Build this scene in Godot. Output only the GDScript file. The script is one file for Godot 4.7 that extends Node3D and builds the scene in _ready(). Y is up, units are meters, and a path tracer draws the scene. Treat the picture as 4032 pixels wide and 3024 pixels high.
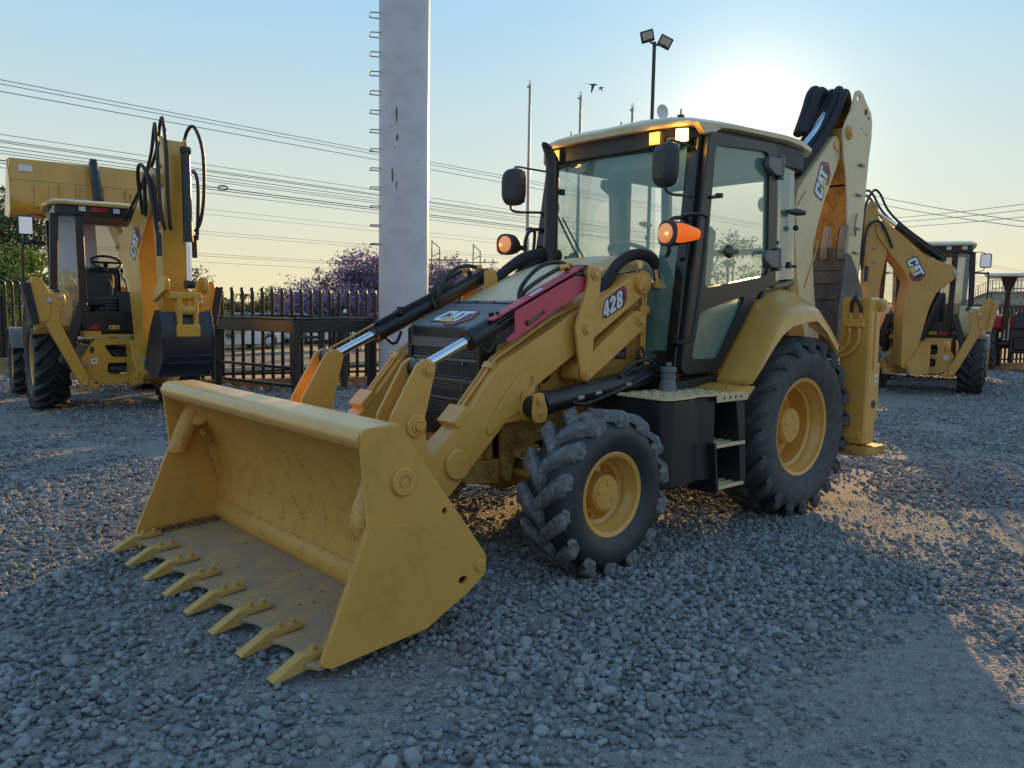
extends Node3D

# ---------------------------------------------------------------- mesh builder
class MB:
	var V := PackedVector3Array()
	var N := PackedVector3Array()
	var U := PackedVector2Array()
	var C := PackedColorArray()
	var X := Transform3D.IDENTITY
	var uvs := false
	var tint = null
	var cuts := []

	func cut() -> void:
		if V.size() > 0 and (cuts.is_empty() or cuts[-1] != V.size()):
			cuts.append(V.size())

	func segment(i0: int, i1: int) -> MB:
		var m := MB.new()
		m.V = V.slice(i0, i1)
		m.N = N.slice(i0, i1)
		if C.size() == V.size():
			m.C = C.slice(i0, i1)
		return m

	func tri(a: Vector3, b: Vector3, c: Vector3, na: Vector3, nb: Vector3, nc: Vector3) -> void:
		var A := X * a
		var B := X * b
		var D := X * c
		var g := (D - A).cross(B - A)
		if g.length_squared() < 1e-16:
			return
		var p := X.basis * na
		var q := X.basis * nb
		var r := X.basis * nc
		if g.dot(p + q + r) < 0.0:
			V.append_array([A, D, B])
			N.append_array([p.normalized(), r.normalized(), q.normalized()])
		else:
			V.append_array([A, B, D])
			N.append_array([p.normalized(), q.normalized(), r.normalized()])
		if tint != null:
			C.append_array([tint, tint, tint])

	func quad(a: Vector3, b: Vector3, c: Vector3, d: Vector3, n: Vector3) -> void:
		tri(a, b, c, n, n, n)
		tri(a, c, d, n, n, n)

	func quadn(a: Vector3, b: Vector3, c: Vector3, d: Vector3, na: Vector3, nb: Vector3, nc: Vector3, nd: Vector3) -> void:
		tri(a, b, c, na, nb, nc)
		tri(a, c, d, na, nc, nd)

	func flat(a: Vector3, b: Vector3, c: Vector3, d: Vector3, out: Vector3) -> void:
		var n := (c - a).cross(d - b)
		if n.dot(out) < 0.0:
			n = -n
		n = n.normalized()
		quad(a, b, c, d, n)

	# box with chamfered edges, bas = orientation
	func box(c: Vector3, s: Vector3, bev := 0.006, bas := Basis.IDENTITY) -> void:
		var h := s * 0.5
		var b: float = min(bev, min(h.x, min(h.y, h.z)) * 0.6)
		var k := h - Vector3(b, b, b)
		var T := X
		X = X * Transform3D(bas, c)
		for ax in 3:
			for sg in [-1.0, 1.0]:
				var i: int = (ax + 1) % 3
				var j: int = (ax + 2) % 3
				var n := Vector3.ZERO
				n[ax] = sg
				var p := [Vector3.ZERO, Vector3.ZERO, Vector3.ZERO, Vector3.ZERO]
				var q := [[-1, -1], [1, -1], [1, 1], [-1, 1]]
				for m in 4:
					var w := Vector3.ZERO
					w[ax] = sg * h[ax]
					w[i] = q[m][0] * k[i]
					w[j] = q[m][1] * k[j]
					p[m] = w
				quad(p[0], p[1], p[2], p[3], n)
		if b > 0.0:
			for ax in 3:
				var i: int = (ax + 1) % 3
				var j: int = (ax + 2) % 3
				for si in [-1.0, 1.0]:
					for sj in [-1.0, 1.0]:
						var p := []
						for m in [[-1.0, 0], [1.0, 0], [1.0, 1], [-1.0, 1]]:
							var w := Vector3.ZERO
							w[ax] = m[0] * k[ax]
							w[i] = si * (h[i] if m[1] == 0 else k[i])
							w[j] = sj * (k[j] if m[1] == 0 else h[j])
							p.append(w)
						var ni := Vector3.ZERO
						ni[i] = si
						var nj := Vector3.ZERO
						nj[j] = sj
						quadn(p[0], p[1], p[2], p[3], ni, ni, nj, nj)
			for sx in [-1.0, 1.0]:
				for sy in [-1.0, 1.0]:
					for sz in [-1.0, 1.0]:
						tri(Vector3(sx * h.x, sy * k.y, sz * k.z), Vector3(sx * k.x, sy * h.y, sz * k.z), Vector3(sx * k.x, sy * k.y, sz * h.z), Vector3(sx, 0, 0), Vector3(0, sy, 0), Vector3(0, 0, sz))
		X = T

	# bar of rectangular section between two points
	func bar(a: Vector3, b: Vector3, w: float, t: float, up := Vector3.UP, bev := 0.004) -> void:
		var d := (b - a).normalized()
		var s := d.cross(up)
		if s.length() < 0.001:
			s = d.cross(Vector3.RIGHT)
		s = s.normalized()
		box((a + b) * 0.5, Vector3((b - a).length(), w, t), bev, Basis(d, s.cross(d), s))

	static func area(p: PackedVector2Array) -> float:
		var s := 0.0
		for i in p.size():
			s += p[i].cross(p[(i + 1) % p.size()])
		return s * 0.5

	static func inset(p: PackedVector2Array, d: float) -> PackedVector2Array:
		var out := PackedVector2Array()
		var n := p.size()
		for i in n:
			var e0 := (p[i] - p[(i + n - 1) % n]).normalized()
			var e1 := (p[(i + 1) % n] - p[i]).normalized()
			var n0 := Vector2(-e0.y, e0.x)
			var n1 := Vector2(-e1.y, e1.x)
			var m := (n0 + n1)
			var l := m.length_squared()
			if l < 0.2:
				out.append(p[i] + n1 * d)
			else:
				out.append(p[i] + m * (2.0 * d / l))
		return out

	static func bridged(p: PackedVector2Array, holes: Array) -> PackedVector2Array:
		var r := p
		for h0 in holes:
			var h: PackedVector2Array = h0.duplicate()
			if area(h) > 0.0:
				h.reverse()
			var best := 1e9
			var bi := 0
			var bj := 0
			for i in r.size():
				for j in h.size():
					var d := r[i].distance_squared_to(h[j])
					if d < best:
						best = d
						bi = i
						bj = j
			var q := PackedVector2Array()
			for i in bi + 1:
				q.append(r[i])
			for j in h.size() + 1:
				q.append(h[(bj + j) % h.size()])
			for i in range(bi, r.size()):
				q.append(r[i])
			r = q
		return r

	# polygon in x,y extruded from z0 to z1
	func prism(poly, z0: float, z1: float, bev := 0.004, holes := []) -> void:
		var p := PackedVector2Array(poly)
		if area(p) < 0.0:
			p.reverse()
		if z0 > z1:
			var t := z0
			z0 = z1
			z1 = t
		var n := p.size()
		var b: float = min(bev, (z1 - z0) * 0.4)
		var ins := inset(p, b) if b > 0.0 else p
		var en := PackedVector2Array()
		for i in n:
			var e := (p[(i + 1) % n] - p[i]).normalized()
			en.append(Vector2(e.y, -e.x))
		for i in n:
			var j := (i + 1) % n
			var na := en[i]
			var nb := en[i]
			if en[(i + n - 1) % n].dot(en[i]) > 0.75:
				na = (en[i] + en[(i + n - 1) % n]).normalized()
			if en[j].dot(en[i]) > 0.75:
				nb = (en[i] + en[j]).normalized()
			var A := Vector3(na.x, na.y, 0)
			var B := Vector3(nb.x, nb.y, 0)
			quadn(Vector3(p[i].x, p[i].y, z0 + b), Vector3(p[j].x, p[j].y, z0 + b), Vector3(p[j].x, p[j].y, z1 - b), Vector3(p[i].x, p[i].y, z1 - b), A, B, B, A)
			if b > 0.0:
				var F := Vector3(0, 0, 1)
				quadn(Vector3(p[i].x, p[i].y, z1 - b), Vector3(p[j].x, p[j].y, z1 - b), Vector3(ins[j].x, ins[j].y, z1), Vector3(ins[i].x, ins[i].y, z1), A, B, F, F)
				quadn(Vector3(p[i].x, p[i].y, z0 + b), Vector3(p[j].x, p[j].y, z0 + b), Vector3(ins[j].x, ins[j].y, z0), Vector3(ins[i].x, ins[i].y, z0), A, B, -F, -F)
		var cap := ins
		for h in holes:
			var hp := PackedVector2Array(h)
			var m := hp.size()
			var sgn := 1.0 if area(hp) > 0.0 else -1.0
			for i in m:
				var j := (i + 1) % m
				var e := (hp[j] - hp[i]).normalized() * sgn
				var nn := Vector3(-e.y, e.x, 0)
				quad(Vector3(hp[i].x, hp[i].y, z0), Vector3(hp[j].x, hp[j].y, z0), Vector3(hp[j].x, hp[j].y, z1), Vector3(hp[i].x, hp[i].y, z1), nn)
		if not holes.is_empty():
			cap = bridged(ins, holes)
		var ix := Geometry2D.triangulate_polygon(cap)
		if ix.is_empty():
			cap = p if holes.is_empty() else bridged(p, holes)
			ix = Geometry2D.triangulate_polygon(cap)
			if ix.is_empty():
				print("cap failed ", p.size(), " ", p[0])
		for t in range(0, ix.size(), 3):
			var a := cap[ix[t]]
			var bb := cap[ix[t + 1]]
			var c := cap[ix[t + 2]]
			tri(Vector3(a.x, a.y, z1), Vector3(bb.x, bb.y, z1), Vector3(c.x, c.y, z1), Vector3.BACK, Vector3.BACK, Vector3.BACK)
			tri(Vector3(a.x, a.y, z0), Vector3(bb.x, bb.y, z0), Vector3(c.x, c.y, z0), Vector3.FORWARD, Vector3.FORWARD, Vector3.FORWARD)

	static func frame(d: Vector3) -> Basis:
		var z := d.normalized()
		var x := z.cross(Vector3.UP)
		if x.length() < 0.01:
			x = z.cross(Vector3.RIGHT)
		x = x.normalized()
		return Basis(x, z.cross(x), z)

	# profile: Vector2(distance along the axis, radius)
	func lathe(prof: Array, o: Vector3, axis: Vector3, seg := 24, crease := 0.7) -> void:
		var f := frame(axis)
		var n := prof.size()
		var nr := []
		for i in n - 1:
			var e: Vector2 = (prof[i + 1] - prof[i]).normalized()
			nr.append(Vector2(-e.y, e.x))
		for i in n - 1:
			var n0: Vector2 = nr[i]
			var n1: Vector2 = nr[i]
			if i > 0 and nr[i - 1].dot(nr[i]) > crease:
				n0 = (nr[i - 1] + nr[i]).normalized()
			if i < n - 2 and nr[i + 1].dot(nr[i]) > crease:
				n1 = (nr[i + 1] + nr[i]).normalized()
			for s in seg:
				var a0 := TAU * s / seg
				var a1 := TAU * (s + 1) / seg
				var d0 := f.x * cos(a0) + f.y * sin(a0)
				var d1 := f.x * cos(a1) + f.y * sin(a1)
				var P: Vector2 = prof[i]
				var Q: Vector2 = prof[i + 1]
				quadn(o + f.z * P.x + d0 * P.y, o + f.z * P.x + d1 * P.y, o + f.z * Q.x + d1 * Q.y, o + f.z * Q.x + d0 * Q.y,
					f.z * n0.x + d0 * n0.y, f.z * n0.x + d1 * n0.y, f.z * n1.x + d1 * n1.y, f.z * n1.x + d0 * n1.y)

	func cyl(a: Vector3, b: Vector3, r: float, seg := 16, bev := 0.004, r2 := -1.0) -> void:
		var l := (b - a).length()
		var e := r if r2 < 0.0 else r2
		var v: float = min(bev, min(l * 0.3, r * 0.5))
		lathe([Vector2(0, 0), Vector2(0, r - v), Vector2(v, r), Vector2(l - v, e), Vector2(l, e - v), Vector2(l, 0)], a, b - a, seg, 0.8)

	static func smooth_path(p: Array, sub := 6) -> Array:
		if p.size() < 3:
			return p
		var out := []
		for i in p.size() - 1:
			var p0: Vector3 = p[max(i - 1, 0)]
			var p1: Vector3 = p[i]
			var p2: Vector3 = p[i + 1]
			var p3: Vector3 = p[min(i + 2, p.size() - 1)]
			for s in sub:
				out.append(p1.cubic_interpolate(p2, p0, p3, float(s) / sub))
		out.append(p[-1])
		return out

	func tube(path: Array, r, seg := 8, sub := 6, caps := true) -> void:
		var p := smooth_path(path, sub) if sub > 1 else path
		var n := p.size()
		var rings := []
		var nrm := []
		var d: Vector3 = (p[1] - p[0]).normalized()
		var f := frame(d)
		for i in n:
			var t: Vector3
			if i == 0:
				t = (p[1] as Vector3) - p[0]
			elif i == n - 1:
				t = (p[n - 1] as Vector3) - p[n - 2]
			else:
				t = (p[i + 1] as Vector3) - p[i - 1]
			t = t.normalized()
			var x := (f.x - t * f.x.dot(t)).normalized()
			f = Basis(x, t.cross(x), t)
			var rr: float = r if not (r is Array) else lerp(float(r[0]), float(r[1]), float(i) / (n - 1))
			var ring := []
			var rn := []
			for s in seg:
				var a := TAU * s / seg
				var o := f.x * cos(a) + f.y * sin(a)
				ring.append((p[i] as Vector3) + o * rr)
				rn.append(o)
			rings.append(ring)
			nrm.append(rn)
		for i in n - 1:
			for s in seg:
				var t := (s + 1) % seg
				quadn(rings[i][s], rings[i][t], rings[i + 1][t], rings[i + 1][s], nrm[i][s], nrm[i][t], nrm[i + 1][t], nrm[i + 1][s])
		if caps:
			for e in [0, n - 1]:
				var nn: Vector3 = ((p[1] as Vector3) - p[0]) if e == 0 else ((p[n - 2] as Vector3) - p[n - 1])
				nn = -nn.normalized()
				for s in range(1, seg - 1):
					tri(rings[e][0], rings[e][s], rings[e][s + 1], nn, nn, nn)

	# rings: arrays of points of equal count
	func loft(rings: Array, closed := true, cap0 := true, cap1 := true, crease := 0.6) -> void:
		var R := rings.size()
		var n: int = rings[0].size()
		var m := n if closed else n - 1
		var ctr := Vector3.ZERO
		for r in rings:
			for v in r:
				ctr += v
		ctr /= R * n
		var fn := []
		var vote := 0.0
		for i in R - 1:
			var row := []
			for s in m:
				var t := (s + 1) % n
				var g: Vector3 = ((rings[i + 1][t] as Vector3) - rings[i][s]).cross((rings[i + 1][s] as Vector3) - rings[i][t])
				vote += g.dot((rings[i][s] as Vector3) - ctr)
				row.append(g.normalized())
			fn.append(row)
		var fl := -1.0 if vote < 0.0 else 1.0
		for i in R - 1:
			for s in m:
				var t := (s + 1) % n
				var me: Vector3 = fn[i][s] * fl
				var nn := []
				for q in [[0, 0], [0, 1], [1, 1], [1, 0]]:
					var acc := Vector3.ZERO
					for di in [-1, 0]:
						for ds in [-1, 0]:
							var ii: int = i + q[0] + di
							var ss: int = s + q[1] + ds
							if closed:
								ss = (ss + m) % m
							if ii < 0 or ii >= R - 1 or ss < 0 or ss >= m:
								continue
							var o: Vector3 = fn[ii][ss] * fl
							if o.dot(me) > crease:
								acc += o
					nn.append(acc.normalized() if acc.length() > 0.001 else me)
				quadn(rings[i][s], rings[i][t], rings[i + 1][t], rings[i + 1][s], nn[0], nn[1], nn[2], nn[3])
		if closed:
			for e in [0, R - 1]:
				if (e == 0 and not cap0) or (e != 0 and not cap1):
					continue
				var c := Vector3.ZERO
				for v in rings[e]:
					c += v
				c /= n
				var o := c - ctr
				for s in n:
					var t := (s + 1) % n
					var g: Vector3 = ((rings[e][s] as Vector3) - c).cross((rings[e][t] as Vector3) - c)
					if g.dot(o) < 0.0:
						g = -g
					g = g.normalized()
					tri(c, rings[e][s], rings[e][t], g, g, g)

	func mesh() -> ArrayMesh:
		var a := []
		a.resize(Mesh.ARRAY_MAX)
		a[Mesh.ARRAY_VERTEX] = V
		a[Mesh.ARRAY_NORMAL] = N
		if uvs:
			a[Mesh.ARRAY_TEX_UV] = U
		if C.size() == V.size() and C.size() > 0:
			a[Mesh.ARRAY_COLOR] = C
		var m := ArrayMesh.new()
		m.add_surface_from_arrays(Mesh.PRIMITIVE_TRIANGLES, a)
		return m

# ---------------------------------------------------------------- scene helpers
var M := {}
var used := {}
var rng := RandomNumberGenerator.new()

func numbered(parent: Node, called: String) -> String:
	var k := str(parent.get_instance_id()) + called
	var i: int = used.get(k, 0)
	used[k] = i + 1
	return called if i == 0 else "%s_%03d" % [called, i]

func part(parent: Node, called: String, mb: MB, mat: Material) -> MeshInstance3D:
	if mb.cuts.is_empty():
		return put(parent, called, mb.mesh(), mat)
	var first: MeshInstance3D = null
	var at := 0
	mb.cut()
	for e in mb.cuts:
		if e > at:
			var o := put(parent, called, mb.segment(at, e).mesh(), mat)
			if first == null:
				first = o
		at = e
	return first

func put(parent: Node, called: String, mesh: Mesh, mat: Material) -> MeshInstance3D:
	var o := MeshInstance3D.new()
	o.name = numbered(parent, called)
	o.mesh = mesh
	o.material_override = mat
	parent.add_child(o, true)
	return o

func tag(o: Node, label: String, category: String, group := "", kind := "") -> void:
	if label:
		o.set_meta("label", label)
	if category:
		o.set_meta("category", category)
	if group:
		o.set_meta("group", group)
	if kind:
		o.set_meta("kind", kind)

func thing(called: String, label: String, category: String, at := Vector3.ZERO, turn := 0.0, group := "") -> Node3D:
	var o := Node3D.new()
	o.name = numbered(self, called)
	add_child(o, true)
	o.position = at
	o.rotation.y = turn
	tag(o, label, category, group)
	return o

func copy(src: Node3D, label: String, at: Vector3, turn := 0.0) -> Node3D:
	var c: Node3D = src.duplicate()
	var base := String(src.name)
	if base.length() > 4 and base[-4] == "_" and base.right(3).is_valid_int():
		base = base.left(base.length() - 4)
	c.name = numbered(self, base)
	add_child(c, true)
	c.position = at
	c.rotation.y = turn
	if label:
		c.set_meta("label", label)
	return c

func structure(called: String, mb: MB, mat: Material) -> MeshInstance3D:
	var o := part(self, called, mb, mat)
	o.set_meta("kind", "structure")
	return o

# rounded polygon: entries Vector3(x, y, corner radius)
func rp(pts: Array, seg := 4) -> PackedVector2Array:
	var out := PackedVector2Array()
	var n := pts.size()
	for i in n:
		var c := Vector2(pts[i].x, pts[i].y)
		var r: float = pts[i].z if pts[i] is Vector3 else 0.0
		if r <= 0.0:
			out.append(c)
			continue
		var a := Vector2(pts[(i + n - 1) % n].x, pts[(i + n - 1) % n].y)
		var b := Vector2(pts[(i + 1) % n].x, pts[(i + 1) % n].y)
		var u := (a - c).normalized()
		var v := (b - c).normalized()
		var half: float = acos(clamp(u.dot(v), -0.9999, 0.9999)) * 0.5
		var t: float = min(r / tan(half), min((a - c).length(), (b - c).length()) * 0.48)
		var p := c + u * t
		var q := c + v * t
		for s in seg + 1:
			var k := float(s) / seg
			out.append(p.lerp(c, k).lerp(c.lerp(q, k), k))
	return out

func circ(x: float, y: float, r: float, n := 16, ry := -1.0) -> PackedVector2Array:
	var out := PackedVector2Array()
	for i in n:
		out.append(Vector2(x + cos(TAU * i / n) * r, y + sin(TAU * i / n) * (r if ry < 0.0 else ry)))
	return out

# polyline thickened into a polygon
func band(pts: Array, t: float) -> PackedVector2Array:
	var l := PackedVector2Array()
	var r := PackedVector2Array()
	var n := pts.size()
	for i in n:
		var d: Vector2
		if i == 0:
			d = pts[1] - pts[0]
		elif i == n - 1:
			d = pts[n - 1] - pts[n - 2]
		else:
			d = (pts[i + 1] - pts[i]).normalized() + (pts[i] - pts[i - 1]).normalized()
		d = d.normalized()
		var p := Vector2(-d.y, d.x) * t * 0.5
		l.append(pts[i] + p)
		r.append(pts[i] - p)
	r.reverse()
	l.append_array(r)
	return l

func curve2(pts: Array, sub := 5) -> Array:
	var out := []
	for i in pts.size() - 1:
		for s in sub:
			out.append((pts[i] as Vector2).cubic_interpolate(pts[i + 1], pts[max(i - 1, 0)], pts[min(i + 2, pts.size() - 1)], float(s) / sub))
	out.append(pts[-1])
	return out

func V2(a: Array) -> Array:
	var o := []
	for i in range(0, a.size(), 2):
		o.append(Vector2(a[i], a[i + 1]))
	return o

func side(z: float) -> Transform3D:   # mirrors a shape made for the -z side when z is +1
	return Transform3D(Basis(Vector3(1, 0, 0), Vector3(0, 1, 0), Vector3(0, 0, -1)), Vector3.ZERO) if z > 0 else Transform3D.IDENTITY

# ---------------------------------------------------------------- materials
func lin(r: float, g: float, b: float, a := 1.0) -> Color:
	return Color(r, g, b, a).linear_to_srgb()

func noise_image(size: int, freq: float, seed_: int, oct := 4, kind := FastNoiseLite.TYPE_SIMPLEX) -> Image:
	var f := FastNoiseLite.new()
	f.noise_type = kind
	f.seed = seed_
	f.frequency = freq
	f.fractal_octaves = oct
	return f.get_seamless_image(size, size, false, false, 0.12)

# two noises mapped through a list of [value, colour] stops
func speckle(size: int, f1: float, f2: float, seed_: int, stops: Array, mixv := 0.5) -> ImageTexture:
	var a := noise_image(size, f1, seed_, 4)
	var b := noise_image(size, f2, seed_ + 7, 3)
	var g := Gradient.new()
	var of := PackedFloat32Array()
	var cl := PackedColorArray()
	for s in stops:
		of.append(s[0])
		cl.append(s[1])
	g.offsets = of
	g.colors = cl
	var o := Image.create(size, size, false, Image.FORMAT_RGB8)
	for y in size:
		for x in size:
			var v := a.get_pixel(x, y).r * (1.0 - mixv) + b.get_pixel(x, y).r * mixv
			o.set_pixel(x, y, g.sample(clamp((v - 0.5) * 1.7 + 0.5, 0.0, 1.0)))
	o.generate_mipmaps()
	return ImageTexture.create_from_image(o)

func mat(called: String, c: Color, rough := 0.5, metal := 0.0) -> StandardMaterial3D:
	var m := StandardMaterial3D.new()
	m.resource_name = called
	m.albedo_color = c
	m.roughness = rough
	m.metallic = metal
	M[called] = m
	return m

func triplanar(m: StandardMaterial3D, tex: Texture2D, scale: float, world := false) -> void:
	m.albedo_texture = tex
	m.uv1_triplanar = true
	m.uv1_world_triplanar = world
	m.uv1_scale = Vector3.ONE * scale

func glow(m: StandardMaterial3D, c: Color, e: float) -> void:
	m.emission_enabled = true
	m.emission = c
	m.emission_energy_multiplier = e

func make_materials() -> void:
	var W := Color(1, 1, 1)
	var soft := speckle(256, 0.008, 0.06, 3, [[0.0, Color(0.93, 0.925, 0.92)], [0.35, Color(0.975, 0.975, 0.975)], [0.75, W], [1.0, Color(0.985, 0.985, 0.99)]], 0.35)
	var grit := speckle(256, 0.02, 0.15, 11, [[0.0, Color(0.62, 0.6, 0.58)], [0.4, Color(0.86, 0.85, 0.83)], [0.7, W], [1.0, W]], 0.5)
	var relief := ImageTexture.create_from_image(noise_image(256, 0.03, 5, 3))
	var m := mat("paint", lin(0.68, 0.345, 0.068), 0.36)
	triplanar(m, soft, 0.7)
	m.clearcoat_enabled = true
	m.clearcoat = 0.35
	m.clearcoat_roughness = 0.22
	m = mat("paint_new", lin(0.62, 0.33, 0.045), 0.3)
	triplanar(m, soft, 0.9)
	m.clearcoat_enabled = true
	m.clearcoat = 0.4
	m.clearcoat_roughness = 0.18
	m = mat("paint_worn", lin(0.56, 0.29, 0.068), 0.55)
	triplanar(m, grit, 0.9)
	# bucket paint with scuffs and streaks of old soil
	var scuff := speckle(512, 0.012, 0.11, 21, [[0.0, Color(0.62, 0.55, 0.46)], [0.10, Color(0.86, 0.82, 0.77)], [0.22, Color(0.96, 0.95, 0.94)], [0.8, W], [1.0, Color(0.98, 0.98, 1.0)]], 0.55)
	m = mat("bucket_inside", lin(0.68, 0.345, 0.068), 0.5)
	triplanar(m, scuff, 0.8)
	# dried soil on the bucket floor: brown film with paint showing through
	var floor_t := speckle(512, 0.01, 0.09, 31, [[0.0, Color(0.58, 0.54, 0.50)], [0.3, Color(0.62, 0.53, 0.43)], [0.55, Color(0.66, 0.545, 0.41)], [0.8, Color(0.70, 0.58, 0.40)], [1.0, Color(0.74, 0.61, 0.38)]], 0.5)
	m = mat("bucket_floor", W, 0.8)
	triplanar(m, floor_t, 0.7)
	m = mat("paint_tooth", lin(0.56, 0.33, 0.09), 0.6)
	triplanar(m, soft, 2.0)
	m = mat("paint_used", lin(0.60, 0.315, 0.07), 0.5)
	triplanar(m, soft, 0.8)
	m = mat("soil", lin(0.27, 0.16, 0.06), 0.95)
	triplanar(m, grit, 2.0)
	m = mat("cream_sky_sheen", lin(0.64, 0.49, 0.27), 0.36)  # machine yellow paled to cream: sky sheen put into the colour
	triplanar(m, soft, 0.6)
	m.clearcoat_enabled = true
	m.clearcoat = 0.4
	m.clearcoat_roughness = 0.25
	m = mat("black", lin(0.018, 0.019, 0.022), 0.34)
	triplanar(m, soft, 0.8)
	m = mat("black_gloss", lin(0.012, 0.013, 0.016), 0.16)
	m = mat("plastic", lin(0.035, 0.036, 0.04), 0.55)
	triplanar(m, soft, 1.2)
	m = mat("charcoal", lin(0.13, 0.135, 0.145), 0.4)  # base colour lightened to carry the sky reflection on the nose cowl
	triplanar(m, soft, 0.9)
	m = mat("trim_grey", lin(0.14, 0.145, 0.15), 0.6)
	m = mat("hose", lin(0.022, 0.022, 0.024), 0.5)
	m = mat("hose_wrap", lin(0.018, 0.02, 0.026), 0.75)
	m.heightmap_enabled = true
	m.heightmap_texture = relief
	m.heightmap_scale = 0.6
	m.uv1_triplanar = true
	m.uv1_scale = Vector3.ONE * 6.0
	var dust := speckle(512, 0.014, 0.1, 41, [[0.0, Color(0.30, 0.30, 0.31)], [0.35, Color(0.36, 0.36, 0.37)], [0.6, Color(0.46, 0.46, 0.455)], [0.85, Color(0.56, 0.55, 0.53)], [1.0, Color(0.62, 0.61, 0.58)]], 0.5)
	m = mat("tyre_dusty", W, 0.9)
	triplanar(m, dust, 2.2)
	m.heightmap_enabled = true
	m.heightmap_texture = relief
	m.heightmap_scale = 0.5
	var rub := speckle(256, 0.02, 0.1, 45, [[0.0, Color(0.22, 0.225, 0.235)], [0.5, Color(0.27, 0.275, 0.285)], [1.0, Color(0.34, 0.34, 0.34)]], 0.5)
	m = mat("tyre", W, 0.72)
	triplanar(m, rub, 1.6)
	m = mat("tyre_side", lin(0.032, 0.034, 0.038), 0.5)
	triplanar(m, soft, 1.2)
	m = mat("tyre_tread", lin(0.085, 0.087, 0.09), 0.85)
	triplanar(m, grit, 2.4)
	m = mat("tyre_dark", lin(0.02, 0.021, 0.024), 0.6)
	m = mat("chrome", lin(0.72, 0.75, 0.78), 0.12, 1.0)
	m = mat("steel", lin(0.42, 0.42, 0.42), 0.38, 0.9)
	var sd := speckle(256, 0.012, 0.08, 15, [[0.0, Color(0.31, 0.29, 0.29)], [0.4, Color(0.36, 0.335, 0.33)], [0.7, Color(0.41, 0.38, 0.36)], [1.0, Color(0.47, 0.43, 0.40)]], 0.5)
	m = mat("steel_dirty", W, 0.62, 0.25)
	triplanar(m, sd, 1.6)
	m = mat("tooth_steel", lin(0.27, 0.25, 0.23), 0.5, 0.4)
	m = mat("bolt", lin(0.30, 0.29, 0.27), 0.45, 0.7)
	m = mat("red_guard", lin(0.62, 0.07, 0.12), 0.4)
	triplanar(m, soft, 1.2)
	m = mat("red_paint", lin(0.34, 0.012, 0.02), 0.35)
	m = mat("blue_paint", lin(0.02, 0.09, 0.32), 0.35)
	m = mat("white", lin(0.74, 0.75, 0.78), 0.45)
	m = mat("decal_white", lin(0.70, 0.72, 0.76), 0.4)
	m = mat("decal_dark", lin(0.03, 0.034, 0.045), 0.4)
	m = mat("decal_red", lin(0.42, 0.02, 0.05), 0.4)
	m = mat("decal_yellow", lin(0.72, 0.50, 0.05), 0.4)
	m = mat("decal_edge", lin(0.62, 0.42, 0.20), 0.45)
	m = mat("red_reflector", lin(0.65, 0.01, 0.03), 0.25)
	m = mat("mesh_wire", lin(0.10, 0.115, 0.13), 0.4, 0.3)
	m = mat("orange_brown", lin(0.42, 0.16, 0.06), 0.6)  # orange-brown, mottled, for the panels behind the lower door pane
	triplanar(m, grit, 0.8)
	# safety glass with a green tint and a thin film of dust
	m = mat("glass", lin(0.30, 0.62, 0.52, 1.0), 0.04)
	m.transparency = BaseMaterial3D.TRANSPARENCY_ALPHA
	m.albedo_color.a = 0.17
	m = mat("glass_clear", lin(0.36, 0.62, 0.54, 1.0), 0.03)
	m.transparency = BaseMaterial3D.TRANSPARENCY_ALPHA
	m.albedo_color.a = 0.14
	m = mat("glass_dusty", lin(0.42, 0.36, 0.20, 1.0), 0.3)
	m.transparency = BaseMaterial3D.TRANSPARENCY_ALPHA
	m.albedo_color.a = 0.5
	m = mat("bucket_black", lin(0.012, 0.016, 0.028), 0.3)
	m = mat("amber_off", lin(0.75, 0.12, 0.01), 0.25)
	m = mat("mast_brown", lin(0.05, 0.038, 0.036), 0.6)
	m = mat("bird_grey", lin(0.10, 0.09, 0.09), 0.8)
	m = mat("edge_stone", lin(0.26, 0.26, 0.26), 0.9)
	triplanar(m, grit, 4.0)
	m = mat("glass_car", lin(0.02, 0.03, 0.035, 1.0), 0.05)
	m = mat("amber", lin(0.85, 0.22, 0.01), 0.2)
	glow(m, Color(1.0, 0.36, 0.02), 0.35)
	m = mat("amber_bulb", lin(1.0, 0.5, 0.05), 0.2)
	glow(m, Color(1.0, 0.72, 0.2), 5.0)
	m = mat("lens", lin(0.62, 0.42, 0.24), 0.12)
	glow(m, Color(1.0, 0.55, 0.22), 0.32)
	m = mat("lamp_on", lin(1, 0.8, 0.4), 0.2)
	glow(m, Color(1.0, 0.78, 0.34), 7.0)
	m = mat("lamp_warm", lin(1, 0.6, 0.2), 0.2)
	glow(m, Color(1.0, 0.60, 0.12), 1.6)
	m = mat("lens_off", lin(0.55, 0.55, 0.53), 0.15)
	m = mat("led_panel", lin(0.52, 0.48, 0.42), 0.25)
	m = mat("tail_red", lin(0.35, 0.012, 0.02), 0.2)
	m = mat("mirror_glass", lin(0.8, 0.8, 0.8), 0.03, 1.0)
	m = mat("seat", lin(0.05, 0.055, 0.06), 0.8)
	m = mat("liner", lin(0.16, 0.17, 0.18), 0.8)
	m = mat("sheet_white", lin(0.62, 0.58, 0.62), 0.7)
	var polet := speckle(512, 0.006, 0.05, 51, [[0.0, Color(0.93, 0.92, 0.93)], [0.5, Color(0.98, 0.98, 0.98)], [1.0, W]], 0.3)
	m = mat("pole_paint", lin(0.60, 0.61, 0.65), 0.42)
	triplanar(m, polet, 0.5)
	m = mat("rust", lin(0.30, 0.14, 0.05), 0.85)
	triplanar(m, grit, 6.0)
	m = mat("galv", lin(0.36, 0.37, 0.38), 0.5, 0.5)
	m = mat("fence_black", lin(0.014, 0.015, 0.017), 0.33)
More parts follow.
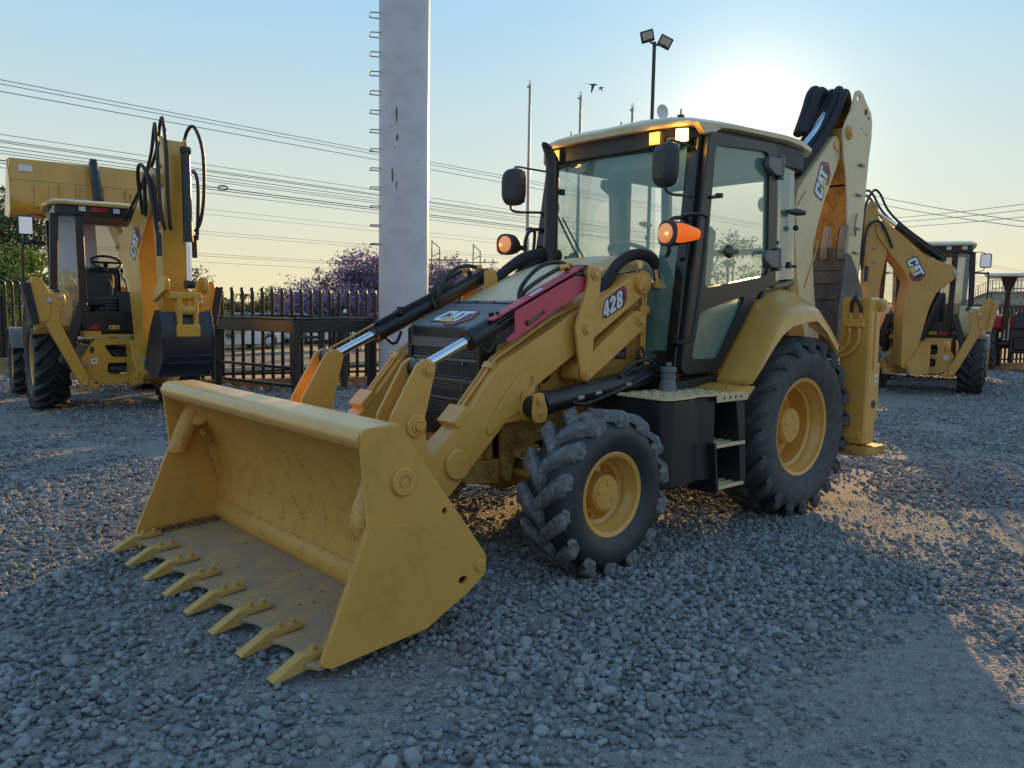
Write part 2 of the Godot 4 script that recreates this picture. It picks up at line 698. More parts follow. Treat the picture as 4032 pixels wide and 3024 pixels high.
	m = mat("plinth", lin(0.40, 0.22, 0.10), 0.85)
	triplanar(m, grit, 0.6)
	m = mat("concrete", lin(0.42, 0.38, 0.32), 0.9)
	triplanar(m, grit, 0.3)
	m = mat("wall_white", lin(0.62, 0.66, 0.72), 0.85)
	triplanar(m, grit, 0.15)
	m = mat("asphalt", lin(0.12, 0.125, 0.135), 0.9)
	triplanar(m, grit, 0.25)
	m = mat("earth_tan", lin(0.40, 0.27, 0.15), 0.95)
	triplanar(m, grit, 0.2)
	m = mat("wire", lin(0.05, 0.05, 0.055), 0.6)
	m = mat("car_white", lin(0.66, 0.70, 0.76), 0.25)
	m = mat("cloth_dark", lin(0.05, 0.05, 0.06), 0.9)
	m = mat("cloth_light", lin(0.35, 0.36, 0.38), 0.9)
	m = mat("skin", lin(0.35, 0.2, 0.13), 0.7)
	m = mat("bark", lin(0.10, 0.075, 0.055), 0.95)
	m = mat("leaf", W, 0.7)
	m.vertex_color_use_as_albedo = true
	m.backlight_enabled = true
	m.backlight = Color(0.55, 0.55, 0.45)
	m = mat("bloom", W, 0.8)
	m.vertex_color_use_as_albedo = true
	m.backlight_enabled = true
	m.backlight = Color(0.5, 0.42, 0.55)
	m = mat("stone", W, 0.88)
	m.vertex_color_use_as_albedo = true
	triplanar(m, grit, 9.0)
	var gt := speckle(1024, 0.02, 0.12, 61, [[0.0, Color(0.40, 0.405, 0.42)], [0.3, Color(0.48, 0.475, 0.475)], [0.55, Color(0.525, 0.515, 0.505)], [0.8, Color(0.56, 0.545, 0.525)], [1.0, Color(0.61, 0.59, 0.56)]], 0.55)
	m = mat("dirt", W, 0.95)
	triplanar(m, gt, 0.55, true)
	m.heightmap_enabled = true
	m.heightmap_texture = ImageTexture.create_from_image(noise_image(512, 0.12, 71, 4))
	m.heightmap_scale = 1.2
	m = mat("mulch", W, 0.95)
	m.vertex_color_use_as_albedo = true

# ---------------------------------------------------------------- camera, sky, sun
const SUN := Vector3(-0.826, 0.1975, 0.528)

func set_stage() -> void:
	var cam := Camera3D.new()
	cam.name = "camera"
	add_child(cam)
	cam.basis = Basis.from_euler(Vector3(-0.0978, 2.4138, 0.01648), EULER_ORDER_YXZ)
	cam.position = Vector3(3.4779, 1.5529, -4.0649)
	cam.fov = 50.95
	cam.near = 0.05
	cam.far = 2000.0
	cam.current = true

	var env := Environment.new()
	env.background_mode = Environment.BG_SKY
	env.tonemap_mode = Environment.TONE_MAPPER_LINEAR
	env.tonemap_exposure = 1.47
	env.sdfgi_enabled = true
	env.ssao_enabled = true
	env.ssil_enabled = true
	var sky := Sky.new()
	var pm := PanoramaSkyMaterial.new()
	pm.panorama = ImageTexture.create_from_image(sky_image())
	pm.energy_multiplier = 0.68
	sky.sky_material = pm
	env.sky = sky
	var we := WorldEnvironment.new()
	we.name = "environment"
	we.environment = env
	add_child(we)

	var sun := DirectionalLight3D.new()
	sun.name = "sun"
	add_child(sun)
	sun.look_at_from_position(Vector3.ZERO, -SUN, Vector3.UP)
	sun.light_color = Color(1.0, 0.78, 0.46)
	sun.light_energy = 1.6
	sun.light_angular_distance = 0.6
	sun.shadow_enabled = true

func sky_image() -> Image:
	var w := 640
	var h := 320
	var im := Image.create(w, h, false, Image.FORMAT_RGBF)
	var hor := Vector3(0.90, 0.78, 0.46)
	var low := Vector3(0.66, 0.76, 0.70)
	var mid := Vector3(0.40, 0.655, 0.86)
	var zen := Vector3(0.17, 0.36, 0.68)
	var far := Vector3(0.44, 0.48, 0.62)
	var s := SUN.normalized()
	var saz := atan2(s.x, -s.z)
	for y in h:
		var el := PI * (0.5 - (y + 0.5) / h)
		var e: float = max(el, 0.0) * 57.2958
		for x in w:
			var a := (x + 0.5) / w * TAU
			var d := Vector3(sin(a) * cos(el), sin(el), -cos(a) * cos(el))
			var ang := rad_to_deg(acos(clamp(d.dot(s), -1.0, 1.0)))
			var away := 0.5 - 0.5 * cos(a - saz)
			away = smoothstep(0.35, 1.0, away)
			var c0 := hor.lerp(far, away)
			var c1 := low.lerp(Vector3(0.46, 0.54, 0.68), away)
			var c: Vector3
			if e < 8.0:
				c = c0.lerp(c1, e / 8.0)
			elif e < 19.0:
				c = c1.lerp(mid, (e - 8.0) / 11.0)
			else:
				c = mid.lerp(zen, smoothstep(0.0, 1.0, (e - 19.0) / 61.0))
			c += Vector3(1.0, 0.86, 0.52) * (0.34 * exp(-ang / 9.0) + 2.4 * exp(-ang / 2.0))
			im.set_pixel(x, y, Color(c.x, c.y, c.z))
	return im

# ---------------------------------------------------------------- shared vehicle pieces
const XZ := Transform3D(Basis(Vector3(1, 0, 0), Vector3(0, 0, 1), Vector3(0, -1, 0)), Vector3.ZERO)   # local x,y -> world x,z ; local z -> down

func P2(a: Array) -> PackedVector2Array:
	return PackedVector2Array(V2(a))

# tyre round the z axis, open lugs in a chevron
func tyre_mb(R: float, w: float, rim: float, lh: float, n: int, lw: float, skew: float, worn := 0.0) -> Array:
	var b = MB.new()
	var h = R - lh - rim
	var pr = []
	var half = [Vector2(0.30, 0.0), Vector2(0.34, -0.04), Vector2(0.43, 0.14), Vector2(0.488, 0.36), Vector2(0.5, 0.54), Vector2(0.482, 0.70), Vector2(0.432, 0.84), Vector2(0.34, 0.93), Vector2(0.2, 0.975), Vector2(0, 0.985)]
	for q in half:
		pr.append(Vector2(-q.x * w, rim + q.y * h))
	for i in range(half.size() - 2, -1, -1):
		pr.append(Vector2(half[i].x * w, rim + half[i].y * h))
	b.lathe(pr, Vector3.ZERO, Vector3(0, 0, 1), 64, 0.2)
	var carcass = b
	b = MB.new()
	var rg = RandomNumberGenerator.new()
	rg.seed = 77
	for s in [-1.0, 1.0]:
		for k in n:
			var a0: float = TAU * (k + (0.5 if s > 0 else 0.0)) / n
			var rings = []
			var jit = rg.randf_range(-1, 1) * worn
			var st = [[-0.05, 0.0, 1.0], [0.12, 0.0, 1.0], [0.28, 0.0, 1.0], [0.40, 0.004, 1.06], [0.475, 0.02, 1.12], [0.506, 0.06, 1.1], [0.510, 0.12, 0.95], [0.506, 0.19, 0.7]]
			for i in st.size():
				var ax: float = st[i][0] * w * s
				var an: float = a0 + skew * (st[i][0] / 0.5) * (1.0 - 0.25 * st[i][0])
				var top: float = R - st[i][1] * R * 0.9 + rg.randf_range(-1, 1) * worn * 0.010
				var low: float = (R - lh - 0.012) - st[i][1] * R * 1.1
				if i >= 5:
					low = top - 0.02
				var hw: float = lw * 0.5 * st[i][2] / R
				var j0 = rg.randf_range(-1, 1) * worn * 0.02
				var j1 = rg.randf_range(-1, 1) * worn * 0.02
				var ring = []
				var inn = 0.0 if i < 5 else -0.02 * s
				for q in [[-1.15, low, inn], [-0.9, top - 0.006, 0.0], [-0.75, top, 0.0], [0.75, top, 0.0], [0.9, top - 0.006, 0.0], [1.15, low, inn]]:
					var aa: float = an + q[0] * hw + (j0 if q[0] < 0 else j1) + jit * 0.01
					ring.append(Vector3(cos(aa) * q[1], sin(aa) * q[1], ax + q[2]))
				rings.append(ring)
			b.loft(rings, true, true, true, 0.5)
	return [carcass, b]

func bolt_ring(b: MB, c: Vector3, axis: Vector3, r: float, n: int, br: float, hgt: float, a0 := 0.0) -> void:
	var f = MB.frame(axis)
	for i in n:
		var a = TAU * i / n + a0
		var p = c + (f.x * cos(a) + f.y * sin(a)) * r
		b.cyl(p, p + f.z * hgt, br, 6, 0.002)

# out = -1: outer face looks to -z
func wheel(parent: Node3D, c: Vector3, R: float, w: float, rim: float, lh: float, n: int, lw: float, skew: float, worn: float, hub_r: float, hub_out: float, depth: float, tm: Material, pm: Material, out: float, called := "wheel", tread = null) -> void:
	var root = Node3D.new()
	root.name = numbered(parent, called)
	parent.add_child(root, true)
	root.position = c
	var t = tyre_mb(R, w, rim, lh, n, lw, skew, worn)
	var ty = part(root, "tyre", t[0], tm)
	ty.rotation.y = 0.0 if out < 0 else PI
	var tr = part(root, "tread", t[1], tread if tread != null else tm)
	tr.rotation.y = ty.rotation.y
	var o = Vector3(0, 0, out)
	var r = MB.new()
	var e = w * 0.34
	r.lathe([Vector2(-e - 0.012, rim - 0.02), Vector2(-e - 0.02, rim + 0.012), Vector2(-e, rim + 0.018), Vector2(-e + 0.02, rim - 0.005), Vector2(e - 0.02, rim - 0.005), Vector2(e, rim + 0.016), Vector2(e + 0.014, rim + 0.016), Vector2(e + 0.02, rim + 0.004), Vector2(e + 0.012, rim - 0.018), Vector2(e - 0.03, rim - 0.024), Vector2(e - 0.05, rim - 0.045), Vector2(e - 0.085, rim - 0.05), Vector2(e - 0.10, rim - 0.072), Vector2(e - depth + 0.02, rim - 0.078), Vector2(e - depth, rim - 0.10), Vector2(e - depth, 0.02)], Vector3.ZERO, o, 56, 0.75)
	bolt_ring(r, o * (e - depth), o, (rim + hub_r) * 0.5 - 0.02, 8, 0.013, 0.03)
	var cl = Vector3(0.35 * rim * 0.6, rim * 0.62, 0)
	r.cyl(cl + o * (e - depth * 0.9), cl + o * (e - depth * 0.35), 0.02, 8, 0.003)
	part(root, "rim", r, pm)
	var h = MB.new()
	h.lathe([Vector2(e - depth - 0.02, hub_r), Vector2(hub_out - 0.01, hub_r), Vector2(hub_out - 0.002, hub_r - 0.006), Vector2(hub_out - 0.002, hub_r - 0.012), Vector2(hub_out + 0.006, hub_r - 0.016), Vector2(hub_out + 0.006, 0.0)], Vector3.ZERO, o, 32, 0.8)
	bolt_ring(h, o * (hub_out + 0.006), o, hub_r * 0.55, 3, 0.014, 0.006, 0.4)
	h.box(o * (hub_out + 0.01) + Vector3(hub_r * 0.45, hub_r * 0.15, 0), Vector3(hub_r * 0.5, hub_r * 0.18, 0.008), 0.002)
	part(root, "hub", h, pm)

func pin(b: MB, x: float, y: float, z: float, r: float, out := -1.0) -> void:
	# stepped pin head on a face at z, sticking out
	b.lathe([Vector2(-0.002, r), Vector2(0.008, r), Vector2(0.010, r - 0.004), Vector2(0.010, r * 0.74), Vector2(0.004, r * 0.72), Vector2(0.004, r * 0.64), Vector2(0.016, r * 0.62), Vector2(0.019, r * 0.54), Vector2(0.019, 0.0)], Vector3(x, y, z), Vector3(0, 0, out), 24, 0.9)

func flat_poly(parent: Node, called: String, polys: Array, xf: Transform3D, m: Material, t := 0.0012, holes := []) -> MeshInstance3D:
	var b = MB.new()
	b.X = xf
	for i in polys.size():
		b.prism(polys[i], 0.0, t, 0.0, holes[i] if i < holes.size() else [])
	return part(parent, called, b, m)

func badge(parent: Node, xf: Transform3D, k: float) -> void:
	# trade mark plate, text box one unit wide scaled by k
	var s = xf * Transform3D(Basis.from_scale(Vector3(k, k, 1)), Vector3.ZERO)
	var up = func(d: float) -> Transform3D: return xf * Transform3D(Basis.from_scale(Vector3(k, k, 1)), Vector3(0, 0, d))
	var b = flat_poly(parent, "badge", [rp([Vector3(-0.05, 0.04, 0.06), Vector3(0.02, -0.05, 0.05), Vector3(0.55, -0.05, 0), Vector3(0.64, -0.19, 0.03), Vector3(1.0, -0.19, 0.03), Vector3(1.25, 0.14, 0.03), Vector3(1.10, 0.5, 0.03), Vector3(0.98, 0.58, 0), Vector3(0.05, 0.58, 0.08), Vector3(-0.05, 0.44, 0.05)])], s, M.decal_dark)
	flat_poly(b, "emblem_band", [P2([0.60, -0.05, 0.665, -0.155, 0.985, -0.155, 1.21, 0.14, 1.07, 0.47, 1.0, 0.53, 0.985, 0.45, 1.10, 0.14, 0.94, -0.05])], up.call(0.0014), M.decal_red)
	flat_poly(b, "letter", [rp([Vector3(0.0, 0.10, 0.05), Vector3(0.08, 0.0, 0.05), Vector3(0.31, 0.0, 0.04), Vector3(0.38, 0.21, 0), Vector3(0.27, 0.21, 0), Vector3(0.25, 0.12, 0), Vector3(0.135, 0.12, 0), Vector3(0.165, 0.41, 0), Vector3(0.285, 0.41, 0), Vector3(0.275, 0.32, 0), Vector3(0.385, 0.32, 0), Vector3(0.40, 0.52, 0.05), Vector3(0.04, 0.52, 0.08)])], up.call(0.0014), M.decal_white)
	flat_poly(b, "letter", [P2([0.40, 0.08, 0.46, 0.52, 0.60, 0.52, 0.70, 0.05, 0.54, 0.22]), P2([0.62, 0.52, 0.985, 0.52, 0.97, 0.41, 0.86, 0.41, 0.855, 0.0, 0.735, 0.0, 0.735, 0.41, 0.625, 0.41])], up.call(0.0014), M.decal_white)
	flat_poly(b, "triangle", [P2([0.31, -0.03, 0.54, 0.19, 0.75, -0.03])], up.call(0.0016), M.decal_yellow)

func number_plate_428(parent: Node, xf: Transform3D, k: float) -> void:
	var sc = Transform3D(Basis.from_scale(Vector3(k, k, 1)), Vector3.ZERO)
	var b = flat_poly(parent, "model_decal", [rp([Vector3(-0.05, 0.06, 0.03), Vector3(0.12, -0.05, 0), Vector3(0.36, -0.06, 0), Vector3(0.78, -0.06, 0.04), Vector3(1.12, -0.07, 0.03), Vector3(1.36, 0.12, 0.03), Vector3(1.36, 0.46, 0.03), Vector3(1.20, 0.66, 0.03), Vector3(0.84, 0.66, 0.04), Vector3(0.48, 0.62, 0.04), Vector3(0.12, 0.62, 0.03), Vector3(-0.05, 0.24, 0)])], xf * sc, M.decal_dark)
	var a = xf * Transform3D(Basis.from_scale(Vector3(k, k, 1)), Vector3(0, 0, 0.0014))
	flat_poly(b, "emblem_band", [P2([1.14, 0.02, 1.14, -0.03, 1.32, 0.13, 1.32, 0.45, 1.18, 0.62, 1.00, 0.62, 1.02, 0.56, 1.15, 0.56, 1.25, 0.43, 1.25, 0.15])], a, M.decal_red)
	flat_poly(b, "digit", [P2([0.17, 0.0, 0.29, 0.0, 0.29, 0.1, 0.335, 0.1, 0.335, 0.21, 0.29, 0.21, 0.29, 0.57, 0.15, 0.57, 0.0, 0.21, 0.0, 0.1, 0.17, 0.1])], a, M.decal_white, 0.0012, [[P2([0.175, 0.21, 0.11, 0.21, 0.175, 0.40])]])
	flat_poly(b, "digit", [P2([0.38, 0, 0.71, 0, 0.71, 0.11, 0.55, 0.11, 0.69, 0.32, 0.71, 0.42, 0.67, 0.52, 0.58, 0.57, 0.48, 0.56, 0.40, 0.49, 0.38, 0.39, 0.495, 0.375, 0.515, 0.45, 0.565, 0.45, 0.575, 0.38, 0.38, 0.11])], a, M.decal_white)
	flat_poly(b, "digit", [P2([0.755, 0.14, 0.78, 0.04, 0.86, -0.01, 0.99, -0.01, 1.07, 0.04, 1.10, 0.14, 1.08, 0.24, 1.04, 0.29, 1.075, 0.34, 1.085, 0.44, 1.06, 0.53, 0.98, 0.58, 0.88, 0.58, 0.80, 0.53, 0.775, 0.44, 0.78, 0.34, 0.815, 0.29, 0.775, 0.24])], a, M.decal_white, 0.0012, [[circ(0.93, 0.15, 0.04, 12, 0.075), circ(0.93, 0.43, 0.04, 12, 0.075)]])

func cylinder_ram(parent: Node3D, called: String, a: Vector3, b: Vector3, split: float, rb: float, rr: float, bm: Material, across := Vector3(0, 0, 1)) -> MeshInstance3D:
	# a = barrel end pin, b = rod end pin
	var d = (b - a)
	var L = d.length()
	d = d / L
	var m = MB.new()
	m.lathe([Vector2(-0.01, 0), Vector2(-0.01, rb * 0.8), Vector2(0.03, rb), Vector2(L * split - 0.06, rb), Vector2(L * split - 0.058, rb + 0.007), Vector2(L * split - 0.004, rb + 0.007), Vector2(L * split, rb), Vector2(L * split, rr * 0.6)], a, d, 28, 0.85)
	m.cyl(a - across * 0.05, a + across * 0.05, rb * 1.02, 20)
	var o = part(parent, called, m, bm)
	var r = MB.new()
	r.cyl(a + d * (L * split - 0.02), b, rr, 24, 0.001)
	part(o, "rod", r, M.chrome)
	var e = MB.new()
	e.cyl(b - across * 0.055, b + across * 0.055, rb * 0.95, 24)
	part(o, "rod_eye", e, bm)
	return o

# ---------------------------------------------------------------- the machine in front
func build_main_loader() -> void:
	var L = thing("backhoe_loader", "yellow backhoe loader with amber lamps lit and toothed bucket on the gravel", "backhoe loader")
	build_bucket(L)
	build_arms(L)
	build_nose(L)
	build_chassis(L)
	build_cab(L)
	build_rear(L)

func build_bucket(L: Node3D) -> void:
	var inner = curve2(V2([1.752, 0.955, 1.66, 0.905, 1.55, 0.80, 1.462, 0.66, 1.412, 0.50, 1.397, 0.36, 1.412, 0.24]), 4)
	var nose = curve2(V2([1.752, 0.955, 1.762, 0.985, 1.74, 1.016, 1.70, 1.026]), 4)
	var b = MB.new()
	b.prism(band(inner, 0.016), -1.19, 1.19, 0.003)
	var wrap = part(L, "loader_bucket", b, M.bucket_inside)
	b = MB.new()
	var lip: Array = nose.duplicate()
	lip.append(Vector2(1.566, 1.029))
	b.prism(band(lip, 0.018), -1.19, 1.19, 0.002)
	part(wrap, "top_plate", b, M.paint)
	b = MB.new()
	b.prism(band(V2([1.57, 1.022, 1.272, 0.622, 1.10, 0.375, 1.088, 0.315, 1.115, 0.262, 1.19, 0.215, 1.43, 0.10]), 0.016), -1.19, 1.19, 0.002)
	part(wrap, "back_plate", b, M.paint)
	b = MB.new()
	b.prism(P2([1.40, 0.242, 1.418, 0.236, 1.445, 0.20, 1.452, 0.15, 1.437, 0.118, 1.40, 0.118]), -1.185, 1.185, 0.004)
	part(wrap, "blade_lip", b, M.bucket_inside)
	b = MB.new()
	b.prism(P2([1.36, 0.112, 1.42, 0.109, 1.86, 0.077, 1.86, 0.055, 1.42, 0.085]), -1.188, 1.188, 0.002)
	part(wrap, "floor_plate", b, M.bucket_floor)
	# side plates
	var base = rp([Vector3(1.722, 0.62, 0), Vector3(1.764, 1.036, 0.05), Vector3(1.566, 1.033, 0.03), Vector3(1.072, 0.37, 0.03), Vector3(1.072, 0.28, 0.04), Vector3(1.183, 0.205, 0.04), Vector3(1.426, 0.088, 0.05), Vector3(1.90, 0.052, 0.02), Vector3(1.948, 0.074, 0.01)])
	var clam = rp([Vector3(1.722, 0.618, 0.01), Vector3(1.60, 0.610, 0.1), Vector3(1.504, 0.592, 0.04), Vector3(1.39, 0.17, 0.02), Vector3(1.40, 0.10, 0.02), Vector3(1.90, 0.050, 0.02), Vector3(1.950, 0.072, 0.01)])
	for s in [-1.0, 1.0]:
		b = MB.new()
		b.X = side(s)
		b.prism(base, -1.202, -1.182, 0.003, [circ(1.322, 0.622, 0.015, 12), circ(1.212, 0.276, 0.026, 14, 0.018)])
		var sp = part(wrap, "side_plate", b, M.paint)
		b = MB.new()
		b.X = side(s)
		b.prism(clam, -1.212, -1.2025, 0.003)
		part(sp, "clam_plate", b, M.paint)
		b = MB.new()
		b.X = side(s)
		b.lathe([Vector2(0, 0.062), Vector2(0.012, 0.062), Vector2(0.018, 0.056), Vector2(0.018, 0.03), Vector2(0.012, 0.028), Vector2(0.012, 0.024), Vector2(0.017, 0.022), Vector2(0.017, 0.0)], Vector3(1.548, 0.786, -1.202), Vector3(0, 0, -1), 32, 0.9)
		b.cut()
		b.lathe([Vector2(0, 0.028), Vector2(0.008, 0.028), Vector2(0.010, 0.024), Vector2(0.010, 0.0)], Vector3(1.115, 0.325, -1.202), Vector3(0, 0, -1), 24, 0.9)
		part(sp, "pivot_boss", b, M.paint)
		# clam cylinder housing inside, behind the side plate
		b = MB.new()
		b.X = side(s)
		b.tube([Vector3(1.57, 0.86, -1.12), Vector3(1.615, 0.80, -1.115), Vector3(1.655, 0.72, -1.11), Vector3(1.69, 0.63, -1.11), Vector3(1.692, 0.60, -1.112)], [0.062, 0.056], 16, 5)
		b.lathe([Vector2(0, 0.05), Vector2(0.02, 0.05), Vector2(0.024, 0.044), Vector2(0.024, 0)], Vector3(1.575, 0.80, -1.06), Vector3(0.5, 0.5, 0.8), 20, 0.9)
		b.tube([Vector3(1.57, 0.735, -1.02), Vector3(1.585, 0.72, -1.012), Vector3(1.575, 0.70, -1.01), Vector3(1.56, 0.715, -1.015), Vector3(1.57, 0.735, -1.02)], 0.005, 6, 4)
		part(wrap, "cylinder_housing", b, M.bucket_inside)
		b = MB.new()
		b.X = side(s)
		var sc = PackedVector2Array()
		for i in 33:
			var t = i / 32.0
			var q = Vector2(1.478, 0.62).lerp(Vector2(1.345, 0.25), t)
			sc.append(q + Vector2(0.93, -0.34) * (0.012 * absf(sin(t * PI * 6.5)) + 0.02))
		sc.append_array([Vector2(1.335, 0.235), Vector2(1.365, 0.42), Vector2(1.43, 0.62)])
		b.prism(sc, -1.165, -1.15, 0.003)
		part(wrap, "serrated_plate", b, M.bucket_inside)
	# cutting edge, hollowed between the teeth, and eight bolted teeth
	var tz = []
	for i in 8:
		tz.append(1.097 - 2.194 * i / 7.0)
	var ed = PackedVector2Array([Vector2(1.83, -1.20), Vector2(1.955, -1.20)])
	for i in range(7, 0, -1):
		ed.append(Vector2(1.985, tz[i] - 0.045))
		ed.append(Vector2(1.985, tz[i] + 0.045))
		for k in range(1, 8):
			var t = k / 8.0
			ed.append(Vector2(1.985 - 0.035 * sin(t * PI), lerp(tz[i] + 0.045, tz[i - 1] - 0.045, t)))
	ed.append_array([Vector2(1.985, tz[0] - 0.045), Vector2(1.985, tz[0] + 0.045), Vector2(1.955, 1.20), Vector2(1.83, 1.20)])
	b = MB.new()
	b.X = Transform3D(Basis(Vector3(1, -0.06, 0).normalized(), Vector3(0, 0, 1), Vector3(-0.06, -1, 0).normalized()), Vector3(0, 0.19, 0))
	b.prism(ed, 0.0, 0.022, 0.004)
	part(wrap, "cutting_edge", b, M.bucket_floor)
	var tooth = MB.new()
	tooth.prism(P2([2.120, 0.026, 2.112, 0.014, 1.965, 0.036, 1.945, 0.044, 1.945, 0.100, 1.985, 0.102]), -0.030, 0.030, 0.004)
	tooth.prism(P2([1.952, 0.101, 1.835, 0.106, 1.822, 0.098, 1.822, 0.086, 1.952, 0.074]), -0.036, 0.036, 0.004)
	var tm = tooth.mesh()
	var bb = MB.new()
	bb.cyl(Vector3(1.925, 0.100, 0), Vector3(1.925, 0.124, 0), 0.014, 6, 0.002)
	bb.cyl(Vector3(1.925, 0.100, 0), Vector3(1.925, 0.107, 0), 0.019, 12, 0.002)
	var bm = bb.mesh()
	for z in tz:
		var o = put(wrap, "tooth", tm, M.paint_tooth)
		o.position.z = z
		for x in [0.0, -0.063]:
			var p = put(wrap, "bolt", bm, M.paint_tooth)
			p.position = Vector3(x, 0, z)
	# crumbs of soil left against the far plate
	b = MB.new()
	rng.seed = 5
	for i in 240:
		var t = rng.randf()
		var p = Vector3(lerp(1.45, 1.86, t), 0, 1.175 - absf(rng.randfn(0, 0.035)))
		p.y = 0.112 - (p.x - 1.42) * 0.06 + absf(rng.randfn(0, 0.008))
		var r = rng.randf_range(0.004, 0.013)
		b.box(p, Vector3(r * 1.6, r, r * 1.3), r * 0.3, Basis.from_euler(Vector3(rng.randf() * 3, rng.randf() * 3, rng.randf() * 3)))
	for i in 40:
		var p = Vector3(rng.randf_range(1.46, 1.8), 0, rng.randf_range(-1.1, 1.1))
		p.y = 0.110 - (p.x - 1.42) * 0.075
		var r = rng.randf_range(0.003, 0.008)
		b.box(p, Vector3(r * 2, r, r * 1.5), r * 0.3, Basis.from_euler(Vector3(0, rng.randf() * 3, 0)))
	part(wrap, "soil_crumbs", b, M.soil).set_meta("kind", "stuff")

func build_arms(L: Node3D) -> void:
	var arm = rp([Vector3(-0.80, 1.80, 0.06), Vector3(-0.354, 1.582, 0.2), Vector3(-0.154, 1.511, 0.2), Vector3(0.457, 1.206, 0.10), Vector3(0.731, 0.891, 0), Vector3(1.06, 0.63, 0.06), Vector3(1.02, 0.45, 0.08), Vector3(0.80, 0.487, 0), Vector3(0.398, 0.862, 0.05), Vector3(0.242, 0.868, 0.04), Vector3(0.170, 0.92, 0.03), Vector3(0.185, 1.05, 0.02), Vector3(-0.333, 1.339, 0.1), Vector3(-0.87, 1.655, 0.06)])
	var shield = rp([Vector3(0.115, 1.228, 0.03), Vector3(0.30, 1.15, 0.12), Vector3(0.42, 1.03, 0.12), Vector3(0.552, 0.845, 0.04), Vector3(0.535, 0.80, 0.02), Vector3(0.40, 0.885, 0.05), Vector3(0.25, 0.945, 0.05), Vector3(0.185, 1.02, 0.05)])
	var slot = rp([Vector3(0.19, 1.14, 0.02), Vector3(0.225, 1.125, 0.02), Vector3(0.34, 0.985, 0.02), Vector3(0.32, 0.965, 0.015), Vector3(0.20, 1.08, 0.02)])
	var crank = rp([Vector3(-0.268, 1.80, 0.05), Vector3(-0.335, 1.775, 0.05), Vector3(-0.322, 1.62, 0.05), Vector3(-0.297, 1.571, 0.05), Vector3(-0.277, 1.333, 0.05), Vector3(-0.262, 1.085, 0.04), Vector3(-0.180, 1.085, 0.04), Vector3(-0.160, 1.16, 0.05), Vector3(-0.112, 1.42, 0.06), Vector3(-0.215, 1.69, 0.1), Vector3(-0.215, 1.80, 0.04)])
	var lever = rp([Vector3(0.975, 1.262, 0.05), Vector3(0.90, 1.235, 0.05), Vector3(0.922, 1.15, 0.05), Vector3(0.984, 0.913, 0.1), Vector3(0.935, 0.66, 0.05), Vector3(1.01, 0.58, 0.05), Vector3(1.12, 0.80, 0.05), Vector3(1.20, 0.93, 0.04), Vector3(1.19, 0.97, 0.03), Vector3(1.03, 1.235, 0.05)])
	for s in [-1.0, 1.0]:
		var b = MB.new()
		b.X = side(s)
		b.prism(arm, -0.56, -0.42, 0.008)
		var A = part(L, "loader_arm", b, M.paint)
		b = MB.new()
		b.X = side(s)
		b.prism(shield, -0.571, -0.5602, 0.005, [slot])
		b.cut()
		b.prism(rp([Vector3(0.70, 0.985, 0), Vector3(0.79, 0.90, 0), Vector3(0.755, 0.865, 0), Vector3(0.665, 0.955, 0)]), -0.568, -0.41, 0.004)
		part(A, "stiffener", b, M.paint)
		b = MB.new()
		b.X = side(s)
		b.lathe([Vector2(0, 0.088), Vector2(0.016, 0.088), Vector2(0.024, 0.080), Vector2(0.024, 0.0)], Vector3(0.757, 0.664, -0.56), Vector3(0, 0, -1), 36, 0.9)
		b.cut()
		b.lathe([Vector2(0, 0.078), Vector2(0.014, 0.078), Vector2(0.018, 0.07), Vector2(0.018, 0.05), Vector2(0.034, 0.048), Vector2(0.036, 0.04), Vector2(0.036, 0)], Vector3(-0.805, 1.717, -0.56), Vector3(0, 0, -1), 28, 0.9)
		b.box(Vector3(-0.755, 1.70, -0.585), Vector3(0.04, 0.07, 0.02), 0.004)
		part(A, "pivot_boss", b, M.paint)
		# steel pipes clipped along the arm
		for k in 2:
			b = MB.new()
			b.X = side(s)
			var dz = -0.50 + 0.035 * k
			b.tube([Vector3(-0.25, 1.56, dz), Vector3(-0.07, 1.495, dz), Vector3(0.03, 1.455, dz), Vector3(0.30, 1.31, dz), Vector3(0.44, 1.235, dz), Vector3(0.52, 1.15, dz), Vector3(0.66, 1.0, dz), Vector3(0.69, 0.94, dz)], 0.011, 8, 5)
			part(A, "oil_pipe", b, M.paint)
		b = MB.new()
		b.X = side(s)
		b.box(Vector3(0.475, 1.20, -0.49), Vector3(0.045, 0.03, 0.09), 0.004, Basis(Vector3(0, 0, 1), -0.85))
		b.cyl(Vector3(0.47, 1.205, -0.53), Vector3(0.482, 1.222, -0.53), 0.012, 6, 0.002)
		part(A, "pipe_clamp", b, M.paint)
		# bell crank plates outside and inside the arm
		b = MB.new()
		b.X = side(s)
		b.prism(crank, -0.618, -0.596, 0.004)
		b.prism(crank, -0.405, -0.385, 0.004)
		var K = part(L, "bell_crank", b, M.paint)
		b = MB.new()
		b.X = side(s)
		pin(b, -0.276, 1.752, -0.618, 0.040)
		pin(b, -0.207, 1.412, -0.618, 0.038)
		pin(b, -0.220, 1.130, -0.618, 0.040)
		b.cyl(Vector3(-0.276, 1.752, -0.60), Vector3(-0.276, 1.752, -0.39), 0.026)
		b.cyl(Vector3(-0.207, 1.412, -0.60), Vector3(-0.207, 1.412, -0.39), 0.026)
		b.cyl(Vector3(-0.220, 1.130, -0.60), Vector3(-0.220, 1.130, -0.39), 0.026)
		part(K, "pin", b, M.paint)
		# parallel link
		b = MB.new()
		b.X = side(s)
		b.prism(rp([Vector3(-0.73, 1.535, 0.05), Vector3(-0.84, 1.49, 0.06), Vector3(-0.81, 1.40, 0.05), Vector3(-0.265, 1.068, 0.04), Vector3(-0.16, 1.09, 0.05), Vector3(-0.175, 1.18, 0.05)]), -0.585, -0.43, 0.010)
		var K2 = part(L, "tilt_link", b, M.paint)
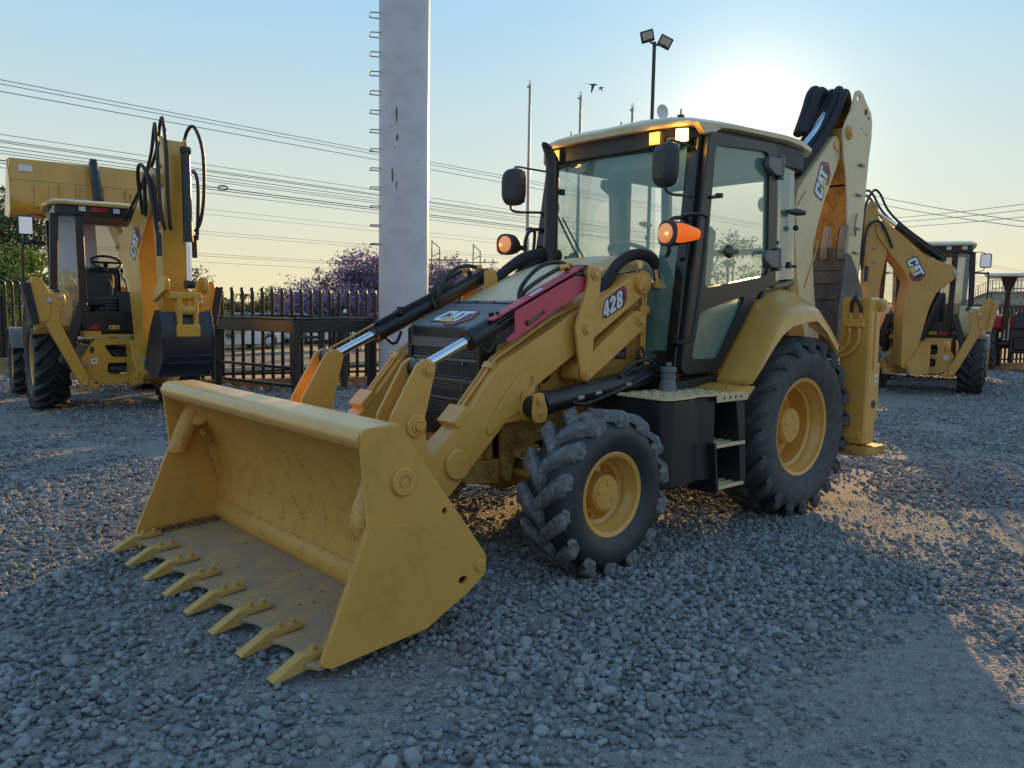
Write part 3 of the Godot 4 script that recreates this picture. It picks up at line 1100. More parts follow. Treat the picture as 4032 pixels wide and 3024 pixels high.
		b = MB.new()
		b.X = side(s)
		pin(b, -0.770, 1.467, -0.585, 0.046)
		part(K2, "pin", b, M.paint)
		# bucket lever: two plates with the ram eye between
		b = MB.new()
		b.X = side(s)
		b.prism(lever, -0.565, -0.545, 0.004)
		b.prism(lever, -0.435, -0.415, 0.004)
		var Lv = part(L, "bucket_lever", b, M.paint)
		b = MB.new()
		b.X = side(s)
		pin(b, 0.960, 1.203, -0.565, 0.038)
		b.lathe([Vector2(0, 0.062), Vector2(0.010, 0.062), Vector2(0.014, 0.056), Vector2(0.014, 0.0)], Vector3(1.038, 0.905, -0.565), Vector3(0, 0, -1), 28, 0.9)
		pin(b, 1.030, 0.902, -0.579, 0.040)
		b.cyl(Vector3(0.972, 1.075, -0.568), Vector3(0.972, 1.075, -0.565), 0.010, 10, 0.001)
		b.cyl(Vector3(1.03, 0.902, -0.55), Vector3(1.03, 0.902, -0.43), 0.03)
		part(Lv, "pin", b, M.paint)
		# tilt ram
		var z: float = 0.49 * s
		var top = Vector3(-0.276, 1.755, z)
		var bot = Vector3(0.958, 1.204, z)
		var ram = cylinder_ram(L, "tilt_cylinder", top, bot, 0.742, 0.057, 0.029, M.black)
		b = MB.new()
		b.X = side(s)
		b.cyl(Vector3(0.985, 1.255, -0.49), Vector3(0.992, 1.27, -0.49), 0.006, 6, 0.001)
		var d = (Vector3(0.958, 1.204, -0.49) - Vector3(-0.276, 1.755, -0.49)).normalized()
		var up = Vector3(d.y, -d.x, 0) * -1.0
		if up.y < 0:
			up = -up
		for k in [0.10, 0.78]:
			var q: Vector3 = Vector3(-0.276, 1.755, -0.49) + d * k + up * 0.058
			b.cut()
			b.cyl(q, q + up * 0.02, 0.018, 8, 0.002)
		part(ram, "port", b, M.black)
		b = MB.new()
		b.X = side(s)
		var o = Vector3(-0.276, 1.755, -0.49)
		b.tube([o + d * 0.10 + up * 0.07, o + d * 0.13 + up * 0.10, o + d * 0.22 + up * 0.105, o + d * 0.38 + up * 0.10, o + d * 0.48 + up * 0.075 + Vector3(0, 0, 0.02), o + d * 0.52 + up * 0.0 + Vector3(0, 0, 0.07), o + d * 0.5 - up * 0.12 + Vector3(0, 0, 0.07)], 0.014, 8, 6)
		b.tube([o + d * 0.02 + up * 0.065 + Vector3(0, 0, 0.04), o + d * 0.15 + up * 0.14 + Vector3(0, 0, 0.05), o + d * 0.30 + up * 0.15 + Vector3(0, 0, 0.06), o + d * 0.46 + up * 0.07 + Vector3(0, 0, 0.08), o + d * 0.5 - up * 0.1 + Vector3(0, 0, 0.08)], 0.014, 8, 6)
		b.tube([o + d * 0.93 - up * 0.05, o + d * 0.90 - up * 0.11, o + d * 0.86 - up * 0.12, o + d * 0.80 - up * 0.07], 0.011, 8, 6)
		part(ram, "hose", b, M.hose)
		b = MB.new()
		b.X = side(s)
		b.tube([o + d * 0.10 + up * 0.065, o + d * 0.10 + up * 0.09, o + d * 0.14 + up * 0.10], 0.016, 8, 4)
		b.cyl(o + d * 0.13 + up * 0.102, o + d * 0.17 + up * 0.104, 0.02, 6, 0.002)
		b.cyl(o + d * 0.02 + up * 0.075 + Vector3(0, 0, 0.04), o + d * 0.07 + up * 0.098 + Vector3(0, 0, 0.045), 0.02, 6, 0.002)
		part(ram, "hose_fitting", b, M.paint)
		# lift ram beside the frame
		var lr = cylinder_ram(L, "lift_cylinder", Vector3(-0.90, 1.10, 0.60 * s), Vector3(0.225, 0.955, 0.60 * s), 0.945, 0.066, 0.032, M.black)
		b = MB.new()
		b.X = side(s)
		var pear = rp([Vector3(0.215, 1.045, 0.03), Vector3(0.285, 1.045, 0.03), Vector3(0.297, 0.93, 0.05), Vector3(0.285, 0.865, 0.05), Vector3(0.185, 0.865, 0.05), Vector3(0.178, 0.94, 0.05)])
		b.prism(pear, -0.685, -0.665, 0.004)
		b.prism(pear, -0.580, -0.562, 0.004)
		b.lathe([Vector2(0, 0.03), Vector2(0.012, 0.03), Vector2(0.012, 0.02), Vector2(0.02, 0.018), Vector2(0.02, 0)], Vector3(0.247, 1.005, -0.685), Vector3(0, 0, -1), 16, 0.9)
		b.cyl(Vector3(0.235, 0.925, -0.69), Vector3(0.235, 0.925, -0.55), 0.02)
		part(lr, "rod_bracket", b, M.paint)
		b = MB.new()
		b.X = side(s)
		b.tube([Vector3(-0.05, 0.97, -0.655), Vector3(-0.16, 0.95, -0.665), Vector3(-0.40, 1.0, -0.668), Vector3(-0.62, 1.06, -0.672), Vector3(-0.78, 1.10, -0.67), Vector3(-0.87, 1.07, -0.66), Vector3(-0.88, 1.0, -0.6)], 0.013, 8, 6)
		b.tube([Vector3(-0.50, 1.10, -0.65), Vector3(-0.58, 1.17, -0.655), Vector3(-0.72, 1.205, -0.66), Vector3(-0.82, 1.18, -0.66), Vector3(-0.87, 1.10, -0.65), Vector3(-0.86, 1.02, -0.6)], 0.013, 8, 6)
		b.tube([Vector3(-0.52, 1.09, -0.64), Vector3(-0.62, 1.14, -0.645), Vector3(-0.72, 1.16, -0.64), Vector3(-0.80, 1.23, -0.60), Vector3(-0.82, 1.28, -0.56)], 0.012, 8, 6)
		part(lr, "hose", b, M.hose)
		b = MB.new()
		b.X = side(s)
		for k in [0.30, 0.44, 0.70]:
			b.cut()
			var q = Vector3(0.225, 0.955, -0.668).lerp(Vector3(-0.90, 1.10, -0.668), k)
			b.cyl(q + Vector3(0.025, -0.012, 0), q + Vector3(-0.025, -0.006, 0), 0.017, 6, 0.002)
		part(lr, "hose_fitting", b, M.bolt)
	var b2 = MB.new()
	b2.tube([Vector3(0.985, 1.262, 0.455), Vector3(0.62, 1.432, 0.455)], 0.006, 6, 1)
	var rod = part(L, "level_rod", b2, M.paint)
	b2 = MB.new()
	b2.cyl(Vector3(0.66, 1.412, 0.455), Vector3(0.02, 1.700, 0.455), 0.013, 10)
	b2.cyl(Vector3(0.455, 1.478, 0.455), Vector3(0.455, 1.53, 0.455), 0.026, 10)
	part(rod, "rod_sleeve", b2, M.black)
	b2 = MB.new()
	b2.cyl(Vector3(0.86, 0.60, -0.45), Vector3(0.86, 0.60, 0.45), 0.07, 24)
	part(L, "arm_cross_tube", b2, M.paint)
	# red safety strut stowed on the near tilt ram
	b2 = MB.new()
	b2.prism(rp([Vector3(0.36, 1.515, 0.03), Vector3(-0.05, 1.70, 0.03), Vector3(-0.135, 1.735, 0.02), Vector3(-0.235, 1.735, 0.03), Vector3(-0.262, 1.66, 0.03), Vector3(-0.214, 1.640, 0.03), Vector3(0.335, 1.362, 0.02), Vector3(0.40, 1.335, 0.015), Vector3(0.425, 1.352, 0.01), Vector3(0.352, 1.40, 0.01)]), -0.578, -0.566, 0.004, [rp([Vector3(0.287, 1.452, 0.015), Vector3(0.13, 1.53, 0.02), Vector3(0.108, 1.508, 0.02), Vector3(0.262, 1.425, 0.015)])])
	var G = part(L, "safety_strut", b2, M.red_guard)
	b2 = MB.new()
	b2.X = Transform3D(Basis(Vector3(-0.910, 0.414, 0), Vector3(0, 0, 1), Vector3(0.414, 0.910, 0)), Vector3(0.455, 1.492, -0.567))
	b2.prism(rp([Vector3(-0.07, -0.003, 0.01), Vector3(0.0, -0.005, 0), Vector3(0.05, -0.005, 0), Vector3(0.74, -0.005, 0.01), Vector3(0.74, 0.075, 0.02), Vector3(0.12, 0.075, 0.01), Vector3(0.02, 0.05, 0.01), Vector3(-0.07, 0.05, 0.01)]), -0.006, 0.006, 0.003)
	part(G, "top_flange", b2, M.red_guard)
	b2 = MB.new()
	b2.box(Vector3(0.40, 1.47, -0.545), Vector3(0.13, 0.012, 0.06), 0.004, Basis(Vector3(0, 0, 1), -0.43))
	b2.cut()
	b2.cyl(Vector3(0.455, 1.498, -0.54), Vector3(0.459, 1.514, -0.54), 0.012, 8, 0.002)
	b2.cut()
	b2.cyl(Vector3(-0.115, 1.735, -0.545), Vector3(-0.11, 1.758, -0.545), 0.012, 8, 0.002)
	part(G, "strap", b2, M.hose)
	b2 = MB.new()
	b2.X = Transform3D(Basis(Vector3(-0.910, 0.414, 0), Vector3(0, 0, 1), Vector3(0.414, 0.910, 0)), Vector3(0.215, 1.6085, -0.562))
	b2.prism(P2([0, 0, 0.11, 0, 0.11, 0.03, 0, 0.03]), 0.0, 0.002, 0.0)
	part(G, "label", b2, M.decal_white)
	number_plate_428(L, Transform3D(Basis(Vector3(-0.905, 0.425, 0), Vector3(0.10, 0.995, 0), Vector3(0, 0, -1)), Vector3(-0.425, 1.475, -0.5605)), 0.185)

func build_nose(L: Node3D) -> void:
	# hood: sections along x, half width, side bottom, shoulder, top
	var b = MB.new()
	var rings = []
	for q in [[0.062, 0.375, 1.37, 1.535, 1.580], [-0.10, 0.385, 1.40, 1.60, 1.652], [-0.30, 0.395, 1.50, 1.685, 1.735], [-0.50, 0.40, 1.62, 1.765, 1.815], [-0.70, 0.405, 1.70, 1.825, 1.878], [-0.94, 0.41, 1.74, 1.855, 1.918]]:
		var x: float = q[0]
		var w: float = q[1]
		var r = []
		var half = [Vector2(w, q[2]), Vector2(w, q[3] - 0.02), Vector2(w - 0.012, q[3] + 0.008), Vector2(w - 0.05, lerp(q[3], q[4], 0.62)), Vector2(w - 0.14, lerp(q[3], q[4], 0.86)), Vector2(w * 0.4, q[4] - 0.002)]
		for p in half:
			r.append(Vector3(x, p.y, -p.x))
		r.append(Vector3(x, q[4], 0))
		for i in range(half.size() - 1, -1, -1):
			r.append(Vector3(x, half[i].y, half[i].x))
		rings.append(r)
	b.loft(rings, true, true, true, 0.75)
	var H = part(L, "hood", b, M.cream_sky_sheen)
	b = MB.new()
	for s in [-1.0, 1.0]:
		b.cut()
		b.tube([Vector3(-0.2, 1.60, 0.400 * s), Vector3(-0.5, 1.725, 0.405 * s), Vector3(-0.9, 1.80, 0.414 * s)], 0.004, 6, 4)
	part(H, "hood_seam", b, M.plastic)
	# dark nose cowl
	b = MB.new()
	rings = []
	for q in [[0.055, 0.37, 1.30, 1.578], [0.12, 0.37, 1.30, 1.556], [0.40, 0.372, 1.28, 1.438], [0.438, 0.368, 1.28, 1.418], [0.446, 0.362, 1.28, 1.395], [0.446, 0.36, 1.28, 1.35]]:
		var w: float = q[1]
		rings.append([Vector3(q[0], q[2], -w), Vector3(q[0], q[3] - 0.018, -w), Vector3(q[0], q[3] - 0.004, -w + 0.012), Vector3(q[0], q[3], -w + 0.03), Vector3(q[0], q[3] + 0.004, 0), Vector3(q[0], q[3], w - 0.03), Vector3(q[0], q[3] - 0.004, w - 0.012), Vector3(q[0], q[3] - 0.018, w), Vector3(q[0], q[2], w)])
	b.loft(rings, true, true, true, 0.75)
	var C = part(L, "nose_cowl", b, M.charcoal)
	b = MB.new()
	b.box(Vector3(0.115, 1.564, 0), Vector3(0.008, 0.006, 0.66), 0.001, Basis(Vector3(0, 0, 1), -0.4))
	for k in 4:
		b.cyl(Vector3(0.10, 1.565, -0.27 + 0.18 * k), Vector3(0.103, 1.576, -0.27 + 0.18 * k), 0.009, 8, 0.002)
	part(C, "hinge_strip", b, M.black)
	var n = Vector3(0.388, 0.922, 0)
	badge(C, Transform3D(Basis(Vector3(0, 0, -1), n.cross(Vector3(0, 0, -1)), n), Vector3(0.395, 1.4455, 0.19)), 0.30)
	# grille
	b = MB.new()
	b.box(Vector3(0.40, 0.79, 0), Vector3(0.10, 0.12, 0.74), 0.01)
	b.box(Vector3(0.42, 1.375, 0), Vector3(0.06, 0.07, 0.66), 0.008)
	for s in [-1.0, 1.0]:
		b.box(Vector3(0.385, 1.10, 0.355 * s), Vector3(0.14, 0.60, 0.045), 0.012)
	var Gr = part(L, "grille", b, M.black)
	b = MB.new()
	b.box(Vector3(0.33, 1.09, 0), Vector3(0.02, 0.56, 0.66), 0.0)
	part(Gr, "radiator_core", b, M.black)
	b = MB.new()
	var rows = 30
	for i in rows:
		var y = 0.855 + 0.48 * i / (rows - 1)
		var x = 0.425 + 0.008 * sin(i * 0.62)
		b.bar(Vector3(x, y, -0.335), Vector3(x, y, 0.335), 0.0055, 0.004, Vector3.UP, 0.0)
	for i in 42:
		var z = -0.332 + 0.664 * i / 41.0
		for k in 6:
			var y0 = 0.855 + 0.08 * k
			b.bar(Vector3(0.426 + 0.008 * sin(k * 5 * 0.62), y0, z), Vector3(0.426 + 0.008 * sin((k + 1) * 5 * 0.62), y0 + 0.08, z), 0.0055, 0.004, Vector3(1, 0, 0), 0.0)
	part(Gr, "wire_mesh", b, M.mesh_wire).set_meta("kind", "stuff")
	b = MB.new()
	for y in [0.965, 1.085, 1.21]:
		b.bar(Vector3(0.437, y, -0.335), Vector3(0.437, y, 0.335), 0.012, 0.006, Vector3.UP, 0.001)
	for p in [[1.30, -0.05], [1.19, -0.2], [1.05, -0.2], [1.30, 0.2], [1.05, 0.2]]:
		b.cyl(Vector3(0.43, p[0], p[1]), Vector3(0.448, p[0], p[1]), 0.010, 8, 0.002)
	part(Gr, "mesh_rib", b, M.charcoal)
	# engine side panels
	for s in [-1.0, 1.0]:
		b = MB.new()
		b.X = side(s)
		b.prism(rp([Vector3(0.31, 0.86, 0.03), Vector3(0.335, 1.31, 0.06), Vector3(0.10, 1.372, 0.05), Vector3(-0.30, 1.545, 0.1), Vector3(-0.56, 1.70, 0.05), Vector3(-0.94, 1.80, 0.02), Vector3(-0.985, 1.50, 0), Vector3(-0.99, 0.96, 0), Vector3(-0.5, 0.93, 0)]), -0.402, -0.375, 0.006)
		var E = part(L, "engine_panel", b, M.paint)
		b = MB.new()
		b.X = side(s)
		for q in [[0.0, 1.40, -0.02, 0.95], [-0.245, 1.08, -0.30, 1.17], [-0.33, 1.16, -0.345, 0.98]]:
			b.bar(Vector3(q[0], q[1], -0.4035), Vector3(q[2], q[3], -0.4035), 0.006, 0.004, Vector3(0, 0, 1), 0.0)
		part(E, "panel_seam", b, M.plastic)
		b = MB.new()
		b.X = side(s)
		b.prism(rp([Vector3(0.02, 1.33, 0.03), Vector3(-0.08, 1.36, 0.04), Vector3(-0.12, 1.10, 0.05), Vector3(-0.06, 1.06, 0.03), Vector3(0.10, 1.08, 0.03)]), -0.404, -0.3995, 0.001)
		part(E, "side_vent", b, M.black)
		b = MB.new()
		b.X = side(s)
		for k in 2:
			b.tube([Vector3(-0.855 - 0.03 * k, 1.78, -0.50), Vector3(-0.86 - 0.03 * k, 1.60, -0.52), Vector3(-0.86 - 0.03 * k, 1.28, -0.52), Vector3(-0.875 - 0.03 * k, 1.20, -0.53), Vector3(-0.90 - 0.03 * k, 1.14, -0.55)], 0.012, 8, 5)
		b.box(Vector3(-0.88, 1.535, -0.50), Vector3(0.10, 0.05, 0.06), 0.004)
		part(L, "steel_pipe", b, M.paint)
		# wrapped hose loop at the arm pivot
		b = MB.new()
		b.X = side(s)
		b.tube([Vector3(-0.50, 1.60, -0.46), Vector3(-0.545, 1.69, -0.46), Vector3(-0.66, 1.83, -0.46), Vector3(-0.82, 1.905, -0.46), Vector3(-0.96, 1.90, -0.48), Vector3(-1.035, 1.83, -0.50), Vector3(-1.03, 1.74, -0.52)], [0.036, 0.042], 14, 6)
		part(L, "wrapped_hose", b, M.hose_wrap)
		b = MB.new()
		b.X = side(s)
		b.cyl(Vector3(-0.475, 1.555, -0.46), Vector3(-0.50, 1.605, -0.46), 0.016, 8, 0.003)
		part(L, "hose_coupling", b, M.steel)
		b = MB.new()
		b.X = side(s)
		for k in 3:
			b.cyl(Vector3(-0.985 - 0.03 * k, 1.72 - 0.01 * k, -0.545), Vector3(-0.985 - 0.03 * k, 1.81 - 0.015 * k, -0.525), 0.012, 6, 0.002)
		b.box(Vector3(-1.01, 1.70, -0.545), Vector3(0.11, 0.035, 0.03), 0.004)
		part(L, "manifold", b, M.paint)
	# data plate on the near engine panel
	var xf = Transform3D(Basis(Vector3(-1, 0, 0), Vector3(0, 1, 0), Vector3(0, 0, -1)), Vector3(-0.728, 1.19, -0.4025))
	var dp = flat_poly(L, "data_plate", [rp([Vector3(0, 0, 0.004), Vector3(0.116, 0, 0.004), Vector3(0.116, 0.086, 0.004), Vector3(0.02, 0.086, 0.0), Vector3(0, 0.070, 0.0)])], xf, M.decal_dark)
	flat_poly(dp, "print", [P2([0.006, 0.024, 0.066, 0.024, 0.066, 0.014, 0.09, 0.014, 0.09, 0.026, 0.11, 0.028, 0.11, 0.052, 0.006, 0.048])], xf * Transform3D(Basis.IDENTITY, Vector3(0, 0, 0.0014)), M.trim_grey)
	# exhaust stack with a slanted mouth
	b = MB.new()
	var ex = Vector3(-0.88, 0, 0.405)
	var st = []
	for q in [[1.85, 0.0, 0.0], [2.62, 0.0, 0.0], [2.68, 0.012, 0.3], [2.72, 0.035, 0.7]]:
		var r = []
		for i in 20:
			var a = TAU * i / 20
			r.append(ex + Vector3(cos(a) * 0.052 + q[1], q[0] + q[2] * cos(a) * 0.075, sin(a) * 0.052 + q[1] * 0.4))
		st.append(r)
	b.loft(st, true, true, false, 0.6)
	var Ex = part(L, "exhaust_stack", b, M.black)
	b = MB.new()
	b.box(ex + Vector3(-0.07, 2.42, 0.0), Vector3(0.12, 0.045, 0.03), 0.006)
	b.lathe([Vector2(0, 0.056), Vector2(0.03, 0.056), Vector2(0.032, 0.053)], ex + Vector3(0, 2.41, 0), Vector3.UP, 20)
	part(Ex, "bracket", b, M.black)
	# intake hump beside the hood
	b = MB.new()
	b.tube([Vector3(-0.30, 1.70, 0.42), Vector3(-0.45, 1.80, 0.44), Vector3(-0.65, 1.90, 0.46), Vector3(-0.85, 1.94, 0.46), Vector3(-1.0, 1.93, 0.46)], [0.03, 0.06], 14, 5)
	part(L, "intake_duct", b, M.hose_wrap)

func build_chassis(L: Node3D) -> void:
	var b = MB.new()
	for s in [-1.0, 1.0]:
		b.X = side(s)
		b.prism(rp([Vector3(0.31, 0.90, 0.02), Vector3(0.30, 0.50, 0.03), Vector3(0.24, 0.46, 0.02), Vector3(0.20, 0.62, 0.05), Vector3(0.02, 0.70, 0.05), Vector3(-0.40, 0.74, 0.05), Vector3(-2.9, 0.70, 0), Vector3(-2.9, 0.95, 0), Vector3(-0.45, 0.98, 0.05)]), -0.43, -0.385, 0.006)
	var F = part(L, "chassis_frame", b, M.paint_worn)
	b = MB.new()
	for s in [-1.0, 1.0]:
		b.X = side(s)
		b.lathe([Vector2(0, 0.06), Vector2(0.014, 0.06), Vector2(0.018, 0.054), Vector2(0.018, 0.046), Vector2(0.010, 0.044), Vector2(0.010, 0)], Vector3(-0.078, 0.80, -0.43), Vector3(0, 0, -1), 24, 0.9)
		b.prism(rp([Vector3(0.02, 0.70, 0.02), Vector3(0.20, 0.66, 0.03), Vector3(0.22, 0.62, 0.01), Vector3(0.06, 0.62, 0.03)]), -0.47, -0.42, 0.005)
		b.bar(Vector3(-0.12, 0.885, -0.44), Vector3(-0.75, 0.96, -0.44), 0.014, 0.02, Vector3.UP, 0.003)
	part(F, "frame_plug", b, M.paint_worn)
	b = MB.new()
	b.prism(rp([Vector3(0.30, 0.62, 0.02), Vector3(0.30, 0.46, 0.02), Vector3(0.60, 0.50, 0.03), Vector3(0.52, 0.60, 0.04)]), -0.40, 0.40, 0.008)
	b.box(Vector3(0.36, 0.68, 0), Vector3(0.10, 0.14, 0.70), 0.01)
	part(F, "front_crossmember", b, M.paint_worn)
	b = MB.new()
	b.box(Vector3(-0.2, 0.75, 0), Vector3(0.9, 0.30, 0.5), 0.04)
	b.box(Vector3(-1.5, 0.72, 0), Vector3(1.8, 0.34, 0.55), 0.05)
	part(L, "engine_underside", b, M.black)
	var fx = flat_poly(F, "frame_sticker", [P2([0, 0, 0.035, 0, 0.035, 0.05, 0, 0.05])], Transform3D(Basis(Vector3(-1, 0, 0), Vector3(0, 1, 0), Vector3(0, 0, -1)), Vector3(0.005, 0.69, -0.472)), M.decal_white)
	fx.set_meta("kind", "thing")
	# axles
	b = MB.new()
	b.lathe([Vector2(-0.85, 0.06), Vector2(-0.60, 0.08), Vector2(-0.2, 0.09), Vector2(-0.1, 0.14), Vector2(0.1, 0.14), Vector2(0.2, 0.09), Vector2(0.60, 0.08), Vector2(0.85, 0.06)], Vector3(0, 0.47, 0), Vector3(0, 0, 1), 20)
	b.tube([Vector3(0.16, 0.50, -0.85), Vector3(0.17, 0.52, -0.5), Vector3(0.17, 0.52, 0.5), Vector3(0.16, 0.50, 0.85)], 0.026, 10, 3)
	part(L, "front_axle", b, M.paint_worn)
	b = MB.new()
	b.lathe([Vector2(-0.9, 0.12), Vector2(-0.4, 0.14), Vector2(-0.2, 0.22), Vector2(0.2, 0.22), Vector2(0.4, 0.14), Vector2(0.9, 0.12)], Vector3(-2.2, 0.66, 0), Vector3(0, 0, 1), 20)
	part(L, "rear_axle", b, M.paint_worn)
	for s in [-1.0, 1.0]:
		wheel(L, Vector3(0, 0.472, 0.918 * s), 0.486, 0.345, 0.240, 0.040, 14, 0.105, 0.34, 0.7, 0.108, 0.085, 0.17, M.tyre_side, M.paint, s, "front_wheel", M.tyre_dusty)
		wheel(L, Vector3(-2.2, 0.665, 0.845 * s), 0.69, 0.43, 0.363, 0.042, 20, 0.082, 0.36, 0.1, 0.137, 0.07, 0.25, M.tyre, M.paint, s, "rear_wheel", M.tyre_tread)
	# rear fenders
	for s in [-1.0, 1.0]:
		b = MB.new()
		b.X = side(s)
		var rings = []
		for q in [[-1.43, 1.05, -1.36, 1.055, -1.345, 1.052], [-1.58, 1.24, -1.505, 1.233, -1.47, 1.165], [-1.75, 1.44, -1.63, 1.385, -1.60, 1.29], [-1.95, 1.655, -1.735, 1.485, -1.70, 1.37], [-2.10, 1.715, -1.88, 1.535, -1.83, 1.435], [-2.35, 1.731, -2.06, 1.558, -2.02, 1.462], [-2.52, 1.705, -2.22, 1.552, -2.18, 1.471], [-2.70, 1.62, -2.39, 1.435, -2.34, 1.381], [-2.88, 1.44, -2.56, 1.29, -2.52, 1.235]]:
			var i = Vector3(q[0], q[1], -0.66)
			var o = Vector3(q[2], q[3], -1.082)
			var l = Vector3(q[4], q[5], -1.100)
			var m1 = i.lerp(o, 0.45)
			m1.y += 0.012
			var m2 = i.lerp(o, 0.85)
			m2.y += 0.012
			rings.append([i, m1, m2, o, o.lerp(l, 0.12) + Vector3(0, 0, -0.006), l, l + Vector3(0, -0.006, 0.02), o + Vector3(0.0, -0.03, 0.03), m2 + Vector3(0, -0.03, 0.01), i + Vector3(0, -0.03, 0)])
		b.loft(rings, true, true, true, 0.78)
		var Fe = part(L, "rear_fender", b, M.paint)
		b = MB.new()
		b.X = side(s)
		b.prism(rp([Vector3(-1.30, 1.03, 0.01), Vector3(-1.42, 1.03, 0.01), Vector3(-1.33, 0.955, 0.02), Vector3(-1.02, 0.955, 0.01), Vector3(-1.02, 0.985, 0.01)]), -1.08, -0.75, 0.004)
		b.bar(Vector3(-1.20, 1.02, -1.0), Vector3(-1.40, 1.02, -0.86), 0.02, 0.02, Vector3.UP, 0.006)
		part(Fe, "fender_bracket", b, M.paint)
	# platform, tank and steps on the near side, tool box on the far side
	for s in [-1.0, 1.0]:
		b = MB.new()
		b.X = side(s)
		var top = XZ
		b.X = side(s) * Transform3D(XZ.basis, Vector3(0, 1.0, 0))
		var plan = rp([Vector3(-0.44, -0.66, 0.03), Vector3(-0.44, -1.04, 0.05), Vector3(-0.50, -1.082, 0.04), Vector3(-0.70, -1.075, 0.1), Vector3(-0.82, -1.045, 0.1), Vector3(-0.95, -1.075, 0.05), Vector3(-1.30, -1.085, 0.02), Vector3(-1.34, -0.60, 0.02)])
		b.prism(plan, 0.0, 0.016, 0.004)
		var Pl = part(L, "step_platform", b, M.cream_sky_sheen)
		b = MB.new()
		b.X = side(s)
		for i in 15:
			for j in 9:
				var x = -0.475 - 0.058 * i
				var z = -0.69 - 0.046 * j - (0.023 if i % 2 else 0.0)
				if not Geometry2D.is_point_in_polygon(Vector2(x, z), plan) or not Geometry2D.is_point_in_polygon(Vector2(x, z - 0.02), plan):
					continue
				b.box(Vector3(x, 1.001, z), Vector3(0.034, 0.007, 0.011), 0.003, Basis(Vector3.UP, 0.78 if (i + j) % 2 else -0.78))
		part(Pl, "tread_pattern", b, M.cream_sky_sheen).set_meta("kind", "stuff")
		b = MB.new()
		b.X = side(s)
		b.box(Vector3(-1.13, 0.97, -1.086), Vector3(0.36, 0.05, 0.006), 0.001)
		part(Pl, "edge_plate", b, M.cream_sky_sheen)
		b = MB.new()
		b.X = side(s)
		for k in 4:
			b.cut()
			b.cyl(Vector3(-1.03 - 0.065 * k, 0.972, -1.088), Vector3(-1.03 - 0.065 * k, 0.972, -1.091), 0.010, 8, 0.0)
		part(Pl, "drain_hole", b, M.black)
		b = MB.new()
		b.X = side(s) * Transform3D(XZ.basis, Vector3(0, 0.98, 0))
		b.prism(rp([Vector3(-0.455, -0.55, 0), Vector3(-0.455, -1.02, 0.06), Vector3(-0.52, -1.065, 0.05), Vector3(-0.70, -1.06, 0.1), Vector3(-0.83, -1.03, 0.1), Vector3(-0.99, -1.05, 0.04), Vector3(-1.06, -0.98, 0.04), Vector3(-1.10, -0.55, 0)]), 0.0, 0.55, 0.012)
		part(L, "fuel_tank", b, M.black)
		b = MB.new()
		b.X = side(s)
		# step brackets
		b.prism(rp([Vector3(-1.27, 0.965, 0), Vector3(-1.33, 0.40, 0), Vector3(-1.315, 0.36, 0), Vector3(-1.27, 0.36, 0), Vector3(-1.225, 0.70, 0), Vector3(-1.17, 0.965, 0)]), -1.085, -0.86, 0.0)
		b.prism(P2([-0.955, 0.68, -1.005, 0.36, -0.985, 0.34, -0.935, 0.68]), -1.09, -0.86, 0.0)
		var SB = part(L, "step_bracket", b, M.black)
		for y in [0.375, 0.655]:
			b = MB.new()
			b.X = side(s)
			var x0 = -0.995 if y < 0.5 else -0.945
			for k in 4:
				b.box(Vector3((x0 - 1.30) * 0.5, y, -1.075 + 0.062 * k), Vector3(absf(-1.30 - x0), 0.026, 0.026), 0.004)
			b.box(Vector3(-1.29, y, -0.98), Vector3(0.02, 0.024, 0.22), 0.003)
			b.box(Vector3(x0 - 0.01, y, -0.98), Vector3(0.02, 0.024, 0.22), 0.003)
			part(SB, "step", b, M.cream_sky_sheen)
		b = MB.new()
		b.X = side(s)
		b.lathe([Vector2(0, 0.065), Vector2(0.085, 0.047), Vector2(0.09, 0.054), Vector2(0.105, 0.054), Vector2(0.11, 0.046), Vector2(0.125, 0.046), Vector2(0.13, 0.056), Vector2(0.155, 0.056), Vector2(0.16, 0.05), Vector2(0.16, 0.0)], Vector3(-0.86, 1.0, -0.76), Vector3.UP, 24, 0.9)
		b.box(Vector3(-0.86, 1.175, -0.76), Vector3(0.05, 0.03, 0.02), 0.004)
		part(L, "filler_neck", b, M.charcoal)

func pane(parent: Node, called: String, pts: Array, m: Material, t := 0.006) -> MeshInstance3D:
	# flat pane from 4 corners, given thickness
	var b = MB.new()
	var n: Vector3 = ((pts[2] as Vector3) - pts[0]).cross((pts[3] as Vector3) - pts[1]).normalized()
	b.loft([[pts[0] - n * t * 0.5, pts[1] - n * t * 0.5, pts[2] - n * t * 0.5, pts[3] - n * t * 0.5], [pts[0] + n * t * 0.5, pts[1] + n * t * 0.5, pts[2] + n * t * 0.5, pts[3] + n * t * 0.5]])
	return part(parent, called, b, m)

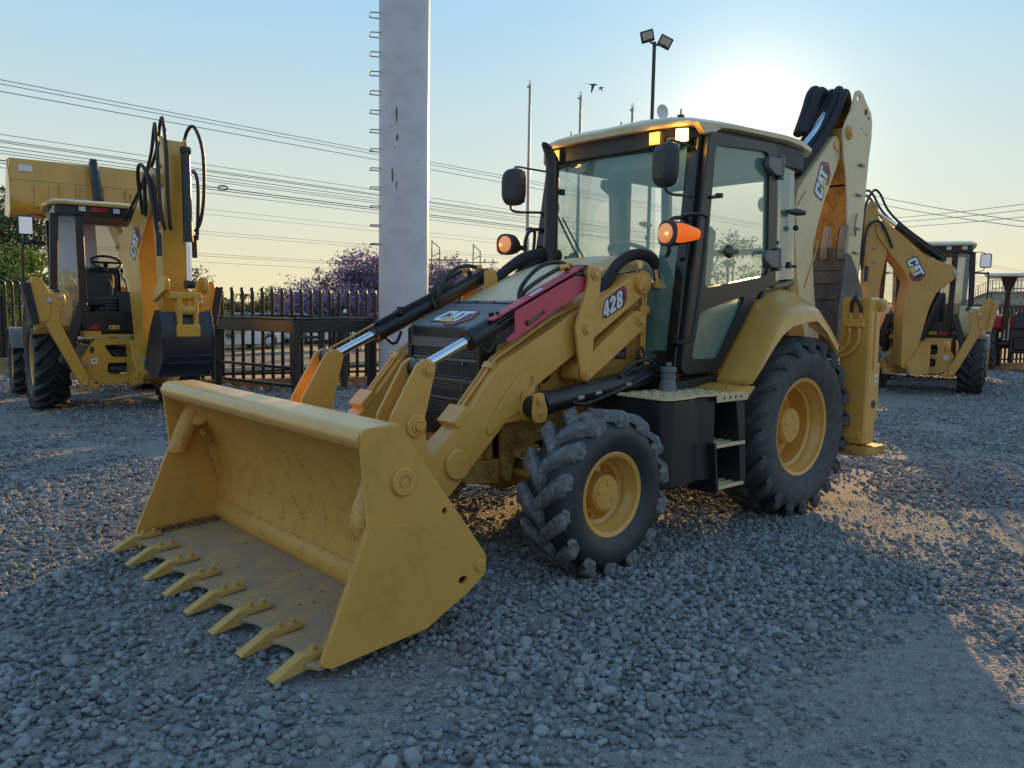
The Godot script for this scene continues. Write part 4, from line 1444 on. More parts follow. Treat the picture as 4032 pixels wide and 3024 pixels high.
func build_cab(L: Node3D) -> void:
	var b = MB.new()
	var cab = Node3D.new()
	cab.name = "cab"
	L.add_child(cab, true)
	# roof: x, half width, edge underside, edge top, crown
	var rings = []
	for q in [[-0.955, 0.46, 2.765, 2.795, 2.81], [-0.985, 0.58, 2.765, 2.805, 2.83], [-1.06, 0.68, 2.768, 2.815, 2.86], [-1.20, 0.745, 2.765, 2.815, 2.878], [-1.5, 0.765, 2.79, 2.84, 2.895], [-2.2, 0.765, 2.815, 2.868, 2.925], [-2.45, 0.75, 2.81, 2.87, 2.92], [-2.66, 0.72, 2.79, 2.845, 2.885], [-2.74, 0.66, 2.785, 2.82, 2.845]]:
		var w: float = q[1]
		var r = []
		for p in [[-w + 0.02, q[2]], [-w, q[2] + 0.012], [-w, q[3] - 0.012], [-w + 0.02, q[3]], [-w + 0.12, lerp(q[3], q[4], 0.6)], [-w * 0.45, q[4]], [0.0, q[4] - 0.004], [w * 0.45, q[4]], [w - 0.12, lerp(q[3], q[4], 0.6)], [w - 0.02, q[3]], [w, q[3] - 0.012], [w, q[2] + 0.012], [w - 0.02, q[2]]]:
			r.append(Vector3(q[0], p[1], p[0]))
		rings.append(r)
	b.loft(rings, true, true, true, 0.7)
	var roof = part(cab, "roof", b, M.cream_sky_sheen)
	b = MB.new()
	for s in [-1.0, 1.0]:
		for x in [-1.20, -2.3]:
			b.cut()
			b.cyl(Vector3(x, 2.85, 0.53 * s), Vector3(x, 2.885, 0.53 * s), 0.026, 8, 0.006)
			b.cyl(Vector3(x, 2.87, 0.53 * s), Vector3(x, 2.925, 0.53 * s), 0.006, 6, 0.001)
	b.cut()
	b.cyl(Vector3(-1.3, 2.85, 0.1), Vector3(-1.3, 2.95, 0.1), 0.006, 6, 0.001)
	part(roof, "roof_stud", b, M.plastic)
	b = MB.new()
	for s in [-1.0, 1.0]:
		b.X = side(s)
		b.cut()
		b.prism(rp([Vector3(-1.10, 2.79, 0), Vector3(-1.40, 2.80, 0), Vector3(-1.26, 2.725, 0.05), Vector3(-1.18, 2.725, 0.05)]), -0.752, -0.70, 0.006)
	part(roof, "corner_drop", b, M.cream_sky_sheen)
	b = MB.new()
	b.X = Transform3D(XZ.basis, Vector3(0, 2.81, 0))
	b.prism(rp([Vector3(-1.015, -0.40, 0.1), Vector3(-1.06, -0.63, 0.08), Vector3(-1.20, -0.715, 0.06), Vector3(-2.56, -0.715, 0.05), Vector3(-2.66, -0.6, 0.05), Vector3(-2.66, 0.6, 0.05), Vector3(-2.56, 0.715, 0.05), Vector3(-1.20, 0.715, 0.06), Vector3(-1.06, 0.63, 0.08), Vector3(-1.015, 0.40, 0.1)]), 0.0, 0.165, 0.012)
	part(cab, "roof_fascia", b, M.plastic)
	b = MB.new()
	b.box(Vector3(-1.85, 2.648, 0), Vector3(1.35, 0.03, 1.30), 0.01)
	b.box(Vector3(-1.20, 2.60, -0.2), Vector3(0.16, 0.14, 0.5), 0.02)
	part(cab, "headliner", b, M.liner)
	# structure
	for s in [-1.0, 1.0]:
		var defs = {
			"front_pillar": [[Vector3(-0.965, 1.0, -0.70), Vector3(-0.99, 1.3, -0.705), Vector3(-1.075, 2.0, -0.705), Vector3(-1.17, 2.70, -0.69)], 0.095, 0.075],
			"door_pillar": [[Vector3(-2.12, 1.72, -0.725), Vector3(-2.11, 2.3, -0.72), Vector3(-2.08, 2.74, -0.71)], 0.075, 0.07],
			"rear_pillar": [[Vector3(-2.56, 1.10, -0.60), Vector3(-2.56, 1.9, -0.60), Vector3(-2.52, 2.72, -0.60)], 0.08, 0.08]}
		for k in defs:
			b = MB.new()
			b.X = side(s)
			var pp: Array = defs[k][0]
			for i in pp.size() - 1:
				b.bar(pp[i] + (pp[i] - pp[i + 1]).normalized() * 0.01, pp[i + 1], defs[k][1], defs[k][2], Vector3(0, 0, 1), 0.012)
			part(cab, k, b, M.black_gloss if k == "front_pillar" else M.black)
		b = MB.new()
		b.X = side(s)
		b.bar(Vector3(-0.955, 0.99, -0.745), Vector3(-1.49, 1.03, -0.745), 0.13, 0.05, Vector3.UP, 0.012)
		b.bar(Vector3(-1.44, 1.02, -0.74), Vector3(-2.0, 1.70, -0.74), 0.07, 0.05, Vector3(0, 0, 1), 0.012)
		b.bar(Vector3(-1.98, 1.70, -0.735), Vector3(-2.56, 1.77, -0.66), 0.06, 0.05, Vector3(0, 0, 1), 0.012)
		part(cab, "sill", b, M.black)
		# door, glazed above and below
		b = MB.new()
		b.X = side(s)
		b.prism(rp([Vector3(-1.175, 2.66, 0), Vector3(-1.20, 2.74, 0.09), Vector3(-2.065, 2.775, 0.09), Vector3(-2.085, 1.735, 0.05), Vector3(-1.98, 1.705, 0.05), Vector3(-1.885, 1.66, 0.08), Vector3(-1.405, 1.105, 0.05), Vector3(-1.02, 1.10, 0.03), Vector3(-0.975, 1.13, 0.03), Vector3(-0.985, 1.30, 0.1), Vector3(-1.085, 2.0, 0.2)]), -0.785, -0.735, 0.010,
			[rp([Vector3(-1.262, 2.66, 0.07), Vector3(-1.94, 2.70, 0.07), Vector3(-1.992, 1.805, 0.06), Vector3(-1.195, 1.685, 0.05)]), rp([Vector3(-1.715, 1.655, 0.03), Vector3(-1.39, 1.20, 0.04), Vector3(-1.08, 1.205, 0.03), Vector3(-1.155, 1.525, 0.04)])])
		var D = part(cab, "door", b, M.black)
		b = MB.new()
		b.X = side(s)
		b.prism(rp([Vector3(-1.262, 2.665, 0.06), Vector3(-1.945, 2.705, 0.06), Vector3(-1.997, 1.80, 0.05), Vector3(-1.19, 1.68, 0.04)]), -0.765, -0.759, 0.001)
		part(D, "upper_pane", b, M.glass)
		b = MB.new()
		b.X = side(s)
		b.prism(rp([Vector3(-1.72, 1.658, 0.03), Vector3(-1.39, 1.198, 0.03), Vector3(-1.077, 1.203, 0.02), Vector3(-1.152, 1.53, 0.03)]), -0.765, -0.759, 0.001)
		part(D, "lower_pane", b, M.glass)
		b = MB.new()
		b.X = side(s)
		for y in [2.60, 1.925]:
			var x = -1.96 if y < 2.0 else -1.945
			b.cut()
			b.prism(rp([Vector3(x + 0.07, y + 0.06, 0.03), Vector3(x - 0.11, y + 0.065, 0.01), Vector3(x - 0.115, y - 0.06, 0.01), Vector3(x - 0.03, y - 0.065, 0.03), Vector3(x + 0.075, y - 0.015, 0.03)]), -0.825, -0.784, 0.007)
			b.cyl(Vector3(x - 0.135, y - 0.085, -0.80), Vector3(x - 0.135, y + 0.085, -0.80), 0.026, 16, 0.004)
		part(D, "hinge", b, M.charcoal)
		b = MB.new()
		b.X = side(s)
		b.lathe([Vector2(0, 0.05), Vector2(0.012, 0.046), Vector2(0.02, 0.03), Vector2(0.022, 0)], Vector3(-1.495, 1.955, -0.766), Vector3(0, 0, -1), 20, 0.7)
		b.box(Vector3(-1.495, 1.955, -0.785), Vector3(0.17, 0.034, 0.016), 0.007)
		b.cut()
		b.cyl(Vector3(-1.21, 2.30, -0.79), Vector3(-1.30, 2.315, -0.80), 0.012, 8)
		b.cyl(Vector3(-1.30, 2.305, -0.80), Vector3(-1.30, 2.335, -0.80), 0.028, 12)
		part(D, "handle", b, M.black)
		b = MB.new()
		b.X = side(s)
		b.tube([Vector3(-0.99, 2.165, -0.75), Vector3(-1.02, 2.17, -0.83), Vector3(-1.09, 2.165, -0.84), Vector3(-1.115, 2.12, -0.84), Vector3(-1.08, 1.80, -0.84), Vector3(-1.025, 1.43, -0.84), Vector3(-0.99, 1.345, -0.835), Vector3(-0.93, 1.32, -0.80), Vector3(-0.93, 1.32, -0.745)], 0.014, 10, 5)
		part(cab, "grab_rail", b, M.black)
		# rear quarter pane with its latch
		var rq = pane(cab, "quarter_pane", [Vector3(-2.14, 1.77, -0.735), Vector3(-2.52, 1.80, -0.70), Vector3(-2.46, 2.76, -0.685), Vector3(-2.10, 2.73, -0.715)], M.glass_clear)
		b = MB.new()
		b.X = side(s)
		if s > 0:
			rq.scale.z = -1
		b.X = Transform3D.IDENTITY
		b.lathe([Vector2(-0.10, 0.0), Vector2(-0.10, 0.014), Vector2(0.0, 0.03), Vector2(0.09, 0.02), Vector2(0.10, 0.0)], Vector3(-2.42, 2.31, -0.75), Vector3(-1, 0.02, -0.2), 12)
		b.cyl(Vector3(-2.44, 2.27, -0.74), Vector3(-2.44, 2.215, -0.74), 0.003, 6, 0.0)
		b.lathe([Vector2(-0.024, 0.0), Vector2(-0.016, 0.018), Vector2(0, 0.024), Vector2(0.016, 0.018), Vector2(0.024, 0)], Vector3(-2.44, 2.19, -0.74), Vector3.UP, 12, 0.2)
		for y in [2.06, 2.01]:
			b.cut()
			b.lathe([Vector2(0, 0.018), Vector2(0.01, 0.016), Vector2(0.012, 0)], Vector3(-2.18, y, -0.738), Vector3(0, 0, -1), 12)
		b.cut()
		b.cyl(Vector3(-2.30, 1.89, -0.75), Vector3(-2.42, 1.89, -0.77), 0.012, 8)
		b.cyl(Vector3(-2.33, 1.87, -0.755), Vector3(-2.33, 1.92, -0.755), 0.022, 8)
		part(rq, "latch", b, M.black)
	# windscreen
	b = MB.new()
	rings = []
	for q in [[-0.915, 1.20], [-0.955, 1.6], [-1.0, 2.1], [-1.055, 2.68]]:
		var r = []
		for i in 9:
			var z = -0.665 + 1.33 * i / 8.0
			r.append(Vector3(q[0] - 0.05 * pow(absf(z) / 0.665, 2.0), q[1], z))
		var r2: Array = []
		for i in range(8, -1, -1):
			r2.append(r[i] + Vector3(-0.006, 0, 0))
		r.append_array(r2)
		rings.append(r)
	b.loft(rings, true, true, true, 0.8)
	var ws = part(cab, "windscreen", b, M.glass)
	b = MB.new()
	b.tube([Vector3(-0.95, 1.88, 0.16), Vector3(-0.965, 2.2, 0.40), Vector3(-0.985, 2.31, 0.47)], 0.007, 6, 4)
	b.tube([Vector3(-0.945, 1.88, 0.10), Vector3(-0.965, 2.22, 0.37)], 0.006, 6, 1)
	b.box(Vector3(-1.0, 2.45, 0.535), Vector3(0.02, 0.60, 0.02), 0.004, Basis(Vector3(0, 0, 1), 0.08))
	b.box(Vector3(-0.975, 2.30, 0.45), Vector3(0.03, 0.07, 0.05), 0.008)
	part(ws, "wiper", b, M.black)
	b = MB.new()
	b.box(Vector3(-0.98, 1.13, 0), Vector3(0.05, 0.26, 1.34), 0.01)
	b.cut()
	b.box(Vector3(-1.06, 2.675, 0), Vector3(0.06, 0.07, 1.30), 0.01)
	part(cab, "windscreen_frame", b, M.black)
	# rear window and floor
	pane(cab, "rear_pane", [Vector3(-2.58, 1.35, -0.55), Vector3(-2.58, 1.35, 0.55), Vector3(-2.54, 2.68, 0.55), Vector3(-2.54, 2.68, -0.55)], M.glass_clear)
	b = MB.new()
	b.box(Vector3(-2.58, 1.2, 0), Vector3(0.06, 0.3, 1.2), 0.01)
	b.box(Vector3(-2.56, 2.03, 0), Vector3(0.05, 0.05, 1.14), 0.01)
	b.box(Vector3(-2.55, 2.66, 0), Vector3(0.06, 0.12, 1.2), 0.01)
	part(cab, "rear_frame", b, M.black)
	b = MB.new()
	b.box(Vector3(-1.75, 1.04, 0), Vector3(1.6, 0.06, 1.40), 0.01)
	part(cab, "floor", b, M.plastic)
	# wheel boxes inside the cab beside the fenders
	b = MB.new()
	for s in [-1.0, 1.0]:
		b.X = side(s)
		b.prism(P2([-1.14, 1.07, -1.16, 1.36, -1.50, 1.50, -1.95, 1.62, -2.54, 1.70, -2.54, 1.07]), -0.66, -0.52, 0.02)
	part(cab, "wheel_box", b, M.orange_brown)
	# seat, wheel, console
	b = MB.new()
	b.box(Vector3(-1.78, 1.50, 0), Vector3(0.50, 0.14, 0.50), 0.05)
	b.box(Vector3(-1.78, 1.28, 0), Vector3(0.36, 0.34, 0.36), 0.04)
	b.box(Vector3(-2.02, 1.88, 0), Vector3(0.15, 0.66, 0.50), 0.06, Basis(Vector3(0, 0, 1), 0.12))
	var S = part(cab, "seat", b, M.seat)
	b = MB.new()
	for s in [-1.0, 1.0]:
		b.box(Vector3(-1.82, 1.72, 0.29 * s), Vector3(0.34, 0.05, 0.08), 0.02)
	part(S, "armrest", b, M.seat)
	b = MB.new()
	b.lathe([Vector2(-0.02, 0.0), Vector2(-0.02, 0.06), Vector2(0.0, 0.07), Vector2(0.02, 0.05), Vector2(0.02, 0.0)], Vector3(-1.36, 1.93, 0), Vector3(-0.42, 0.9, 0), 16)
	var hub = Vector3(-1.36, 1.93, 0)
	var f = MB.frame(Vector3(-0.42, 0.9, 0))
	var rim = []
	for i in 33:
		var a = TAU * i / 32.0
		rim.append(hub + (f.x * cos(a) + f.y * sin(a)) * 0.19 + f.z * 0.02)
	b.tube(rim, 0.017, 10, 1, false)
	for i in 3:
		var a = TAU * i / 3.0 + 0.5
		b.bar(hub, hub + (f.x * cos(a) + f.y * sin(a)) * 0.18 + f.z * 0.02, 0.035, 0.015, f.z)
	part(cab, "steering_wheel", b, M.seat)
	b = MB.new()
	b.prism(rp([Vector3(-1.10, 1.06, 0), Vector3(-1.30, 1.06, 0), Vector3(-1.42, 1.85, 0.03), Vector3(-1.30, 1.93, 0.05), Vector3(-1.16, 1.85, 0.05)]), -0.16, 0.16, 0.03)
	part(cab, "steering_console", b, M.trim_grey)
	b = MB.new()
	b.prism(rp([Vector3(-1.5, 1.06, 0), Vector3(-2.3, 1.06, 0), Vector3(-2.3, 1.72, 0.05), Vector3(-1.6, 1.75, 0.06)]), 0.36, 0.58, 0.03)
	b.tube([Vector3(-1.62, 1.72, 0.45), Vector3(-1.58, 1.88, 0.45)], 0.012, 8, 1)
	b.lathe([Vector2(-0.03, 0), Vector2(-0.02, 0.02), Vector2(0.0, 0.028), Vector2(0.025, 0.02), Vector2(0.03, 0)], Vector3(-1.575, 1.90, 0.45), Vector3.UP, 12, 0.2)
	for s in [-1.0, 1.0]:
		b.tube([Vector3(-2.30, 1.5, 0.25 * s), Vector3(-2.28, 1.9, 0.24 * s)], 0.012, 8, 1)
		b.lathe([Vector2(-0.03, 0), Vector2(-0.02, 0.02), Vector2(0.0, 0.028), Vector2(0.025, 0.02), Vector2(0.03, 0)], Vector3(-2.28, 1.92, 0.24 * s), Vector3.UP, 12, 0.2)
	part(cab, "control_console", b, M.trim_grey)
	# work lights under the roof
	var lamps = [[Vector3(-1.035, 2.700, -0.475), 0.1, "lamp_warm"], [Vector3(-1.09, 2.708, -0.635), 0.55, "lamp_on"], [Vector3(-1.035, 2.700, 0.475), -0.1, "lamp_warm"], [Vector3(-1.09, 2.708, 0.635), -0.9, "lens_off"]]
	for q in lamps:
		var bas = Basis(Vector3.UP, q[1])
		b = MB.new()
		b.X = Transform3D(bas, q[0])
		b.prism(rp([Vector3(-0.05, -0.05, 0.012), Vector3(0.05, -0.05, 0.012), Vector3(0.05, 0.05, 0.012), Vector3(-0.05, 0.05, 0.012)]), -0.05, 0.05, 0.008)
		b.X = Transform3D(bas, q[0])
		var hl = part(L, "work_light", b, M.plastic)
		b = MB.new()
		b.X = Transform3D(bas, q[0])
		b.box(Vector3(0.052, 0, 0), Vector3(0.012, 0.082, 0.082), 0.004)
		part(hl, "lens", b, M[q[2]])
		if q[2] != "lens_off":
			var ol = OmniLight3D.new()
			ol.name = numbered(hl, "glow")
			hl.add_child(ol, true)
			ol.position = q[0] + bas * Vector3(0.075, 0, 0)
			ol.light_color = Color(1.0, 0.72, 0.3)
			ol.light_energy = 0.02 if q[2] == "lamp_warm" else 0.05
			ol.light_size = 0.04
			ol.omni_range = 12.0
			ol.omni_attenuation = 2.0
			ol.shadow_enabled = true
	# mirrors and front lamp clusters on stays
	for s in [-1.0, 1.0]:
		b = MB.new()
		b.X = side(s) * Transform3D(Basis(Vector3.UP, -0.25), Vector3(-0.775, 2.47, -0.735))
		var mr = []
		for q in [[0.045, 0.055, 0.09], [0.035, 0.085, 0.125], [0.0, 0.10, 0.142], [-0.035, 0.10, 0.142], [-0.045, 0.094, 0.136]]:
			var ring = []
			for i in 24:
				var a = TAU * i / 24
				var cc: float = signf(cos(a)) * pow(absf(cos(a)), 0.6)
				var ss: float = signf(sin(a)) * pow(absf(sin(a)), 0.6)
				ring.append(Vector3(q[0], ss * q[2], cc * q[1]))
			mr.append(ring)
		b.loft(mr, true, true, true, 0.5)
		var Mi = part(L, "mirror", b, M.plastic)
		b = MB.new()
		b.X = side(s) * Transform3D(Basis(Vector3.UP, -0.25), Vector3(-0.775, 2.47, -0.735))
		b.box(Vector3(-0.046, 0, 0), Vector3(0.004, 0.24, 0.165), 0.001)
		part(Mi, "mirror_glass", b, M.mirror_glass)
		b = MB.new()
		b.X = side(s)
		b.tube([Vector3(-1.12, 2.30, -0.70), Vector3(-1.0, 2.295, -0.76), Vector3(-0.84, 2.285, -0.765), Vector3(-0.775, 2.305, -0.755), Vector3(-0.77, 2.36, -0.745)], 0.010, 8, 5)
		b.tube([Vector3(-1.16, 2.62, -0.70), Vector3(-0.95, 2.63, -0.74), Vector3(-0.82, 2.63, -0.745), Vector3(-0.785, 2.60, -0.74)], 0.008, 8, 5)
		part(Mi, "stay", b, M.plastic)
		# lamp cluster: clear lens forward, amber lens on the outer side
		b = MB.new()
		b.X = side(s) * Transform3D(Basis(Vector3.UP, -0.12), Vector3(-0.80, 2.028, -0.80))
		var rr = []
		for q in [[0.055, 0.078, 0.078, 0.0], [0.05, 0.085, 0.083, 0.0], [0.0, 0.088, 0.082, 0.0], [-0.06, 0.080, 0.070, -0.012], [-0.13, 0.055, 0.05, -0.035], [-0.18, 0.03, 0.03, -0.05]]:
			var ring = []
			for i in 24:
				var a = TAU * i / 24
				var cc: float = signf(cos(a)) * pow(absf(cos(a)), 0.75)
				var ss: float = signf(sin(a)) * pow(absf(sin(a)), 0.75)
				ring.append(Vector3(q[0], ss * q[2], cc * q[1] + q[3]))
			rr.append(ring)
		b.loft(rr, true, true, true, 0.5)
		var Lc = part(L, "lamp_cluster", b, M.plastic)
		b = MB.new()
		b.X = side(s) * Transform3D(Basis(Vector3.UP, -0.12), Vector3(-0.80, 2.028, -0.80))
		b.lathe([Vector2(0.0, 0.064), Vector2(0.010, 0.063), Vector2(0.016, 0.05), Vector2(0.019, 0.03), Vector2(0.020, 0.0)], Vector3(0.054, 0, 0.008), Vector3(1, 0, 0), 24, 0.5)
		part(Lc, "clear_lens", b, M.lens)
		b = MB.new()
		b.X = side(s) * Transform3D(Basis(Vector3.UP, -0.12), Vector3(-0.80, 2.028, -0.80))
		b.lathe([Vector2(-0.012, 0.0), Vector2(-0.008, 0.010), Vector2(0.0, 0.013), Vector2(0.008, 0.010), Vector2(0.012, 0)], Vector3(0.076, -0.006, -0.022), Vector3(1, 0, 0), 12, 0.2)
		part(Lc, "bulb", b, M.lamp_warm)
		b = MB.new()
		b.X = side(s) * Transform3D(Basis(Vector3.UP, -0.12), Vector3(-0.80, 2.028, -0.80))
		var am = []
		for q in [[0.045, 0.060], [0.0, 0.062], [-0.06, 0.050], [-0.12, 0.038], [-0.15, 0.030]]:
			var ring = []
			for i in 9:
				var t = -1.0 + 2.0 * i / 8.0
				var bulge = sqrt(max(0.0, 1.0 - t * t * 0.6))
				ring.append(Vector3(q[0], t * q[1], -0.062 - bulge * (0.034 - absf(q[0] - 0.02) * 0.02) - (0.012 if q[0] < -0.03 else 0.0)))
			for i in range(8, -1, -1):
				ring.append(ring[i] + Vector3(0, 0, 0.03))
			am.append(ring)
		b.loft(am, true, true, true, 0.5)
		part(Lc, "amber_lens", b, M.amber)
		b = MB.new()
		b.X = side(s)
		b.tube([Vector3(-0.95, 1.90, -0.64), Vector3(-0.90, 1.93, -0.70), Vector3(-0.885, 2.06, -0.70), Vector3(-0.93, 2.14, -0.69), Vector3(-1.06, 2.16, -0.69)], 0.014, 8, 5)
		b.tube([Vector3(-0.89, 2.0, -0.70), Vector3(-0.88, 2.01, -0.77)], 0.02, 8, 1)
		part(Lc, "stay", b, M.plastic)

func build_rear(L: Node3D) -> void:
	var b = MB.new()
	# side shift frame
	b.box(Vector3(-2.97, 1.02, 0), Vector3(0.12, 0.16, 2.2), 0.01)
	b.box(Vector3(-2.97, 0.52, 0), Vector3(0.12, 0.16, 2.2), 0.01)
	for z in [-0.85, -0.3, 0.3, 0.85]:
		b.box(Vector3(-2.95, 0.77, z), Vector3(0.08, 0.5, 0.08), 0.008)
	part(L, "rear_frame", b, M.paint_worn)
	b = MB.new()
	b.box(Vector3(-3.10, 0.78, -0.38), Vector3(0.14, 0.78, 0.62), 0.02)
	b.box(Vector3(-3.26, 0.98, -0.38), Vector3(0.26, 0.10, 0.40), 0.03)
	b.box(Vector3(-3.26, 0.62, -0.38), Vector3(0.26, 0.10, 0.40), 0.03)
	b.cyl(Vector3(-3.34, 0.5, -0.38), Vector3(-3.34, 1.12, -0.38), 0.07, 20)
	part(L, "swing_post", b, M.paint_worn)
	# stabilisers
	for s in [-1.0, 1.0]:
		b = MB.new()
		b.X = side(s)
		b.box(Vector3(-2.985, 1.065, -1.045), Vector3(0.19, 1.19, 0.25), 0.022)
		var St = part(L, "stabiliser", b, M.paint)
		b = MB.new()
		b.X = side(s)
		b.box(Vector3(-2.985, 1.36, -1.13), Vector3(0.03, 0.56, 0.10), 0.004)
		b.box(Vector3(-3.095, 0.90, -1.10), Vector3(0.05, 0.46, 0.13), 0.01)
		b.box(Vector3(-2.905, 0.55, -1.06), Vector3(0.05, 0.08, 0.17), 0.018)
		part(St, "slide_plate", b, M.paint)
		b = MB.new()
		b.X = side(s)
		b.box(Vector3(-2.99, 0.43, -1.06), Vector3(0.36, 0.065, 0.34), 0.008)
		part(St, "foot", b, M.paint_worn)
		b = MB.new()
		b.X = side(s)
		b.lathe([Vector2(0, 0.05), Vector2(0.04, 0.05), Vector2(0.045, 0.044), Vector2(0.045, 0.03), Vector2(0.06, 0.026), Vector2(0.06, 0)], Vector3(-3.03, 1.60, -1.17), Vector3(0, 0, -1), 20, 0.9)
		part(St, "pin", b, M.paint)
		b = MB.new()
		b.X = side(s)
		b.lathe([Vector2(0, 0.034), Vector2(0.004, 0.033), Vector2(0.004, 0)], Vector3(-3.02, 0.80, -1.171), Vector3(0, 0, -1), 14)
		part(St, "inspection_hole", b, M.black)
		b = MB.new()
		b.X = side(s)
		for k in 2:
			var z = -1.09 + 0.075 * k
			b.tube([Vector3(-2.885, 1.52, z), Vector3(-2.875, 1.58, z), Vector3(-2.87, 1.635, z + (0.03 if k == 0 else -0.01)), Vector3(-2.90, 1.67, -1.04)], 0.014, 8, 5)
		part(St, "hose", b, M.hose)
		b = MB.new()
		b.X = side(s)
		b.box(Vector3(-2.87, 1.455, -1.05), Vector3(0.045, 0.07, 0.16), 0.006)
		for k in 2:
			var z = -1.09 + 0.075 * k
			b.cyl(Vector3(-2.88, 1.48, z), Vector3(-2.88, 1.535, z), 0.017, 6, 0.003)
			b.cyl(Vector3(-2.87, 1.43, z), Vector3(-2.87, 1.375, z), 0.018, 8, 0.003)
			b.tube([Vector3(-2.87, 1.39, z), Vector3(-2.868, 1.30, z + 0.005), Vector3(-2.86, 1.23, z + 0.05), Vector3(-2.85, 1.185, z + 0.12), Vector3(-2.84, 1.17, z + 0.2)], 0.014, 8, 5)
		part(St, "manifold", b, M.paint)
		if s < 0:
			var st = flat_poly(St, "sticker", [P2([0, 0, 0.045, 0, 0.045, 0.065, 0, 0.065])], Transform3D(Basis(Vector3(-1, 0, 0), Vector3(0, 1, 0), Vector3(0, 0, -1)), Vector3(-3.02, 0.98, -1.1705)), M.decal_white)
			flat_poly(st, "print", [circ(0.022, 0.028, 0.013, 10)], Transform3D(Basis(Vector3(-1, 0, 0), Vector3(0, 1, 0), Vector3(0, 0, -1)), Vector3(-3.02, 0.98, -1.172)), M.blue_paint)
	# boom: hollow-backed curved beam
	var boom = P2([-3.376, 3.033, -3.42, 3.07, -3.47, 3.075, -3.53, 3.02, -3.545, 2.906, -3.42, 2.70, -3.30, 2.50, -3.21, 2.30, -3.15, 2.10, -3.165, 1.90, -3.22, 1.65, -3.30, 1.40, -3.42, 1.08, -3.36, 0.98, -3.24, 0.98, -3.10, 1.25, -2.97, 1.55, -2.88, 1.85, -2.82, 2.15, -2.805, 2.40, -2.835, 2.55, -2.95, 2.66, -3.15, 2.83])
	b = MB.new()
	b.prism(boom, -0.52, -0.24, 0.012)
	var Bo = part(L, "boom", b, M.cream_sky_sheen)
	b = MB.new()
	b.tube([Vector3(-2.84, 2.42, -0.524), Vector3(-2.90, 2.49, -0.524), Vector3(-2.96, 2.545, -0.524)], 0.006, 6, 3)
	b.tube([Vector3(-3.19, 2.16, -0.524), Vector3(-3.175, 2.04, -0.524), Vector3(-3.06, 1.83, -0.524), Vector3(-3.02, 1.74, -0.524)], 0.007, 6, 3)
	b.cyl(Vector3(-3.455, 3.0, -0.53), Vector3(-3.455, 3.0, -0.22), 0.05, 20)
	part(Bo, "weld_bead", b, M.paint)
	badge(Bo, Transform3D(Basis(Vector3(-0.36, 0.93, 0).normalized(), Vector3(0.93, 0.36, 0).normalized(), Vector3(0, 0, -1)), Vector3(-3.235, 2.50, -0.5205)), 0.27)
	b = MB.new()
	for q in [[-0.46, 0.0], [-0.40, 0.035], [-0.335, 0.02], [-0.28, -0.01]]:
		var z: float = q[0]
		var u: float = q[1]
		b.tube([Vector3(-2.92, 2.70 + u, z), Vector3(-3.15, 2.90 + u, z), Vector3(-3.36, 3.09 + u, z), Vector3(-3.55, 3.31 + u, z), Vector3(-3.64, 3.44 + u, z + 0.01), Vector3(-3.70, 3.50 + u, z + 0.02), Vector3(-3.76, 3.50 + u, z + 0.03), Vector3(-3.80, 3.42, z + 0.03)], 0.036, 10, 5)
	for q in [[-0.30, 0.0], [-0.24, 0.02]]:
		b.tube([Vector3(-3.28, 3.10, q[0]), Vector3(-3.40, 3.32, q[0]), Vector3(-3.47, 3.45 + q[1], q[0]), Vector3(-3.54, 3.51 + q[1], q[0]), Vector3(-3.62, 3.49 + q[1], q[0]), Vector3(-3.67, 3.40, q[0]), Vector3(-3.66, 3.28, q[0])], 0.042, 10, 5)
	part(L, "hose_bundle", b, M.hose_wrap)
	var ram = cylinder_ram(L, "dipper_cylinder", Vector3(-2.60, 2.42, -0.38), Vector3(-3.70, 3.47, -0.38), 0.30, 0.06, 0.038, M.black)
	ram.set_meta("kind", "thing")
	# dipper stick
	var stick = P2([-3.686, 3.492, -3.75, 3.515, -3.818, 3.50, -3.90, 3.43, -4.001, 3.357, -4.035, 3.28, -4.04, 3.133, -4.01, 2.946, -3.99, 2.70, -3.974, 2.426, -3.945, 2.10, -3.927, 1.851, -3.93, 1.45, -3.88, 1.38, -3.80, 1.40, -3.72, 1.85, -3.675, 2.288, -3.63, 2.55, -3.585, 2.748, -3.53, 2.88, -3.505, 3.0, -3.488, 3.131, -3.55, 3.23, -3.62, 3.318])
	b = MB.new()
	b.prism(stick, -0.555, -0.538, 0.003, [circ(-3.90, 3.345, 0.033, 14), circ(-3.958, 3.30, 0.018, 12), circ(-3.745, 3.44, 0.03, 14)])
	b.prism(stick, -0.222, -0.205, 0.003, [circ(-3.90, 3.345, 0.033, 14), circ(-3.958, 3.30, 0.018, 12), circ(-3.745, 3.44, 0.03, 14)])
	var Sk = part(L, "dipper_stick", b, M.cream_sky_sheen)
	b = MB.new()
	b.prism(band(V2([-3.625, 2.66, -3.665, 2.42, -3.69, 2.25, -3.735, 1.85, -3.81, 1.42]), 0.02), -0.54, -0.22, 0.003)
	b.prism(band(V2([-3.85, 3.44, -4.02, 3.27, -4.025, 3.13, -3.995, 2.94, -3.96, 2.43, -3.915, 1.85, -3.915, 1.45]), 0.02), -0.54, -0.22, 0.003)
	b.prism(band(V2([-3.51, 3.13, -3.525, 3.0, -3.55, 2.88, -3.62, 2.68]), 0.02), -0.54, -0.22, 0.003)
	part(Sk, "face_plate", b, M.paint_worn)
	b = MB.new()
	b.lathe([Vector2(0, 0.062), Vector2(0.014, 0.062), Vector2(0.02, 0.055), Vector2(0.02, 0.04), Vector2(0.032, 0.038), Vector2(0.034, 0.032), Vector2(0.034, 0)], Vector3(-3.60, 3.122, -0.555), Vector3(0, 0, -1), 24, 0.9)
	b.cyl(Vector3(-3.60, 3.122, -0.55), Vector3(-3.60, 3.122, -0.21), 0.05)
